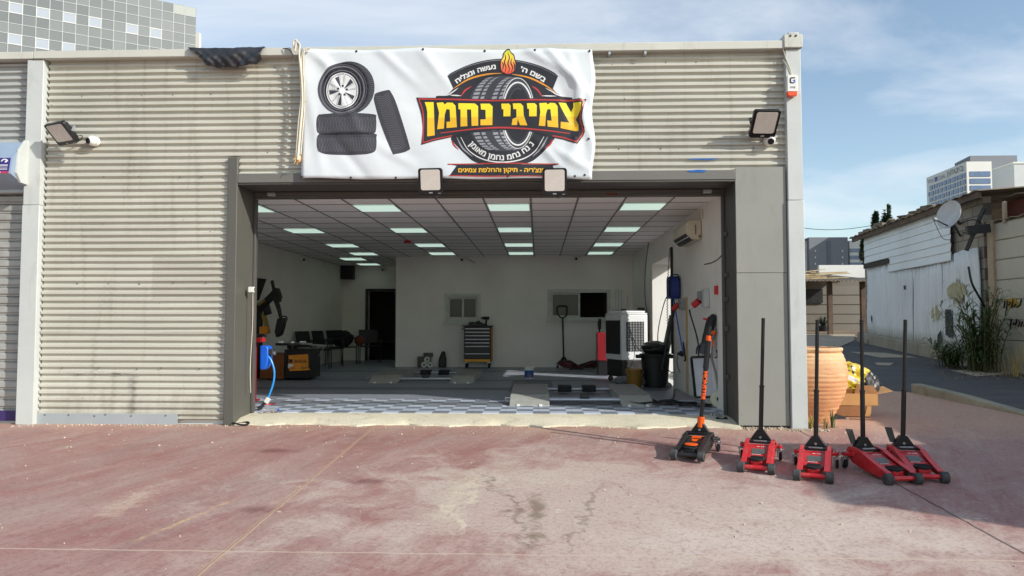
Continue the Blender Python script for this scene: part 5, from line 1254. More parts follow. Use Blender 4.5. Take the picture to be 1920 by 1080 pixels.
for k in range(7): y = -d * .62 + k * d * 1.28 / 6; m.box(w + .006, w + .014, y - .005, y + .005, .55, 1.08)
for k in range(12): z = .56 + k * .0464; m.box(w + .0065, w + .013, -d * .64, d * .68, z - .004, z + .004)
m.build('side_grille', M_black, AC)
m = MB(); m.box(-.2, .2, -.18, .16, 1.271, 1.285); m.box(-.08, .1, -.06, .06, 1.285, 1.31); m.build('top_lid', M_black, AC, bev=.004)
for sx in (-1, 1):
    for sy in (-1, 1):
        m = MB(); m.lathe([(0, -.02), (.045, -.02), (.05, 0), (.045, .02), (0, .02)], (sx * .22, sy * .2, .05), 14, axis=(1, 0, 0), caps=False); m.box(sx * .22 - .025, sx * .22 + .025, sy * .2 - .02, sy * .2 + .02, .06, .10); m.build('castor', M_dark, AC)
m = MB(); m.tube(smoothpath([(w + .01, -.12, 1.0), (w + .03, -.06, .8), (w + .05, .02, .62), (w + .2, .1, .50), (w + .36, .12, .48)], 6), .007, 6); m.build('power_cable', M_black, AC)
# --- red machine behind the cooler
RM = thing('red_cabinet', 'red metal workshop machine with thin steel rods standing behind the air cooler', 'machine', (1.67, 6.55, .006))
m = MB(); m.box(-.5, -.32, -.2, .2, .30, .86); m.box(.28, .5, -.2, .2, .0, .86); m.box(-.32, .28, .0, .2, .1, .86); m.build('body', pm('machine_red', (140, 20, 30), .45, coat=.2), RM, bev=.008)
m = MB(); m.box(-.48, -.3, -.18, .18, 0, .298); m.box(.31, .47, -.215, -.201, .2, .75); m.build('plinth', M_black, RM, bev=.004)
for k, (x, h) in enumerate(((-.10, 1.72), (-.04, 1.74), (.02, 1.72), (.14, 1.60))): m = MB(); m.cyl((x, .1, .86), (x, .1, h), .011, n=8); m.build('rod', M_steel, RM)
m = MB(); m.box(.33, .45, -.15, .1, .862, 1.36); m.build('black_post', M_black, RM, bev=.01)
# --- trolley jacks inside, against the office wall
J5 = trolley_jack('dull red trolley jack with a black loop handle against the office wall', (at(1066, 680, 8.4).x, 8.45, .006), R(28), pm('dull_red', (104, 38, 36), .5, var=.3), M_roll, group='trolley jacks against the office wall')
m = MB(); m.cyl((0, .215, .22), (0, .26, 1.16), .022, n=12); m.build('handle', M_lblack, J5)
m = MB(); pts = [(0, .262, 1.16), (-.07, .264, 1.19), (-.125, .268, 1.26), (-.13, .272, 1.40), (-.09, .274, 1.44), (.09, .274, 1.44), (.13, .272, 1.40), (.125, .268, 1.26), (.07, .264, 1.19), (0, .262, 1.16)]; m.tube(smoothpath(pts, 4), .017, 8); m.build('loop_handle', M_lblack, J5)
J6 = trolley_jack('dark trolley jack with a red banded handle left of the air cooler', (at(1108, 680, 8.4).x, 8.45, .006), R(-58), pm('dark_maroon', (70, 32, 32), .5, var=.3), M_roll, group='trolley jacks against the office wall')
m = MB(); m.cyl((0, .215, .22), (0, .24, .62), .02, n=12); m.cyl((0, .243, .74), (0, .25, .9), .02, n=12); m.build('handle', M_lblack, J6)
m = MB(); m.cyl((0, .24, .62), (0, .243, .74), .021, n=12); m.build('red_band', pm('dull_red', (104, 38, 36)), J6)
m = MB(); m.cyl((0, .25, .9), (0, .262, 1.14), .036, n=12); m.cyl((-.03, .25, .95), (-.05, .255, 1.08), .02, n=8); m.build('grip', M_lblack, J6, bev=.01)
# --- right wall
WX = 2.218
def onw(u, v): return atx(u, v, WX)
UA, UB = onw(1316, 430).y, 2.9
za, zb_ = onw(1313, 414).z, onw(1313, 450).z
AU = thing('air_conditioner', 'cream split air conditioner high on the right wall', 'air conditioner', (WX, UA, (za + zb_) / 2))
h = (za - zb_) / 2; dp = .21; Ln = 1.0
m = MB(); m.prism([(0, 0, h), (-dp * .8, 0, h), (-dp, 0, h * .7), (-dp, 0, -h * .35), (-dp * .6, 0, -h), (0, 0, -h)], (0, Ln, 0)); m.build('casing', pm('cream_plastic', (200, 192, 172), .5, dirt=.2), AU, bev=.02)
m = MB(); m.prism([(-dp - .003, .06, -h * .38), (-dp * .6 - .004, .06, -h - .004), (-dp * .45, .06, -h - .004), (-dp * .9, .06, -h * .3)], (0, Ln - .12, 0)); m.build('outlet', M_black, AU)
m = MB(); m.bar((-dp * .86, .05, -h * .72), (-dp * .86, Ln - .05, -h * .72), .01, .035, up=(1, 0, .6)); m.build('flap', M_white, AU)
m = MB(); m.box(-dp * .45, -dp * .36, -.004, -.0005, -h * .5, h * .5); m.box(-dp * .22, -dp * .05, -.004, -.0005, -h * .85, -h * .55); m.build('side_label', pm('label_grey2', (120, 112, 100), .6), AU)
p = onw(1317, 402); m = MB(); m.box(WX - .03, WX, p.y - .05, p.y + .05, p.z - .05, p.z + .05); obj1('wall_sensor', m, pm('cream_plastic', (200, 192, 172)), 'small cream sensor on the right wall above the air conditioner', 'sensor', .01)
# hose reel, blue
p = onw(1274, 540); HR = thing('hose_reel', 'dark blue hose reel on the right wall with a hanging hose', 'hose reel', (WX, p.y, p.z))
m = MB(); m.prism([(-.02, -.13, -.17), (-.02, .13, -.17), (-.02, .15, -.1), (-.02, .15, .12), (-.02, .12, .18), (-.02, -.12, .18), (-.02, -.15, .12), (-.02, -.15, -.1)], (-.16, 0, 0)); m.build('casing', pm('navy_plastic', (30, 52, 128), .4), HR, bev=.015)
m = MB(); m.tube([(-.02, -.13, .12), (-.06, -.17, .2), (-.16, -.17, .2), (-.19, -.17, .1), (-.19, -.17, -.14)], .012, 8); m.build('bracket', M_black, HR)
m = MB(); m.tube(smoothpath([(-.1, -.05, -.17), (-.08, -.2, -.5), (-.04, -.30, -.85), (-.02, -.34, -1.0)], 6), .011, 8); m.build('hose', M_blue, HR)
m = MB(); m.tube(smoothpath([(-.02, -.34, -.84), (-.015, -.42, -1.0), (-.012, -.47, -1.12)], 4), [.012] * 8 + [.03], 8); m.build('hose_end', M_black, HR)
m = MB(); m.tube(smoothpath([(-.1, .12, -.05), (-.18, .3, -.2), (-.24, .62, -.7), (-.22, .6, -1.1), (-.12, .3, -1.32), (-.1, .0, -1.32)], 8), .008, 6); m.build('cable', M_black, HR)
# electrics
def socket(label, u, v, w, h, mat, extra=None):
    p = onw(u, v); T = thing('wall_box', label, 'wall box', (WX, p.y, p.z)); m = MB(); m.box(-.07, -.001, -w / 2, w / 2, -h / 2, h / 2); m.build('casing', mat, T, bev=.006); return T
E1_ = socket('pale grey power box with a red industrial plug near the right jamb', 1328, 559, .16, .24, pm('pale_box', (190, 194, 192), .5))
m = MB(); m.box(-.08, -.0705, .02, .03, -.11, .11); m.build('lid_seam', M_grey, E1_)
m = MB(); m.box(-.09, -.001, .12, .26, -.02, .10); m.build('switch_module', M_grey, E1_, bev=.005)
m = MB(); m.cyl((-.08, .17, -.03), (-.14, .24, -.09), .045, n=12); m.build('red_plug', M_red, E1_)
m = MB(); m.cyl((-.14, .24, -.09), (-.17, .32, -.13), .035, .02, 12); m.build('plug_tail', M_white, E1_)
m = MB(); m.tube(smoothpath([(-.17, .32, -.13), (-.16, .37, -.2), (-.06, .36, -.6), (-.07, .37, -1.0), (-.12, .36, -1.3)], 6), .011, 6); m.build('cable', M_black, E1_)
E2_ = socket('grey power box with a red plug under the blue hose reel', 1283, 570, .22, .16, M_grey)
m = MB(); m.cyl((-.07, .1, .0), (-.14, .16, -.08), .04, n=12); m.build('red_plug', M_red, E2_)
m = MB(); m.tube(smoothpath([(-.14, .16, -.08), (-.2, .2, -.4), (-.3, .1, -.85), (-.34, .05, -1.0)], 5), .012, 6); m.build('cable', M_black, E2_)
p = onw(1345, 544); m = MB(); m.box(WX - .03, WX, p.y - .05, p.y + .05, p.z - .055, p.z + .055); obj1('call_point', m, pm('alarm_red', (206, 44, 44), .4), 'small square red alarm button on the right wall', 'alarm button', .006)
p = onw(1281, 663); m = MB(); m.box(WX - .05, WX, p.y - .05, p.y + .05, p.z - .04, p.z + .04); m.cyl((WX - .05, p.y, p.z), (WX - .09, p.y, p.z), .02, n=10); m.tube(smoothpath([(WX - .08, p.y, p.z), (WX - .09, p.y + .03, p.z - .15), (WX - .03, p.y + .1, p.z - .3)], 4), .007, 6); obj1('wall_socket', m, M_black, 'black socket with a plug low on the right wall above the bin', 'socket', .004)
# pipe, trunking, coiled leads
p0, p1 = onw(1263, 462), onw(1268, 690); m = MB(); m.box(WX - .035, WX, 3.86, 3.91, .55, p0.z); obj1('black_conduit', m, M_black, 'straight black conduit down the edge of the side doorway', 'conduit', .004)
m = MB(); yy = onw(1289, 620).y; m.box(WX - .02, WX, yy - .03, yy + .03, .02, 1.45); obj1('timber_batten', m, pm('pale_timber', (186, 160, 120), .7), 'thin pale timber batten upright on the right wall', 'batten')
def coil(label, top, z1, swing, n, r_=.014):
    pts = []
    N = n * 10
    for k in range(N + 1):
        f = k / N; z = top[2] + (z1 - top[2]) * f; a_ = 2 * math.pi * n * f; pts.append((top[0] + swing * math.sin(f * 2.5) + r_ * math.cos(a_), top[1] + r_ * math.sin(a_), z))
    m = MB(); m.tube(pts, .006, 5); obj1('coiled_lead', m, M_black, label, 'lead', group='coiled leads hanging from the ceiling', smooth=60)
q = at(1220, 457, 6.2); coil('long black coiled lead hanging from the ceiling behind the air cooler', (q.x - .05, 6.15, ZC), at(1213, 585, 6.2).z, -.08, 40, .008)
coil('black coiled lead hanging against the bright side doorway', (at(1259, 465, 3.6).x, 3.75, at(1259, 465, 3.75).z), at(1254, 650, 3.7).z, -.05, 36, .010)
m = MB(); m.tube(smoothpath([at(1354, 372, .58), at(1357, 420, .6), at(1361, 455, .6), at(1352, 480, .62), at(1336, 492, .64), at(1320, 496, .66)], 6), .007, 6); obj1('loose_cable', m, M_black, 'loose black cable hanging from the shutter box at the right jamb', 'cable', smooth=60)
# leaning things beside the bin
a_, b_ = at(1246, 668, 4.0), at(1262, 592, 4.05); m = MB(); m.bar((a_.x, a_.y, a_.z), (b_.x, b_.y, b_.z), .12, .05, up=(0, 1, 0)); obj1('steel_channel', m, pm('dull_steel', (128, 130, 122), .5, .3), 'grey steel channel leaning in the bright side doorway behind the bin', 'channel', .004)
a_, b_ = at(1246, 665, 3.7), at(1267, 572, 3.75); m = MB(); m.cyl(tuple(a_), tuple(b_), .013, n=8); obj1('thin_pole', m, M_black, 'thin dark pole leaning across the bright side doorway', 'pole')
# hand truck with grinder, white panel
p = flr(1348, 764); HT = thing('hand_truck', 'grey tube hand truck with a cream wheel carrying a black tool by the right jamb', 'hand truck', (1.98, p.y + .12, .006))
def hp(u, v, y=None):
    q = at(u, v, HT.location.y if y is None else y); return q - HT.location
M_tube = pm('grey_tube', (126, 126, 126), .4, .5)
for k, dy in enumerate((0, .22)):
    m = MB(); m.tube(smoothpath([hp(1349, 745, 1.0 + dy), hp(1342, 700, .98 + dy), hp(1333, 660, .98 + dy), hp(1341, 625, 1.0 + dy), hp(1352, 597, 1.02 + dy), hp(1346, 592, 1.02 + dy)], 5), .014, 8); m.build('frame_tube', M_tube, HT)
m = MB(); w_ = hp(1348, 757, 1.0); w_.z = .115; m.lathe([(0, -.03), (.04, -.03), (.08, -.026), (.10, -.02), (.105, 0), (.10, .02), (.04, .03), (0, .03)], tuple(w_), 24, axis=(-.35, -1, .1), caps=False); m.build('wheel', pm('cream_rubber', (206, 202, 172), .7, var=.1), HT)
m = MB(); m.lathe([(0, -.045), (.024, -.045), (.028, -.02), (0, -.02)], tuple(w_), 14, axis=(.35, 1, -.1), caps=False); m.lathe([(.012, -.047), (.02, -.049)], tuple(w_), 10, axis=(.35, 1, -.1)); m.build('hub', M_dark, HT)
m = MB(); m.tube([hp(1320, 658, 1.0), hp(1326, 632, 1.0), hp(1334, 600, 1.0), hp(1340, 593, 1.02)], [.052, .06, .062, .045], 16); m.build('tool_body', M_black, HT, bev=.004)
m = MB(); m.cyl(hp(1318, 664, 1.0), hp(1322, 645, 1.0), .064, n=16); m.build('tool_collar', pm('charcoal', (58, 60, 64), .5), HT)
m = MB(); c_ = hp(1337, 624, .93); m.cbox(tuple(c_), (.045, .05, .05), (0, .4, 0)); m.cyl(c_, c_ + Vector((-.0, -.045, 0)), .017, n=10); m.build('switch', M_orange, HT, bev=.004)
m = MB(); c_ = hp(1326, 599, .97); m.cyl(c_, c_ + Vector((-.05, -.02, .01)), .012, n=8); m.build('red_knob', M_red, HT)
m = MB(); m.bar(hp(1335, 650, .95), hp(1337, 638, .95), .02, .02); m.build('orange_clip', M_orange, HT)
m = MB(); m.cyl(hp(1332, 663, .96), hp(1334, 636, .96), .014, n=8); m.build('chrome_rod', M_steel, HT)
m = MB(); m.tube(smoothpath([hp(1306, 664, .98), hp(1307, 652, .98), hp(1312, 648, .98), hp(1322, 650, 1.0)], 4), .010, 8); m.tube(smoothpath([hp(1340, 671, .98), hp(1345, 668, .98), hp(1344, 656, .98)], 4), .009, 8); m.build('hook', M_black, HT)
WB = thing('leaning_board', 'white sheet board with a black edge frame leaning behind the hand truck', 'board', (1.98, 1.25, .006))
def wp(u, v, y): return at(u, v, y) - WB.location
P4 = [wp(1296, 670, 1.35), wp(1334, 668, 1.3), wp(1340, 744, 1.2), wp(1304, 745, 1.25)]
m = MB(); m.prism(P4, (0, .018, .0)); m.build('sheet', pm('panel_white', (196, 196, 200), .4), WB)
m = MB(); m.bar(P4[0] + Vector((0, 0, .0)), P4[1], .03, .03); m.bar(P4[0], P4[3], .022, .03); m.bar(P4[3], P4[2], .03, .03); m.build('edge_frame', M_black, WB)
m = MB(); r = random.Random(8)
for k in range(5):
    cx_, cy_, a0 = 2.0 - .16 * k, 1.25 + .1 * (k % 3), r.uniform(0, 6); m.tube([(cx_ + .2 * math.cos(a0 + t_), cy_ + .16 * math.sin(a0 + t_) , .02 + .012 * k * .6 + .008 * math.sin(t_ * 3)) for t_ in [q * .25 for q in range(24)]], .011, 6)
m.tube(smoothpath([(2.0, 1.25, .02), (1.75, 1.5, .02), (1.9, 2.2, .02), (2.1, 3.2, .02)], 6), .011, 6); obj1('hose_pile', m, M_black, 'tangle of black hose and cable on the floor by the hand truck', 'hose', smooth=60)
p = flr(1268, 726); m = MB(M=Matrix.Translation((2.08, p.y - .1, .01))); m.prism([(-.1, -.05, 0), (.1, -.05, 0), (.1, -.03, .05), (.02, .0, .10), (-.08, -.02, .09)], (0, .1, 0)); obj1('shoe', m, pm('worn_grey', (130, 126, 120), .7, var=.3), 'worn pale shoe on the floor below the right wall', 'shoe', .02)
crumple('rag', (1.42, 4.3, .006), .1, (1.4, .9, .6), pm('grey_rag', (120, 120, 120), .9, var=.3), 'grey rag on the floor left of the golden bucket', 'rag', 21, .5)
crumple('rag', (1.76, 3.95, .006), .08, (1.2, .9, .9), pm('grey_rag', (120, 120, 120), .9, var=.3), 'grey rag between the golden bucket and the black bin', 'rag', 22, .5)
# --- left: tyre changer
p = flr(510, 714); TY = p.y + .15
TM = thing('tyre_changer', 'black and orange tyre changing machine with a tilted arm by the left wall', 'tyre changer', (at(533, 700, TY).x, TY, .006))
def tp(u, v, dy=0): return at(u, v, TY + dy) - TM.location
M_og = pm('machine_orange', (222, 142, 40), .45, var=.15); M_br = pm('machine_brown', (128, 76, 34), .5, var=.2)
a, b = tp(488, 663), tp(535, 714)
m = MB(); m.prism([(a.x, 0, .02), (b.x, -.1, .02), (b.x, -.1, a.z), (a.x, 0, a.z)], (0, .6, 0)); m.build('side_cover', M_br, TM, bev=.01)
a2, b2 = tp(536, 655), tp(582, 712)
m = MB(); m.box(a2.x + .003, b2.x, -.08, .6, .03, a2.z); m.build('base', M_black, TM, bev=.01)
P_ = [tp(541, 666, -.12), tp(577, 664, -.1), tp(578, 690, -.1), tp(582, 694, -.14), tp(543, 696, -.16), tp(541, 690, -.12)]
m = MB(); m.prism(P_, (0, .02, 0)); m.build('front_panel', M_og, TM, bev=.003)
pa, pb = tp(549, 674, -.125), tp(572, 680, -.125)
m = MB(); letters(m, 'BADA', lambda x, y: (pa.x + .05 + (pb.x - pa.x) * x * .95, pa.y - .02, pa.z - .06 + .055 * y), .03, lift=(0, -.0004, 0)); letters(m, 'GP', lambda x, y: (pa.x + .16 + .12 * x, pa.y - .02, pa.z - .17 + .04 * y), .02); m.build('lettering', M_black, TM, smooth=0)
m = MB(); m.box(pa.x - .06, pa.x + .0, pa.y - .0215, pa.y - .0165, pa.z - .06, pa.z + .005); m.box(pa.x - .07, pa.x + .04, pa.y - .0215, pa.y - .0165, pa.z - .16, pa.z - .15); m.build('emblem', M_black, TM)
m = MB(); m.prism([(pa.x - .08, pa.y - .022, pa.z - .08), (pa.x + .03, pa.y - .022, pa.z - .08), (pa.x - .0, pa.y - .022, pa.z - .13), (pa.x - .08, pa.y - .022, pa.z - .16)], (0, .003, 0)); m.build('white_decal', M_white, TM)
c_ = tp(549, 645, .3); m = MB(); m.cyl((c_.x, .25, a2.z), (c_.x, .25, c_.z - .02), .09, n=18); m.cyl((c_.x, .25, c_.z - .02), (c_.x, .25, c_.z + .02), .30, n=32); m.build('turntable', M_dark, TM, bev=.005)
for k in range(4): a_ = k * math.pi / 2 + .4; m = MB(); m.cbox((c_.x + .2 * math.cos(a_), .25 + .2 * math.sin(a_), c_.z + .04), (.12, .06, .035), (0, 0, a_)); m.build('clamp_jaw', M_steel, TM, bev=.006)
m = MB(); m.bar(tp(483, 712, .45), tp(484, 572, .45), .14, .14, up=(0, 1, 0)); m.build('column', M_black, TM, bev=.01)
m = MB(); m.bar(tp(484, 580, .42), tp(513, 553, .3), .12, .12, up=(0, 1, 0)); m.bar(tp(498, 572, .4), tp(503, 590, .4), .13, .1, up=(0, 1, 0)); m.build('swing_arm', M_black, TM, bev=.012)
m = MB(); m.bar(tp(486, 571, .34), tp(497, 562, .3), .05, .06, up=(0, 1, 0)); m.bar(tp(494, 588, .4), tp(503, 625, .4), .07, .08, up=(0, 1, 0)); m.build('yellow_strut', pm('dull_yellow', (142, 118, 44), .5), TM, bev=.004)
m = MB(); m.box(tp(498, 0, .35).x, tp(513, 0, .35).x, .3, .42, tp(0, 626, .35).z, tp(0, 612, .35).z); m.build('orange_box', M_og, TM, bev=.006)
m = MB(); m.prism([tp(507, 548, .25), tp(513, 540, .25), tp(520, 540, .25), tp(525, 556, .25), tp(523, 566, .25), tp(514, 566, .25), tp(503, 552, .25)], (0, .14, 0)); m.build('tool_head', M_black, TM, bev=.01)
m = MB(); m.cyl(tp(510, 526, .3), tp(514, 545, .3), .032, n=12); m.tube([tp(517, 560, .3), tp(523, 580, .28), tp(527, 598, .28)], [.05, .04, .03], 12); m.build('tool_shaft', M_black, TM)
m = MB(); m.prism([tp(519, 597, .25), tp(533, 596, .25), tp(531, 612, .25), tp(526, 628, .25), tp(517, 633, .25), tp(514, 622, .25)], (0, .16, 0)); m.build('bead_presser', M_black, TM, bev=.02)
m = MB(); m.tube(smoothpath([tp(524, 595, .22), tp(534, 593, .22), tp(538, 597, .22), tp(535, 606, .22), tp(530, 618, .22)], 4), .014, 8); m.build('grab_handle', M_dark, TM)
m = MB(); m.prism([tp(478, 521, .55), tp(499, 523, .55), tp(493, 540, .55), tp(485, 562, .55), tp(478, 566, .55)], (0, .03, 0)); m.build('black_screen', M_black, TM, bev=.004)
m = MB(); m.bar(tp(536, 643, .1), tp(585, 645, .05), .05, .03); m.bar(tp(579, 646, .05), tp(612, 648, .3), .03, .03); m.bar(tp(598, 668, .2), tp(608, 650, .2), .015, .015); m.build('side_arm', M_steel, TM)
# --- red stand, blue hose reel by the left jamb
p = flr(477, 728); RS = thing('red_stand', 'red steel post with a flat red top just behind the left jamb', 'stand', (at(476, 700, 1.6).x, 1.6, .006))
q1, q2 = at(470, 640, 1.6), at(493, 634, 1.6)
m = MB(); m.box(-.22, q2.x - RS.location.x, -.1, .1, q1.z - .015, q2.z); m.build('top', M_red, RS, bev=.006)
m = MB(); m.box(-.08, .02, -.05, .05, .02, q1.z - .016); m.box(-.15, .05, -.12, .12, 0, .02); m.build('post', pm('dark_red', (130, 24, 34), .5), RS, bev=.004)
m = MB(); m.tube(smoothpath([at(466, 622, 1.55) - RS.location, at(478, 630, 1.55) - RS.location, at(490, 628, 1.5) - RS.location, at(500, 630, 1.5) - RS.location], 5), .018, 8); m.build('lever', M_dark, RS)
HX = -3.40; p = at(478, 670, .62); HB = thing('hose_reel', 'bright blue hose reel on the left jamb with a hanging light blue hose', 'hose reel', (HX, .64, p.z))
m = MB(); m.prism([(x, -.05, z) for x, z in ((0, -.15), (.05, -.15), (.085, -.10), (.10, -.04), (.10, .11), (.085, .14), (.0, .145))], (0, .16, 0)); m.build('casing', M_blue, HB, bev=.012)
m = MB(); m.bar((.09, .0, .07), (.15, .0, .055), .07, .07); m.build('outlet', M_dark, HB, bev=.008)
m = MB(); m.cyl((.14, .0, .055), (.175, .0, .045), .022, n=10); m.build('nut', M_steel, HB)
pts = [at(u, v, .62) - HB.location for u, v in ((498, 663), (508, 675), (514, 695), (513, 715), (507, 735), (501, 748))]
m = MB(); m.tube(smoothpath(pts, 6), .0125, 10); m.build('hose', pm('sky_blue_hose', (44, 140, 214), .3), HB)
m = MB(); a_, b_ = at(504, 747, .60) - HB.location, at(499, 755, .60) - HB.location; m.bar(a_, b_, .04, .05); m.build('paper_tag', M_white, HB)
m = MB(); m.tube([at(499, 751, .62) - HB.location, at(492, 761, .60) - HB.location, at(484, 767, .58) - HB.location], [.012, .02, .026], 10); m.build('nozzle', M_black, HB)
m = MB(); m.tube(smoothpath([at(484, 766, .62), at(494, 759, .7), at(508, 758, .75), at(516, 757, .72)], 4), .007, 6); obj1('red_lead', m, M_red, 'short red lead lying on the tiles by the left jamb', 'lead', smooth=60)
# --- chairs along the far left wall
M_cf = pm('chair_black', (30, 30, 32), .5)
def chair(label, loc, rz):
    T = thing('waiting_chair', label, 'chair', loc, rz, 'black waiting chairs by the left wall')
    m = MB(); m.box(-.25, .25, -.24, .22, .42, .45); m.build('seat', M_cf, T, bev=.01)
    m = MB(); m.prism([(-.25, .22, .50), (.25, .22, .50), (.25, .30, .86), (-.25, .30, .86)], (0, .02, 0)); m.build('backrest', M_cf, T, bev=.008)
    for sx in (-1, 1):
        m = MB(); m.tube(smoothpath([(sx * .27, .22, .43), (sx * .27, .24, .64), (sx * .27, .0, .66), (sx * .27, -.2, .65), (sx * .27, -.25, .58), (sx * .27, -.25, .42)], 4), .013, 8); m.build('armrest', M_dark, T)
        for y in (-.24, .24): m = MB(); m.cyl((sx * .27, y, 0), (sx * .27, y * .95, .44), .013, n=8); m.build('leg', M_dark, T)
    return T
CH = chair('black waiting chair nearest the doorway, half hidden behind the tyre changer', (-5.05, 7.9, .006), R(72))
dup(CH, (-5.0, 8.9, .006), R(76), 'black waiting chair second along the left wall, behind the tyre changer')
dup(CH, (-4.95, 9.9, .006), R(62), 'black waiting chair heaped with a dark jacket near the far doorway')
dup(CH, (-4.45, 10.75, .006), R(20), 'black waiting chair with a thin bare armrest beside the dark doorway')
crumple('jacket', (-4.92, 9.85, .44), .19, (1.25, .8, .95), pm('dark_jacket', (26, 26, 30), .9, var=.3), 'dark jacket heaped over a waiting chair', 'jacket', 31, .4)
crumple('bag', (-4.62, 10.35, .46), .12, (1, .8, .9), pm('brown_bag', (124, 66, 36), .8, var=.3), 'brown orange bag on the waiting chair next to the jacket', 'bag', 33, .4)
crumple('cloth', (-4.60, 10.4, .60), .10, (1, .8, .6), pm('navy_cloth', (34, 60, 112), .8, var=.3), 'dark blue cloth on top of the brown orange bag', 'cloth', 34, .4)
# --- far corner
q1, q2 = at(627, 495, 11.8), at(664, 524, 11.8); UN = thing('air_conditioner', 'dark boxy air conditioning unit high in the far left corner', 'air conditioner', ((q1.x + q2.x) / 2, 11.8, (q1.z + q2.z) / 2))
w, h = (q2.x - q1.x) / 2, (q1.z - q2.z) / 2
m = MB(); m.box(-w, w, -.14, .1, -h, h); m.build('casing', pm('unit_dark', (44, 44, 48), .5), UN, bev=.015)
m = MB()
for k in range(5): m.box(-w * .9, w * .9, -.148, -.1405, -h * .85 + k * .05, -h * .85 + k * .05 + .02)
m.build('grille', M_black, UN)
q1, q2 = at(610, 540, 11.85), at(619, 571, 11.85); m = MB(); m.box(q1.x, q2.x, 11.86, 11.9, q2.z, q1.z); ex = obj1('notice_strip', m, M_black, 'narrow dark upright notice on the far left wall', 'notice', .004)
for k in range(4):
    m = MB(); z_ = q2.z + (q1.z - q2.z) * (k + .5) / 4; m.box((q1.x + q2.x) / 2 - .035, (q1.x + q2.x) / 2 + .035, 11.854, 11.8585, z_ - .03, z_ + .03); m.build('notice_symbol', M_grey, ex)
q = at(631, 555, 11.85); m = MB(); m.box(q.x - .04, q.x + .04, 11.85, 11.9, q.z - .1, q.z + .1); m.tube(smoothpath([(q.x, 11.86, q.z - .1), (q.x - .1, 11.86, q.z - .2), (q.x - .25, 11.86, q.z - .22), (q.x - .3, 11.86, q.z - .35)], 4), .01, 6); obj1('wall_phone', m, M_dark, 'small dark device with a cable on the far left wall', 'device', .006)
def bullet(label, p, d, up):
    T = thing('indoor_camera', label, 'security camera', p, 0, 'small security cameras inside the workshop'); d = Vector(d).normalized()
    m = MB(); m.cyl((0, 0, 0), tuple(Vector(up) * .06), .035, .045, 14); m.build('base', M_white, T)
    m = MB(); m.sphere((0, 0, 0), .05, 12); m.build('body', M_white, T, smooth=80)
    m = MB(); m.cyl(d * .035, d * .056, .03, n=14); m.build('lens', M_lblack, T)
    return T
q = at(568, 479, 8.3); bullet('small white camera where the left wall meets the ceiling', (-5.44, 8.3, 2.52), (1, -1, -.4), (-1, 0, 0))
q = at(717, 505, 11.8); bullet('small camera on the rear wall above the dark doorway', (q.x, 11.84, q.z), (0, -1, -.4), (0, 1, 0))
q = at(867, 486, 8.9); cc = bullet('small camera on the office wall under the ceiling, above the tool cabinet', (q.x, 8.93, q.z), (-.3, -1, -.3), (0, 1, 0))
m = MB(); m.prism([(.03, .066, .06), (.3, .066, -.05), (.3, .066, -.1), (.22, .066, -.08)], (0, -.02, 0)); m.build('cable_cover', pm('pale_cover', (190, 188, 180), .6), cc)
q = at(1080, 484, 8.9); bullet('small camera on the office wall under the ceiling, right of the middle', (q.x, 8.93, q.z), (.1, -1, -.4), (0, 1, 0))
q = at(764, 452, 5); d0 = flr(764, 452, ZC - .01); m = MB(); m.lathe([(0, 0), (.07, 0), (.07, .02), (.055, .045), (0, .05)], (d0.x, d0.y, ZC - .05), 20, caps=False); obj1('smoke_detector', m, pm('alarm_red', (206, 44, 44)), 'small red round detector on the ceiling tiles', 'smoke detector')
# ================================================================== STREET BEYOND: sheds on the right
M_ws = None
def painted_sheet(name, base, stains=True):
    t = NT(name); p = t.pos(); b = rgb(*base)
    c = t.ramp(t.noise(t.map(p, (1, 1, .4)), 1.2, 7, .65), [(.3, tuple(v * .86 for v in b[:3]) + (1,)), (.7, b)])
    c = t.mix(t.ramp(t.noise(t.map(p, (4, 4, .5)), 1.5, 8, .7), [(.58, 0), (.8, .45)]), c, rgb(134, 120, 96))
    c = t.mix(t.ramp(t.noise(p, 16, 3), [(.7, 0), (.76, .6)]), c, rgb(112, 80, 56))
    t.put(c, t.i['Base Color']); t.i['Roughness'].default_value = .55; return t.m
M_ws = painted_sheet('white_sheet', (230, 235, 237)); M_bs = painted_sheet('tan_sheet', (188, 181, 164)); M_rs = painted_sheet('maroon_wall', (134, 84, 76))
M_rust = pm('rusty_metal', (92, 74, 60), .8, var=.35, sc=3); M_roofs = pm('old_roof_sheet', (136, 124, 108), .75, var=.3, sc=2, dirt=.4)
def blocks():
    t = NT('block_wall'); p = t.obj(); br = t.n('ShaderNodeTexBrick'); xx, yy, zz_ = t.xyz(p); cv = t.n('ShaderNodeCombineXYZ'); t.put(xx, cv.inputs[0]); t.put(zz_, cv.inputs[1]); t.put(cv.outputs[0], br.inputs['Vector']); br.inputs['Color1'].default_value = rgb(146, 140, 128); br.inputs['Color2'].default_value = rgb(166, 158, 146); br.inputs['Mortar'].default_value = rgb(98, 92, 84)
    br.inputs['Scale'].default_value = 1; br.inputs['Brick Width'].default_value = .42; br.inputs['Row Height'].default_value = .21; br.inputs['Mortar Size'].default_value = .012
    t.put(t.mix(t.ramp(t.noise(p, 3, 7, .7), [(.4, 0), (.75, .5)]), br.outputs[0], rgb(120, 104, 86)), t.i['Base Color']); t.i['Roughness'].default_value = .9; t.bump(br.outputs['Fac'], -.5, .01); return t.m
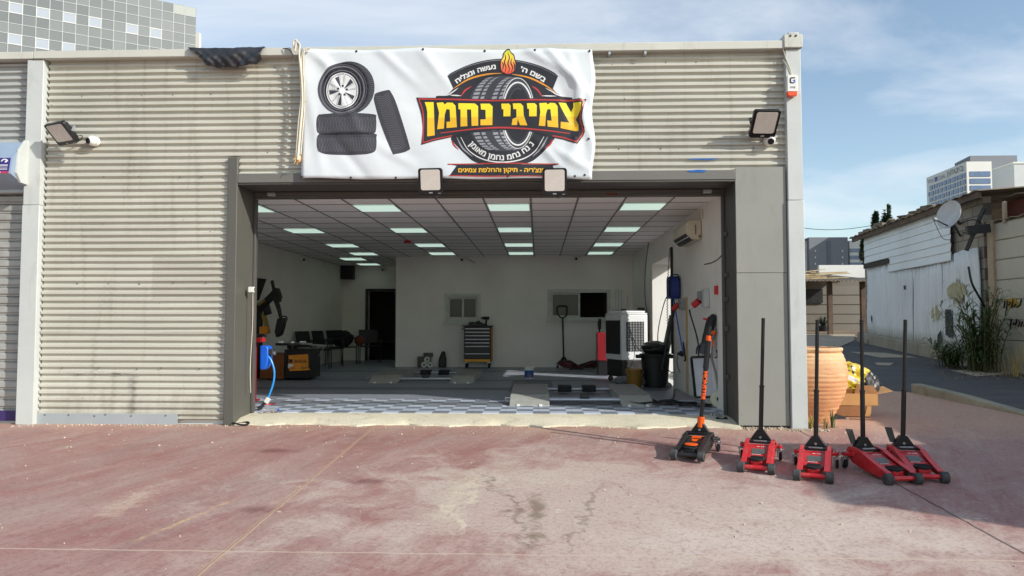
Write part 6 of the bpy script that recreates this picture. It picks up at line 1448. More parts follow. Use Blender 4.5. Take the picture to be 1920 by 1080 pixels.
# white shed: local x runs along its wall from the near end away from the camera, y behind the wall
A_, B_ = gnd(1625, 641), gnd(1852, 690)
dv = (A_ - B_); LW = math.hypot(dv.x, dv.y); rz = math.atan2(dv.y, dv.x)
WS = thing('white_shed', 'makeshift shed of white corrugated sheets and grey blocks beside the road', 'shed', (B_.x, B_.y, 0), rz)
Wm = Matrix.Translation((B_.x, B_.y, 0)) @ Euler((0, 0, rz)).to_matrix().to_4x4(); Wi = Wm.inverted(); wn_ = Wm.to_3x3() @ Vector((0, 1, 0))
def wl_(u, v, off=0):
    """point of the shed wall seen at a pixel, in the shed's own frame (x along, z up)"""
    o, d = Wi @ CAM, Wi.to_3x3() @ ray(u, v); t_ = (off - o.y) / d.y; return o + d * t_
# visible face lies on -y or +y side of the wall?
sgn = 1 if (Wi @ CAM).y > 0 else -1
def fr(m, x0, x1, z0, z1, o0, o1): m.box(x0, x1, sgn * o0, sgn * o1, z0, z1)
gA = lambda x: gz((Wm @ Vector((x, 0, 0))).y)
zr = wl_(1735, 392).z
zr0, zr1 = wl_(1850, 358).z, wl_(1622, 441).z
def ztop(x): return zr0 + (zr1 - zr0) * x / LW
m = MB(); m.prism([(0, -sgn * .0, gA(0) - .2), (LW, 0, gA(LW) - .2), (LW, 0, ztop(LW) - .08), (0, 0, ztop(0) - .08)], (0, -sgn * .15, 0)); m.box(LW - .15, LW, -sgn * .15, -sgn * 5, 0, ztop(LW) - .1); m.build('block_wall', blocks(), WS, smooth=0)
# plinth
m = MB(); m.prism([(-.2, 0, gA(0) - .2), (LW + .1, 0, gA(LW) - .2), (LW + .1, 0, gA(LW) + .28), (-.2, 0, gA(0) + .26)], (0, sgn * .22, 0)); m.build('plinth', M_kerb, WS, bev=.02)
# vertical corrugated sheets, each a sheet of its own
def vsheet(x0, x1, zb0, zb1, zt0, zt1, off, seed):
    r = random.Random(seed); m = MB(); n = max(6, int((x1 - x0) / .035)); rows = []
    for j in range(7):
        row = []
        for i in range(n + 1):
            f = i / n; x = x0 + (x1 - x0) * f; zb = zb0 + (zb1 - zb0) * f; zt = zt0 + (zt1 - zt0) * f
            ph = ((x / .2) % 1); rib = .04 if ph < .3 else (.0 if .42 < ph < .88 else .02)
            row.append(m._v((x + .012 * math.sin(j * 1.3 + seed), sgn * (off + rib + .014 * math.sin(j * .9 + x * 3 + seed)), zb + (zt - zb) * j / 6)))
        rows.append(row)
    for j in range(6):
        for i in range(n): m.bm.faces.new((rows[j][i], rows[j][i + 1], rows[j + 1][i + 1], rows[j + 1][i]))
    o = m.build('sheet', M_ws, WS, smooth=25); s_ = o.modifiers.new('Solid', 'SOLIDIFY'); s_.thickness = .002; return o
edges = [(1625, 500), (1652, 497), (1664, 495), (1686, 510), (1710, 505), (1738, 497), (1768, 489), (1803, 474), (1843, 466)]
xs_ = [wl_(u, v, sgn * .05).x for u, v in edges]; zs_ = [wl_(u, v, sgn * .05).z for u, v in edges]
for k in range(len(edges) - 1):
    x0, x1 = xs_[k + 1] + .008, xs_[k] - .008
    if k == len(edges) - 2: x0 = max(x0, .05)
    vsheet(x0, x1, gA(x0) + .25, gA(x1) + .25, zs_[k + 1] + .04, zs_[k] + .04, .03 + .02 * (k % 2), k)
# horizontal siding at the top
xl, xr = wl_(1621, 470, sgn * .1).x, wl_(1783, 440, sgn * .1).x; xm_ = wl_(1666, 500, sgn * .1).x
zt = lambda x: ztop(x) - .12
zlow = wl_(1740, 497, sgn * .1).z; zlowl = wl_(1640, 492, sgn * .1).z
m = MB(); npl = 6
for k in range(npl):
    f0, f1 = k / npl, (k + 1) / npl
    xe_ = xl if f1 <= .72 else xm_
    def zz_(f, x): return zt(x) + (zlow - zt(x)) * f
    m.face([(xr, sgn * .10, zz_(f0, xr)), (xe_, sgn * .10, zz_(f0, xe_)), (xe_, sgn * .118, zz_(f1, xe_) + .012), (xr, sgn * .118, zz_(f1, xr) + .012)])
    m.face([(xr, sgn * .118, zz_(f1, xr) + .012), (xe_, sgn * .118, zz_(f1, xe_) + .012), (xe_, sgn * .10, zz_(f1, xe_)), (xr, sgn * .10, zz_(f1, xr))])
o = m.build('siding', M_ws, WS, smooth=0); s_ = o.modifiers.new('Solid', 'SOLIDIFY'); s_.thickness = .004
m = MB(); m.box(wl_(1667, 480, sgn * .12).x, xl, sgn * .12, sgn * .14, wl_(1640, 492, sgn * .1).z - .12, wl_(1640, 492, sgn * .1).z); m.build('dark_gap_board', pm('dark_board', (62, 56, 50), .9), WS)
# roof
m = MB()
for k in range(40):
    x0 = -.5 + (LW + .9) * k / 40; x1 = x0 + (LW + .9) / 40; zz0 = ztop(x0) - .05 + .03 * (k % 2)
    m.prism([(x0, sgn * .3, zz0), (x1, sgn * .3, ztop(x1) - .05 + .03 * ((k + 1) % 2)), (x1, -sgn * 5, ztop(x1) + .25 + .03 * ((k + 1) % 2)), (x0, -sgn * 5, zz0 + .3)], (0, 0, .02))
m.build('roof', M_roofs, WS, smooth=0)
m = MB(); m.prism([(-.4, sgn * .2, ztop(0) - .16), (LW + .3, sgn * .2, ztop(LW) - .16), (LW + .3, sgn * .2, ztop(LW) - .04), (-.4, sgn * .2, ztop(0) - .04)], (0, sgn * .05, 0)); m.build('fascia', M_rust, WS)
r = random.Random(6); m = MB()
for k in range(16):
    x = LW * (.25 + .72 * k / 16) + r.uniform(-.1, .1); m = MB(); m.cbox((x, sgn * r.uniform(.0, .25), ztop(x) + .03), (r.uniform(.15, .4), r.uniform(.1, .3), r.uniform(.04, .11)), (r.uniform(-.1, .1), r.uniform(-.2, .2), r.uniform(0, 3))); m.build('roof_stone', pm('ballast', (118, 106, 90), .9, var=.4), WS, bev=.02)
# painted marks on the sheets
def mark(px, mat, name, off=.094):
    pts = [wl_(u, v, sgn * off) for u, v in px]; m = MB(); m.prism(pts, (0, sgn * .003, 0)); m.build(name, mat, WS)
mark([(1772, 580), (1783, 580), (1785, 620), (1787, 636), (1783, 630), (1780, 634), (1776, 628), (1773, 630)], pm('navy_paint', (14, 16, 26), .6), 'dark_paint_patch')
mark([(1758, 628), (1762, 622), (1764, 618), (1765, 640), (1760, 650), (1757, 648)], pm('navy_paint', (14, 16, 26), .6), 'dark_paint_patch')
M_mou = pm('faded_olive', (170, 164, 132), .8, var=.25)
def worn(u0, u1, v0, v1, n, seed):
    r = random.Random(seed)
    for k in range(n):
        f = (k + .5) / n; u = u0 + (u1 - u0) * f; w = (u1 - u0) / n * .6; bell = math.sin(math.pi * f) ** .6
        a = (v0 + v1) / 2 - (v1 - v0) / 2 * bell * r.uniform(.45, 1); b = (v0 + v1) / 2 + (v1 - v0) / 2 * bell * r.uniform(.4, 1)
        off = .0905 + .0006 * (k % 3)
        mark([(u - w, a + r.uniform(0, 4)), (u, a - 1.5), (u + w, a + r.uniform(0, 4)), (u + w * .8, b - r.uniform(0, 5)), (u, b), (u - w * .8, b - r.uniform(0, 5))], M_mou, 'bare_patch', off)
worn(1776, 1812, 520, 575, 13, 2); worn(1743, 1764, 570, 606, 8, 5)
mark([(1633, 590), (1635, 595), (1635, 606), (1633, 600)], pm('navy_paint', (14, 16, 26), .6), 'dark_paint_patch')
mark([(1694, 536), (1698, 535), (1698, 543), (1695, 543)], pm('navy_paint', (14, 16, 26), .6), 'dark_paint_patch')
# satellite dish
dp_ = Wm @ wl_(1800, 440, sgn * .05); c = at(1784, 404, (Wm @ wl_(1784, 404, sgn * .55)).y)
SD = thing('satellite_dish', 'grey white satellite dish on the wall of the white shed', 'satellite dish', c)
ax_ = Vector((-.92, -.30, .22)).normalized(); Q = ax_.to_track_quat('Z', 'Y').to_matrix().to_4x4()
m = MB(M=Q); prof = [(.0, .0)] + [(.275 * k / 8, .07 * (k / 8) ** 2) for k in range(1, 9)] + [(.28, .073), (.275, .083)] + [(.275 * k / 8, .07 * (k / 8) ** 2 + .012) for k in range(8, 0, -1)] + [(0, .012)]; m.lathe(prof, (0, 0, 0), 36, caps=False); m.build('reflector', pm('dish_grey', (186, 186, 186), .5), SD, smooth=60)
lnb = at(1750, 410, c.y - .35) - c; low = Q @ Vector((0, -.3, .06)); low = at(1780, 425, c.y) - c
m = MB(); m.bar(low, lnb, .02, .02); m.build('feed_arm', M_dark, SD)
m = MB(); m.cyl(lnb - ax_ * .0, lnb - ax_ * .07, .03, n=10); m.build('receiver', M_grey, SD)
back = (Wm @ wl_(1800, 420, 0)) - c
m = MB(); m.bar(-ax_ * .01, tuple(back), .04, .04); m.bar(-ax_ * .01 + Vector((0, 0, -.1)), tuple(back + Vector((0, 0, -.25))), .03, .03); m.build('wall_bracket', M_dark, SD)
m = MB(); m.tube(smoothpath([lnb, at(1756, 425, c.y - .2) - c, at(1768, 447, c.y) - c, at(1785, 450, c.y + .2) - c], 6), .006, 5); m.build('cable', M_dark, SD)
# tan shed, next along the road toward the camera, and its taller neighbour off to the right
TX = 8.62; y_end = B_.y - .12
TS = thing('tan_shed', 'tan shed clad in wide horizontal boards beside the white shed', 'shed', (TX, y_end, 0))
yl = -11.0 + .25
zt0 = at(1862, 425, y_end).z; 
m = MB(); k = 0; z = -.2; zt_ = 2.95; bz = [.75, 1.12, 1.5, 1.87, 2.25, 2.62, 2.95]; z = -.3
for zb in bz:
    m.prism([(0, yl, z), (.0, yl, zb - .03), (.035, yl, zb), (.15, yl, zb), (.15, yl, z)], (0, -yl - .0, 0)); z = zb
m.build('board_wall', M_bs, TS, smooth=0)
m = MB(); m.box(.15, 5, yl, yl + .12, -.3, 2.95); m.box(.15, 5, -.12, 0, -.3, 2.95); m.build('end_wall', M_bs, TS, smooth=0)
m = MB(); m.box(-.05, .02, -.14, .03, 0, 3.0); m.box(-.045, .015, -.5, -.44, 2.9, 3.3); m.build('corner_post', pm('tan_post', (170, 152, 128), .7, dirt=.3), TS, bev=.006)
m = MB()
for k in range(60):
    y0 = yl - .1 + (-yl + .35) * k / 60; y1 = y0 + (-yl + .35) / 60; e = .028 * (k % 2); e1 = .028 * ((k + 1) % 2); m.prism([(-.05, y0, 2.955 + e), (-.05, y1, 2.955 + e1), (5, y1, 3.25 + e1), (5, y0, 3.25 + e)], (0, 0, .012))
m.build('roof', M_roofs, TS, smooth=0)
m = MB(); m.box(.55, .7, -2.4, .35, 2.98, 3.42); m.build('maroon_wall', M_rs, TS, smooth=0)
m = MB()
for k in range(16):
    y0 = -2.6 + 3.1 * k / 16; y1 = y0 + 3.1 / 16; e = .028 * (k % 2); e1 = .028 * ((k + 1) % 2); m.prism([(.2, y0, 3.42 + e), (.2, y1, 3.42 + e1), (4, y1, 3.46 + e1), (4, y0, 3.46 + e)], (0, 0, .012))
m.build('upper_roof', M_roofs, TS, smooth=0)
for u0, v0, kk in ((1886, 572, 0), (1898, 606, 1)):
    q = atx(u0, v0, TX - .004) - TS.location; r = random.Random(kk + 5)
    if kk == 0:
        m = MB(); m.prism([(-.006, q.y + .02, q.z + .1), (-.006, q.y - .25, q.z + .13), (-.006, q.y - .4, q.z - .02), (-.006, q.y - .1, q.z - .06)], (.004, 0, 0)); m.build('yellow_paint', pm('graffiti_yellow', (176, 140, 40), .8, var=.3), TS)
    m = MB()
    for j in range(7):
        y = q.y + .06 - j * .075; m.tube(smoothpath([(-.010, y, q.z - r.uniform(.0, .08)), (-.010, y - .05, q.z + r.uniform(-.02, .1)), (-.010, y - .03, q.z + r.uniform(-.06, .06))], 3), .014, 5)
    m.build('graffiti', pm('graffiti_ink', (48, 38, 46), .8), TS)
TB = thing('tall_store', 'tall plain rendered store standing beyond the tan shed toward the camera', 'building', (TX, -6.9, 0))
m = MB(); m.box(0, 6, 0, 1.95, -.6, 3.85); m.build('wall', M_bs, TB, smooth=0)
m = MB(); m.box(-.08, 6.1, -.05, 2.0, 3.852, 3.95); m.build('roof', M_roofs, TB)
m = MB(); m.box(-.03, -.002, .6, 1.5, -.3, 1.75); m.build('door', M_rust, TB)
# cable and conduit on the corner between the sheds
m = MB(); m.tube(smoothpath([at(1816, 500, B_.y - .3), at(1822, 530, B_.y - .35), at(1835, 555, B_.y - .3), at(1852, 585, B_.y - .2)], 5), .02, 6); tag(m.build('loose_cable', M_black, smooth=60), 'thick black cable looping down across the white shed above the reeds', 'cable')
m = MB(); a_, b_ = at(1845, 390, B_.y - .25), at(1812, 470, B_.y + .0); m.bar(a_, b_, .05, .06); a_, b_ = at(1812, 432, B_.y - .3), at(1855, 428, B_.y - .3); m.bar(a_, b_, .08, .16); m.tube(smoothpath([at(1800, 418, B_.y), at(1825, 412, B_.y - .2), at(1840, 420, B_.y - .2), at(1828, 440, B_.y - .2), at(1806, 436, B_.y)], 5), .012, 5); tag(m.build('bracket', M_dark), 'dark bracket and twisted wires between the block wall and the tan shed', 'bracket')
# reeds and weeds
def reed(label, c, n, h, spread, seed):
    r = random.Random(seed); T = thing('reed_clump', label, 'reeds', c); ms = MB(); ml = MB()
    for k in range(n):
        a_ = r.uniform(0, 6.28); d = Vector((math.cos(a_), math.sin(a_), 0)); b0 = d * r.uniform(0, spread); H_ = h * r.uniform(.45, 1.08); lean = r.uniform(.02, .3) * H_
        st = [b0 + d * lean * f * f + Vector((0, 0, H_ * f)) for f in (0, .33, .66, 1)]; ms.tube(st, [.010, .008, .006, .003], 4, caps=False)
        for j in range(r.randint(12, 18)):
            f = r.uniform(.12, 1); p0 = b0 + d * lean * f * f + Vector((0, 0, H_ * f)); la = r.uniform(0, 6.28); ld = Vector((math.cos(la), math.sin(la), 0)); L = r.uniform(.18, .42); up = r.uniform(.3, 1.1); s_ = ld.cross(Vector((0, 0, 1))) * r.uniform(.008, .016)
            q = [p0, p0 + ld * L * .35 + Vector((0, 0, L * .35 * up)), p0 + ld * L * .75 + Vector((0, 0, L * .45 * up)), p0 + ld * L + Vector((0, 0, L * (.35 * up - .15)))]
            for i_ in range(3): w0, w1 = (.6, 1, .7, .05)[i_], (.6, 1, .7, .05)[i_ + 1]; ml.face([q[i_] - s_ * w0, q[i_] + s_ * w0, q[i_ + 1] + s_ * w1, q[i_ + 1] - s_ * w1])
    ms.build('stem', pm('reed_stem', (66, 70, 36), .7, var=.3), T); ml.build('foliage', pm('reed_leaf', (78, 98, 50), .6, var=.5, sc=2), T, smooth=0); return T
c = gnd(1850, 697); c.x -= .1; c.z = gz(c.y)
reed('tall green reeds growing against the corner of the white shed', c, 52, 1.5, .3, 3)
c2 = c + Vector((-.12, .75, 0)); c2.z = gz(c2.y); reed('lower dark reeds along the foot of the white shed', c2, 24, .42, .2, 9)
for k, (u, v, h, n, lb) in enumerate(((1905, 706, .8, 30, 'dry grass clump in front of the tan shed boards'), (1790, 672, .35, 30, 'short green weed tuft at the shed plinth, left of the reeds'), (1630, 645, .25, 24, 'green tuft at the far left end of the white shed'), (1770, 668, .4, 20, 'thin upright weeds at the shed plinth below the dark paint patch'))):
    q = gnd(u, v); q.z = gz(q.y); m = MB(); blades(m, (0, 0, 0), n, h, .22, .007, 40 + k, .45); w = m.build('weed', M_dry if k == 0 else M_leaf, smooth=0); w.location = q; tag(w, lb, 'weed', 'weeds along the sheds')
m = MB(); r = random.Random(31)
for k in range(160):
    q = gnd(r.uniform(1765, 1920), r.uniform(684, 712)); s_ = r.uniform(.006, .022); m.cbox((q.x, q.y, gz(q.y) + s_ * .3), (s_ * 2, s_ * 1.4, s_ * .7), (r.uniform(0, 3), r.uniform(0, 3), r.uniform(0, 3)))
g_ = m.build('rubble', pm('rubble_grey', (120, 110, 96), .9, var=.4), smooth=0); g_['kind'] = 'stuff'; g_['label'] = 'strip of rubble and litter along the foot of the sheds'
# ------------------------------------------------------------------ shed closing the road
YR = 15.9
q0, q1 = at(1490, 560, YR), at(1622, 560, YR)
RSH = thing('rear_shed', 'low open fronted shed with a corrugated roof at the end of the road', 'shed', (q0.x, YR, .5))
def rp(u, v, dy=0): return at(u, v, YR + dy) - RSH.location
zb = gz(YR) - .5
top = rp(1560, 528).z
w = (q1 - q0).x
m = MB()
for k in range(5): z0_ = zb + (top - zb) * k / 5; m.prism([(0, 2.8, z0_), (0, 2.77, z0_ + .02), (0, 2.8, z0_ + (top - zb) / 5)], (w + 2.2, 0, 0)); 
m.box(0, w + 2.2, 2.82, 2.95, zb - .3, top + .3); m.build('panel_wall', painted_sheet('pale_board', (108, 102, 92)), RSH, smooth=0)
m = MB(); a, b = rp(1506, 542, 2.7), rp(1543, 568, 2.7); m.box(a.x, b.x, 2.7, 2.765, b.z, a.z); m.build('dark_opening', M_black, RSH)
for u in (1492, 1556, 1618): x = rp(u, 560).x; m = MB(); m.box(x - .07, x + .07, -.05, .09, zb - .2, top); m.build('post', M_rust, RSH)
m = MB(); n = 44
for k in range(n):
    x0 = -.3 + (w + .6) * k / n; x1 = x0 + (w + .6) / n; e, e1 = .035 * (k % 2), .035 * ((k + 1) % 2); m.prism([(x0, -.5, top - .02 + e), (x1, -.5, top - .02 + e1), (x1, 3, top + .35 + e1), (x0, 3, top + .35 + e)], (0, 0, .015))
m.build('roof', M_roofs, RSH, smooth=0)
a, b = rp(1546, 497, 3.2), rp(1622, 524, 3.2); m = MB(); m.box(a.x - .2, b.x, 3.2, 3.35, zb, a.z); m.build('parapet', painted_sheet('white_parapet', (214, 214, 208)), RSH, smooth=0)
r = random.Random(17)
for k in range(22):
    a = rp(r.uniform(1496, 1545), r.uniform(500, 522), r.uniform(.2, 1.6)); a.z = max(a.z * 0 + top + .12 + .05 * (k % 5), top + .1); an = r.uniform(-.35, .35); L = r.uniform(.8, 2.0); d = Vector((math.cos(an), .25 * math.sin(an * 3), .16 * math.sin(an * 5)))
    m = MB(); m.bar(a - d * L / 2, a + d * L / 2, .1, .03); o = m.build('plank', pm('old_plank', (178, 158, 122), .85, var=.25)); o.location = RSH.location.copy(); tag(o, 'old pale plank in the heap on the low shed roof', 'plank', 'heap of planks on the low shed roof')
for k, (u, lb) in enumerate(((1524, 'spindly potted plant by the left part of the low shed wall'), (1580, 'dark potted plant by the right part of the low shed wall'))):
    q = at(u, 620, YR + .6); q.z = gz(YR); q.y = YR + 2.2; T = thing('potted_plant', lb, 'potted plant', q); m = MB(); m.lathe([(0, 0), (.14, 0), (.19, .28), (.15, .28), (0, .24)], n=16, caps=False); m.build('pot', M_dark, T); m = MB(); blades(m, (0, 0, .2), 40, .6, .1, .03, 60 + k, .8); m.build('foliage', pm('dark_leaf', (40, 54, 30), .6, var=.4), T, smooth=0)
# ------------------------------------------------------------------ trees
def conifer(label, base, h, w, seed, lean=(0, 0), n=900, col_=(46, 66, 38)):
    r = random.Random(seed); T = thing('conifer', label, 'tree', base, 0, 'dark conifers beyond the sheds'); m = MB(); m.cyl((0, 0, 0), (lean[0] * .8, lean[1] * .8, h * .85), w * .07 + .03, .02, 8); m.build('trunk', pm('bark', (84, 66, 50), .9), T)
    ml = MB(); cl = [(r.uniform(.12, 1), r.uniform(0, 6.28), r.uniform(.35, 1)) for _ in range(38)]
    for k in range(n):
        f, a_, rr = r.choice(cl); f = min(1, max(.05, f + r.gauss(0, .035))); a_ += r.gauss(0, .25); R_ = w / 2 * (1 - f) ** .7 * (.55 + .6 * rr) * r.uniform(.2, 1)
        p = Vector((R_ * math.cos(a_) + lean[0] * f, R_ * math.sin(a_) + lean[1] * f, h * f + r.gauss(0, h * .012))); d = Vector((math.cos(a_), math.sin(a_), r.uniform(-.1, .9))).normalized(); s_ = d.orthogonal().normalized(); s_.rotate(Quaternion(d, r.uniform(0, 3))); L = h * r.uniform(.018, .038); ww = L * .28
        ml.face([p - s_ * ww, p + s_ * ww, p + d * L]); 
    ml.build('crown', pm('conifer_%d' % col_[0], col_, .7, var=.5, sc=1.2), T, smooth=0); return T
for u, vt, w_px, y, sd, ln in ((1663, 387, 22, 34, 1, .5), (1641, 402, 11, 34, 2, .2)):
    tp_ = at(u, vt, y); h = tp_.z - 1.0; sc = (y + 8.1) / F; conifer(('bushy dark conifer showing above the roof of the white shed', 'small slim dark conifer left of the bushy one above the shed roof')[sd - 1], (tp_.x - ln, y, 1.0), h, w_px * sc * 2.4, sd, (ln, 0), 6000)
tp_ = at(1617, 452, 40); conifer('narrow dark cypress between the far grey block and the white shed', (tp_.x, 40, 1.0), tp_.z - 1.0, .75, 5, (0, 0), 4000)
# overhead wire
a_, b_ = at(1440, 416, 30), at(1640, 422, 36); m = MB(); m.tube([a_.lerp(b_, k / 12) - Vector((0, 0, .35 * math.sin(math.pi * k / 12))) for k in range(13)], .018, 5); tag(m.build('overhead_wire', M_dark, smooth=60), 'single dark overhead wire crossing the sky above the far grey block', 'wire')
# ------------------------------------------------------------------ far buildings
M_fw = pm('far_white', (214, 214, 208), .7, var=.04, sc=.1); M_fg = pm('far_grey', (112, 116, 122), .7, var=.05, sc=.1); M_fd = pm('far_dark', (92, 98, 106), .6, var=.05, sc=.1); M_fgl = pm('far_glass', (96, 116, 146), .2, 0, .2, .3)
def pxbox(m, u0, u1, v0, v1, y, dep): a, b = at(u0, v0, y), at(u1, v1, y); m.box(a.x, b.x, y, y + dep, b.z, a.z)
FY = 330
FB = thing('office_block', 'far low office block with a dark grey core and white wings above the rear shed', 'building', at(1560, 520, FY)); fo = FB.location.copy()
def fbuild(m, n, mat, par, loc):
    for v in m.bm.verts: v.co -= loc
    return m.build(n, mat, par, smooth=0)
m = MB(); pxbox(m, 1517, 1592, 445, 560, FY, 14); pxbox(m, 1511, 1518, 447, 449, FY + 1, 12); fbuild(m, 'core', M_fg, FB, fo)
for u0, u1 in ((1440, 1517), (1592.5, 1640)):
    m = MB(); pxbox(m, u0, u1, 451, 560, FY + 3, 12); w_ = fbuild(m, 'wing', M_fw, FB, fo)
    for k in range(7):
        if u0 > 1500: m = MB(); pxbox(m, u0 + 1, u1, 466 + k * 13, 473 + k * 13, FY + 2.8, .3); fbuild(m, 'window', M_fgl, w_, fo)
        else:
            for j in range(6): m = MB(); pxbox(m, u0 + 4 + j * 12, u0 + 9.5 + j * 12, 467 + k * 13, 475 + k * 13, FY + 2.8, .3); fbuild(m, 'window', M_fgl, w_, fo)
m = MB(); pxbox(m, 1551, 1560, 452, 560, FY - .3, .4); fbuild(m, 'stair_window', M_fd, FB, fo)
for k in range(3):
    for u in (1529, 1580): m = MB(); pxbox(m, u - 1, u + 1, 469 + k * 12, 472 + k * 12, FY - .3, .4); fbuild(m, 'window', M_fw, FB, fo)
# tower with the rooftop lettering
DC = 290
H3 = at(1812, 303, DC); L3 = at(1737, 333, DC * 1.115); L3.z = H3.z; R3 = at(1859, 302, DC * 1.0)
base_z = -5
CT = thing('office_tower', 'white office tower with dark lettering along its top edge', 'building', (H3.x, H3.y, base_z)); co = CT.location.copy()
bk = Vector((R3.x - H3.x, R3.y - H3.y, 0)); lf = Vector((L3.x - H3.x, L3.y - H3.y, 0)); hh = H3.z - base_z
m = MB(); m.prism([(0, 0, 0), tuple(bk), tuple(bk + lf), tuple(lf)], (0, 0, hh)); m.build('wall', M_fw, CT, smooth=0)
LL, RR = lf.length, bk.length; le, re_ = lf.normalized(), bk.normalized(); ln_ = Vector((le.y, -le.x, 0)); ln_ = ln_ if ln_.dot(CAM - H3) > 0 else -ln_; rn_ = Vector((re_.y, -re_.x, 0)); rn_ = rn_ if rn_.dot(CAM - H3) > 0 else -rn_
def facade(name, e, n, x0, x1, z0, z1, mat, d=.25):
    m = MB(); a = e * x0 + n * .01; b = e * x1 + n * .01; m.prism([(a.x, a.y, z0), (b.x, b.y, z0), (b.x, b.y, z1), (a.x, a.y, z1)], tuple(n * d)); return m.build(name, mat, CT, smooth=0)
st = 2.63; r = random.Random(4)
for k in range(9):
    z1 = hh - 4.4 - k * st; x = LL * .025
    while x < LL * .97:
        wd = r.choice((LL * .035, LL * .075, LL * .075)); 
        if x + wd > LL * .98: break
        facade('window', le, ln_, x, x + wd, z1 - 1.95, z1, M_fgl); x += wd + LL * .03
for k in range(8):
    z1 = hh - 4.1 - k * 2.9; facade('window_band', re_, rn_, RR * .12, RR * .93, z1 - 2.1, z1, M_fgl)
M_sign = pm('sign_dark', (66, 74, 92), .6)
def signword(t_, f0, f1, z0, h, mat, rtl):
    m = MB(); n = ln_ * .5
    def fn(x, y): p = le * LL * (1 - (f0 + (f1 - f0) * x)) + n; return (p.x, p.y, hh - z0 + h * y)
    letters(m, t_, fn, .02, rtl, lift=tuple(ln_ * .02)); m.build('lettering', mat, CT, smooth=0)
signword('כלל', .05, .21, 3.2, 1.7, M_sign, True); signword('CLAL', .33, .52, 3.2, 1.6, M_sign, False); signword('ביטחון', .56, .95, 3.2, 2.1, M_sign, True)
m = MB(); p = le * LL * (1 - .27) + ln_ * .4
for s_ in (-1, 1):
    q = [p + le * a + Vector((0, 0, hh - 2.4 + b)) for a, b in ((-1.1, -.9 * s_), (-.4, -1.0 * s_), (1.1, .9 * s_), (.4, 1.0 * s_))]; m.prism([tuple(v + ln_ * .05 * s_) for v in q], tuple(ln_ * .1))
m.build('emblem', pm('emblem_blue', (60, 66, 170), .5), CT, smooth=0)
SY = 320
SB = thing('slab_building', 'far grey flat roofed building behind the white office tower', 'building', at(1850, 400, SY)); sb = SB.location.copy()
m = MB(); a, b, a1, c_ = at(1819, 292, SY), at(1819, 317, SY), at(1907, 292, SY), at(1790, 307, SY + 16); m.prism([(a.x, a.y, b.z), (a1.x, a1.y, b.z), (a1.x, SY + 60, b.z), (at(1803, 307, SY + 60).x, SY + 60, b.z), (c_.x, c_.y, b.z)], (0, 0, a.z - b.z)); fbuild(m, 'roof_slab', M_fg, SB, sb)
m = MB(); pxbox(m, 1840, 1880, 314, 420, SY + 3, 20); fbuild(m, 'glass_wing', pm('far_glass_pale', (150, 164, 184), .3, 0, .15, .3), SB, sb)
m = MB(); pxbox(m, 1879, 1901, 315, 420, SY + 2, 20); fbuild(m, 'dark_wing', M_fd, SB, sb)
for k in range(8): m = MB(); pxbox(m, 1858, 1896, 326 + k * 9, 327.3 + k * 9, SY + 1.6, .6); fbuild(m, 'floor_line', M_fw, SB, sb)
PB_ = thing('pale_building', 'far pale building at the right edge, beside the grey flat roofed one', 'building', at(1930, 400, 300)); pb = PB_.location.copy()
m = MB(); pxbox(m, 1901, 1990, 306, 420, 300, 30); fbuild(m, 'wall', pm('far_pale', (190, 194, 194), .7, var=.04, sc=.1), PB_, pb)
m = MB(); pxbox(m, 1900, 1991, 303.5, 305.8, 299.6, 31); fbuild(m, 'parapet', M_fw, PB_, pb)
# ------------------------------------------------------------------ panel clad tower, top left
D0 = 101.9
C0 = at(367, 60, D0); dirv = Vector((-.847, -.531, 0)); zt_ = at(367, 15, D0).z
GT = thing('panel_tower', 'large grey panel clad building with pale grid lines behind the left roof', 'building', (C0.x, C0.y, -3)); hh = zt_ + 3; LG = 75
nrm = Vector((-dirv.y, dirv.x, 0)); nrm = nrm if nrm.dot(CAM - C0) > 0 else -nrm
t = NT('grey_panel'); p = t.pos(); o_ = t.obj()
u_ = t.n('ShaderNodeVectorMath', operation='DOT_PRODUCT'); t.put(o_, u_.inputs[0]); u_.inputs[1].default_value = tuple(dirv)
cx_ = t.n('ShaderNodeCombineXYZ'); t.put(t.math('FLOOR', t.math('DIVIDE', u_.outputs['Value'], 1.62)), cx_.inputs[0]); t.put(t.math('FLOOR', t.math('DIVIDE', t.math('SUBTRACT', hh, t.xyz(o_)[2]), 1.5)), cx_.inputs[1])
wn2 = t.n('ShaderNodeTexWhiteNoise', noise_dimensions='2D'); t.put(cx_.outputs[0], wn2.inputs['Vector'])
t.put(t.ramp(wn2.outputs[0], [(0, rgb(104, 110, 111)), (1, rgb(122, 127, 127))]), t.i['Base Color']); t.i['Roughness'].default_value = .45
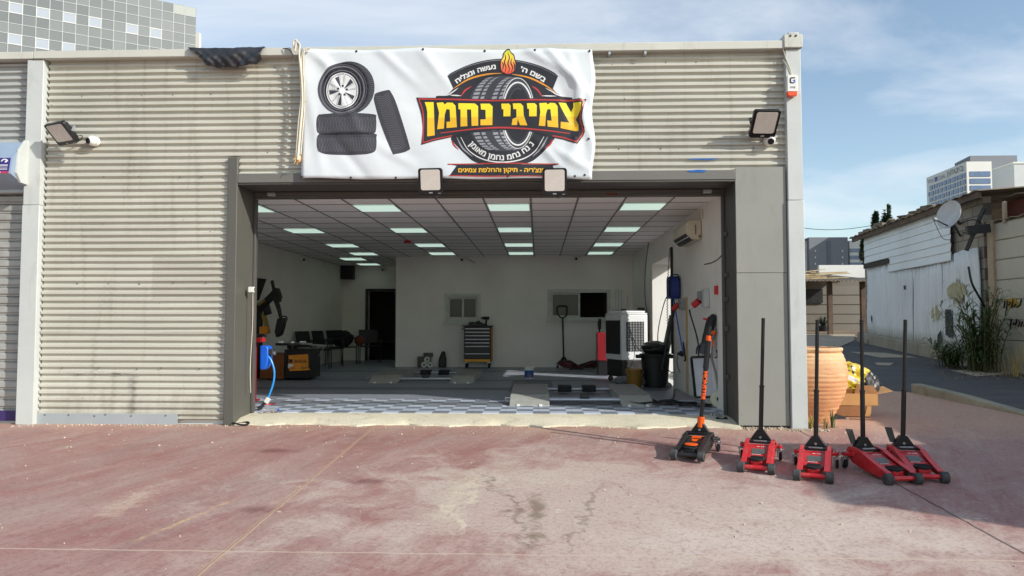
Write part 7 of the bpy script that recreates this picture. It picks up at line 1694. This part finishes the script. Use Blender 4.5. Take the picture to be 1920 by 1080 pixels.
m = MB(); m.prism([(0, 0, 0), tuple(dirv * LG), tuple(dirv * LG - nrm * 30), tuple(-nrm * 30)], (0, 0, hh)); m.build('panel_wall', t.m, GT, smooth=0)
M_mul = pm('pale_joint', (176, 182, 182), .5, var=.02)
def gface(m, x0, x1, z0, z1, d): a, b = dirv * x0 + nrm * .01, dirv * x1 + nrm * .01; m.prism([(a.x, a.y, z0), (b.x, b.y, z0), (b.x, b.y, z1), (a.x, a.y, z1)], tuple(nrm * d))
m = MB()
for k in range(1, 47): gface(m, k * 1.62 - .045, k * 1.62 + .045, 0, hh, .05)
for k in range(1, 26): gface(m, 0, LG, hh - k * 1.5 - .045, hh - k * 1.5 + .045, .04)
m.build('panel_joints', M_mul, GT, smooth=0)
M_gw = pm('pale_window', (166, 174, 182), .15, 0, .05)
cells = [(0, 0), (1, 0)]
for u_w, v_w in ((22, 10), (71, 20), (141, 33), (185, 42), (250, 55), (291, 63), (19, 77), (68, 85), (135, 93)):
    d_ = ray(u_w, v_w); q_ = CAM + d_ * ((C0 - CAM).dot(nrm) / d_.dot(nrm)); cells.append((int((q_ - C0).dot(dirv) // 1.62), int((zt_ - q_.z) // 1.5)))
for i_, j_ in cells:
    m = MB(); x = i_ * 1.62; z = hh - (j_ + 1) * 1.5; gface(m, x + .06, x + 1.56, z + .06, z + 1.44, .02)
    if i_ < 2: m.build('pale_panel', pm('pale_clad', (160, 166, 160), .5), GT, smooth=0); continue
    w_ = m.build('window', M_gw, GT, smooth=0)
    m = MB(); gface(m, x - .02, x + .06, z, z + 1.5, .07); gface(m, x + 1.56, x + 1.64, z, z + 1.5, .07); gface(m, x + .06, x + 1.56, z, z + .1, .065); gface(m, x + .06, x + 1.56, z + 1.4, z + 1.5, .065); m.build('window_frame', M_fw, w_, smooth=0)
m = MB(); a, b = at(366, 61, D0 + 6), at(377, 61, D0 + 6); m.box(a.x - 1.5, b.x - .3, D0 + 6, D0 + 6.7, 0, a.z); tag(m.build('stair_tower', M_fw, smooth=0), 'narrow bright white slab showing at the right edge of the panel clad tower', 'building')
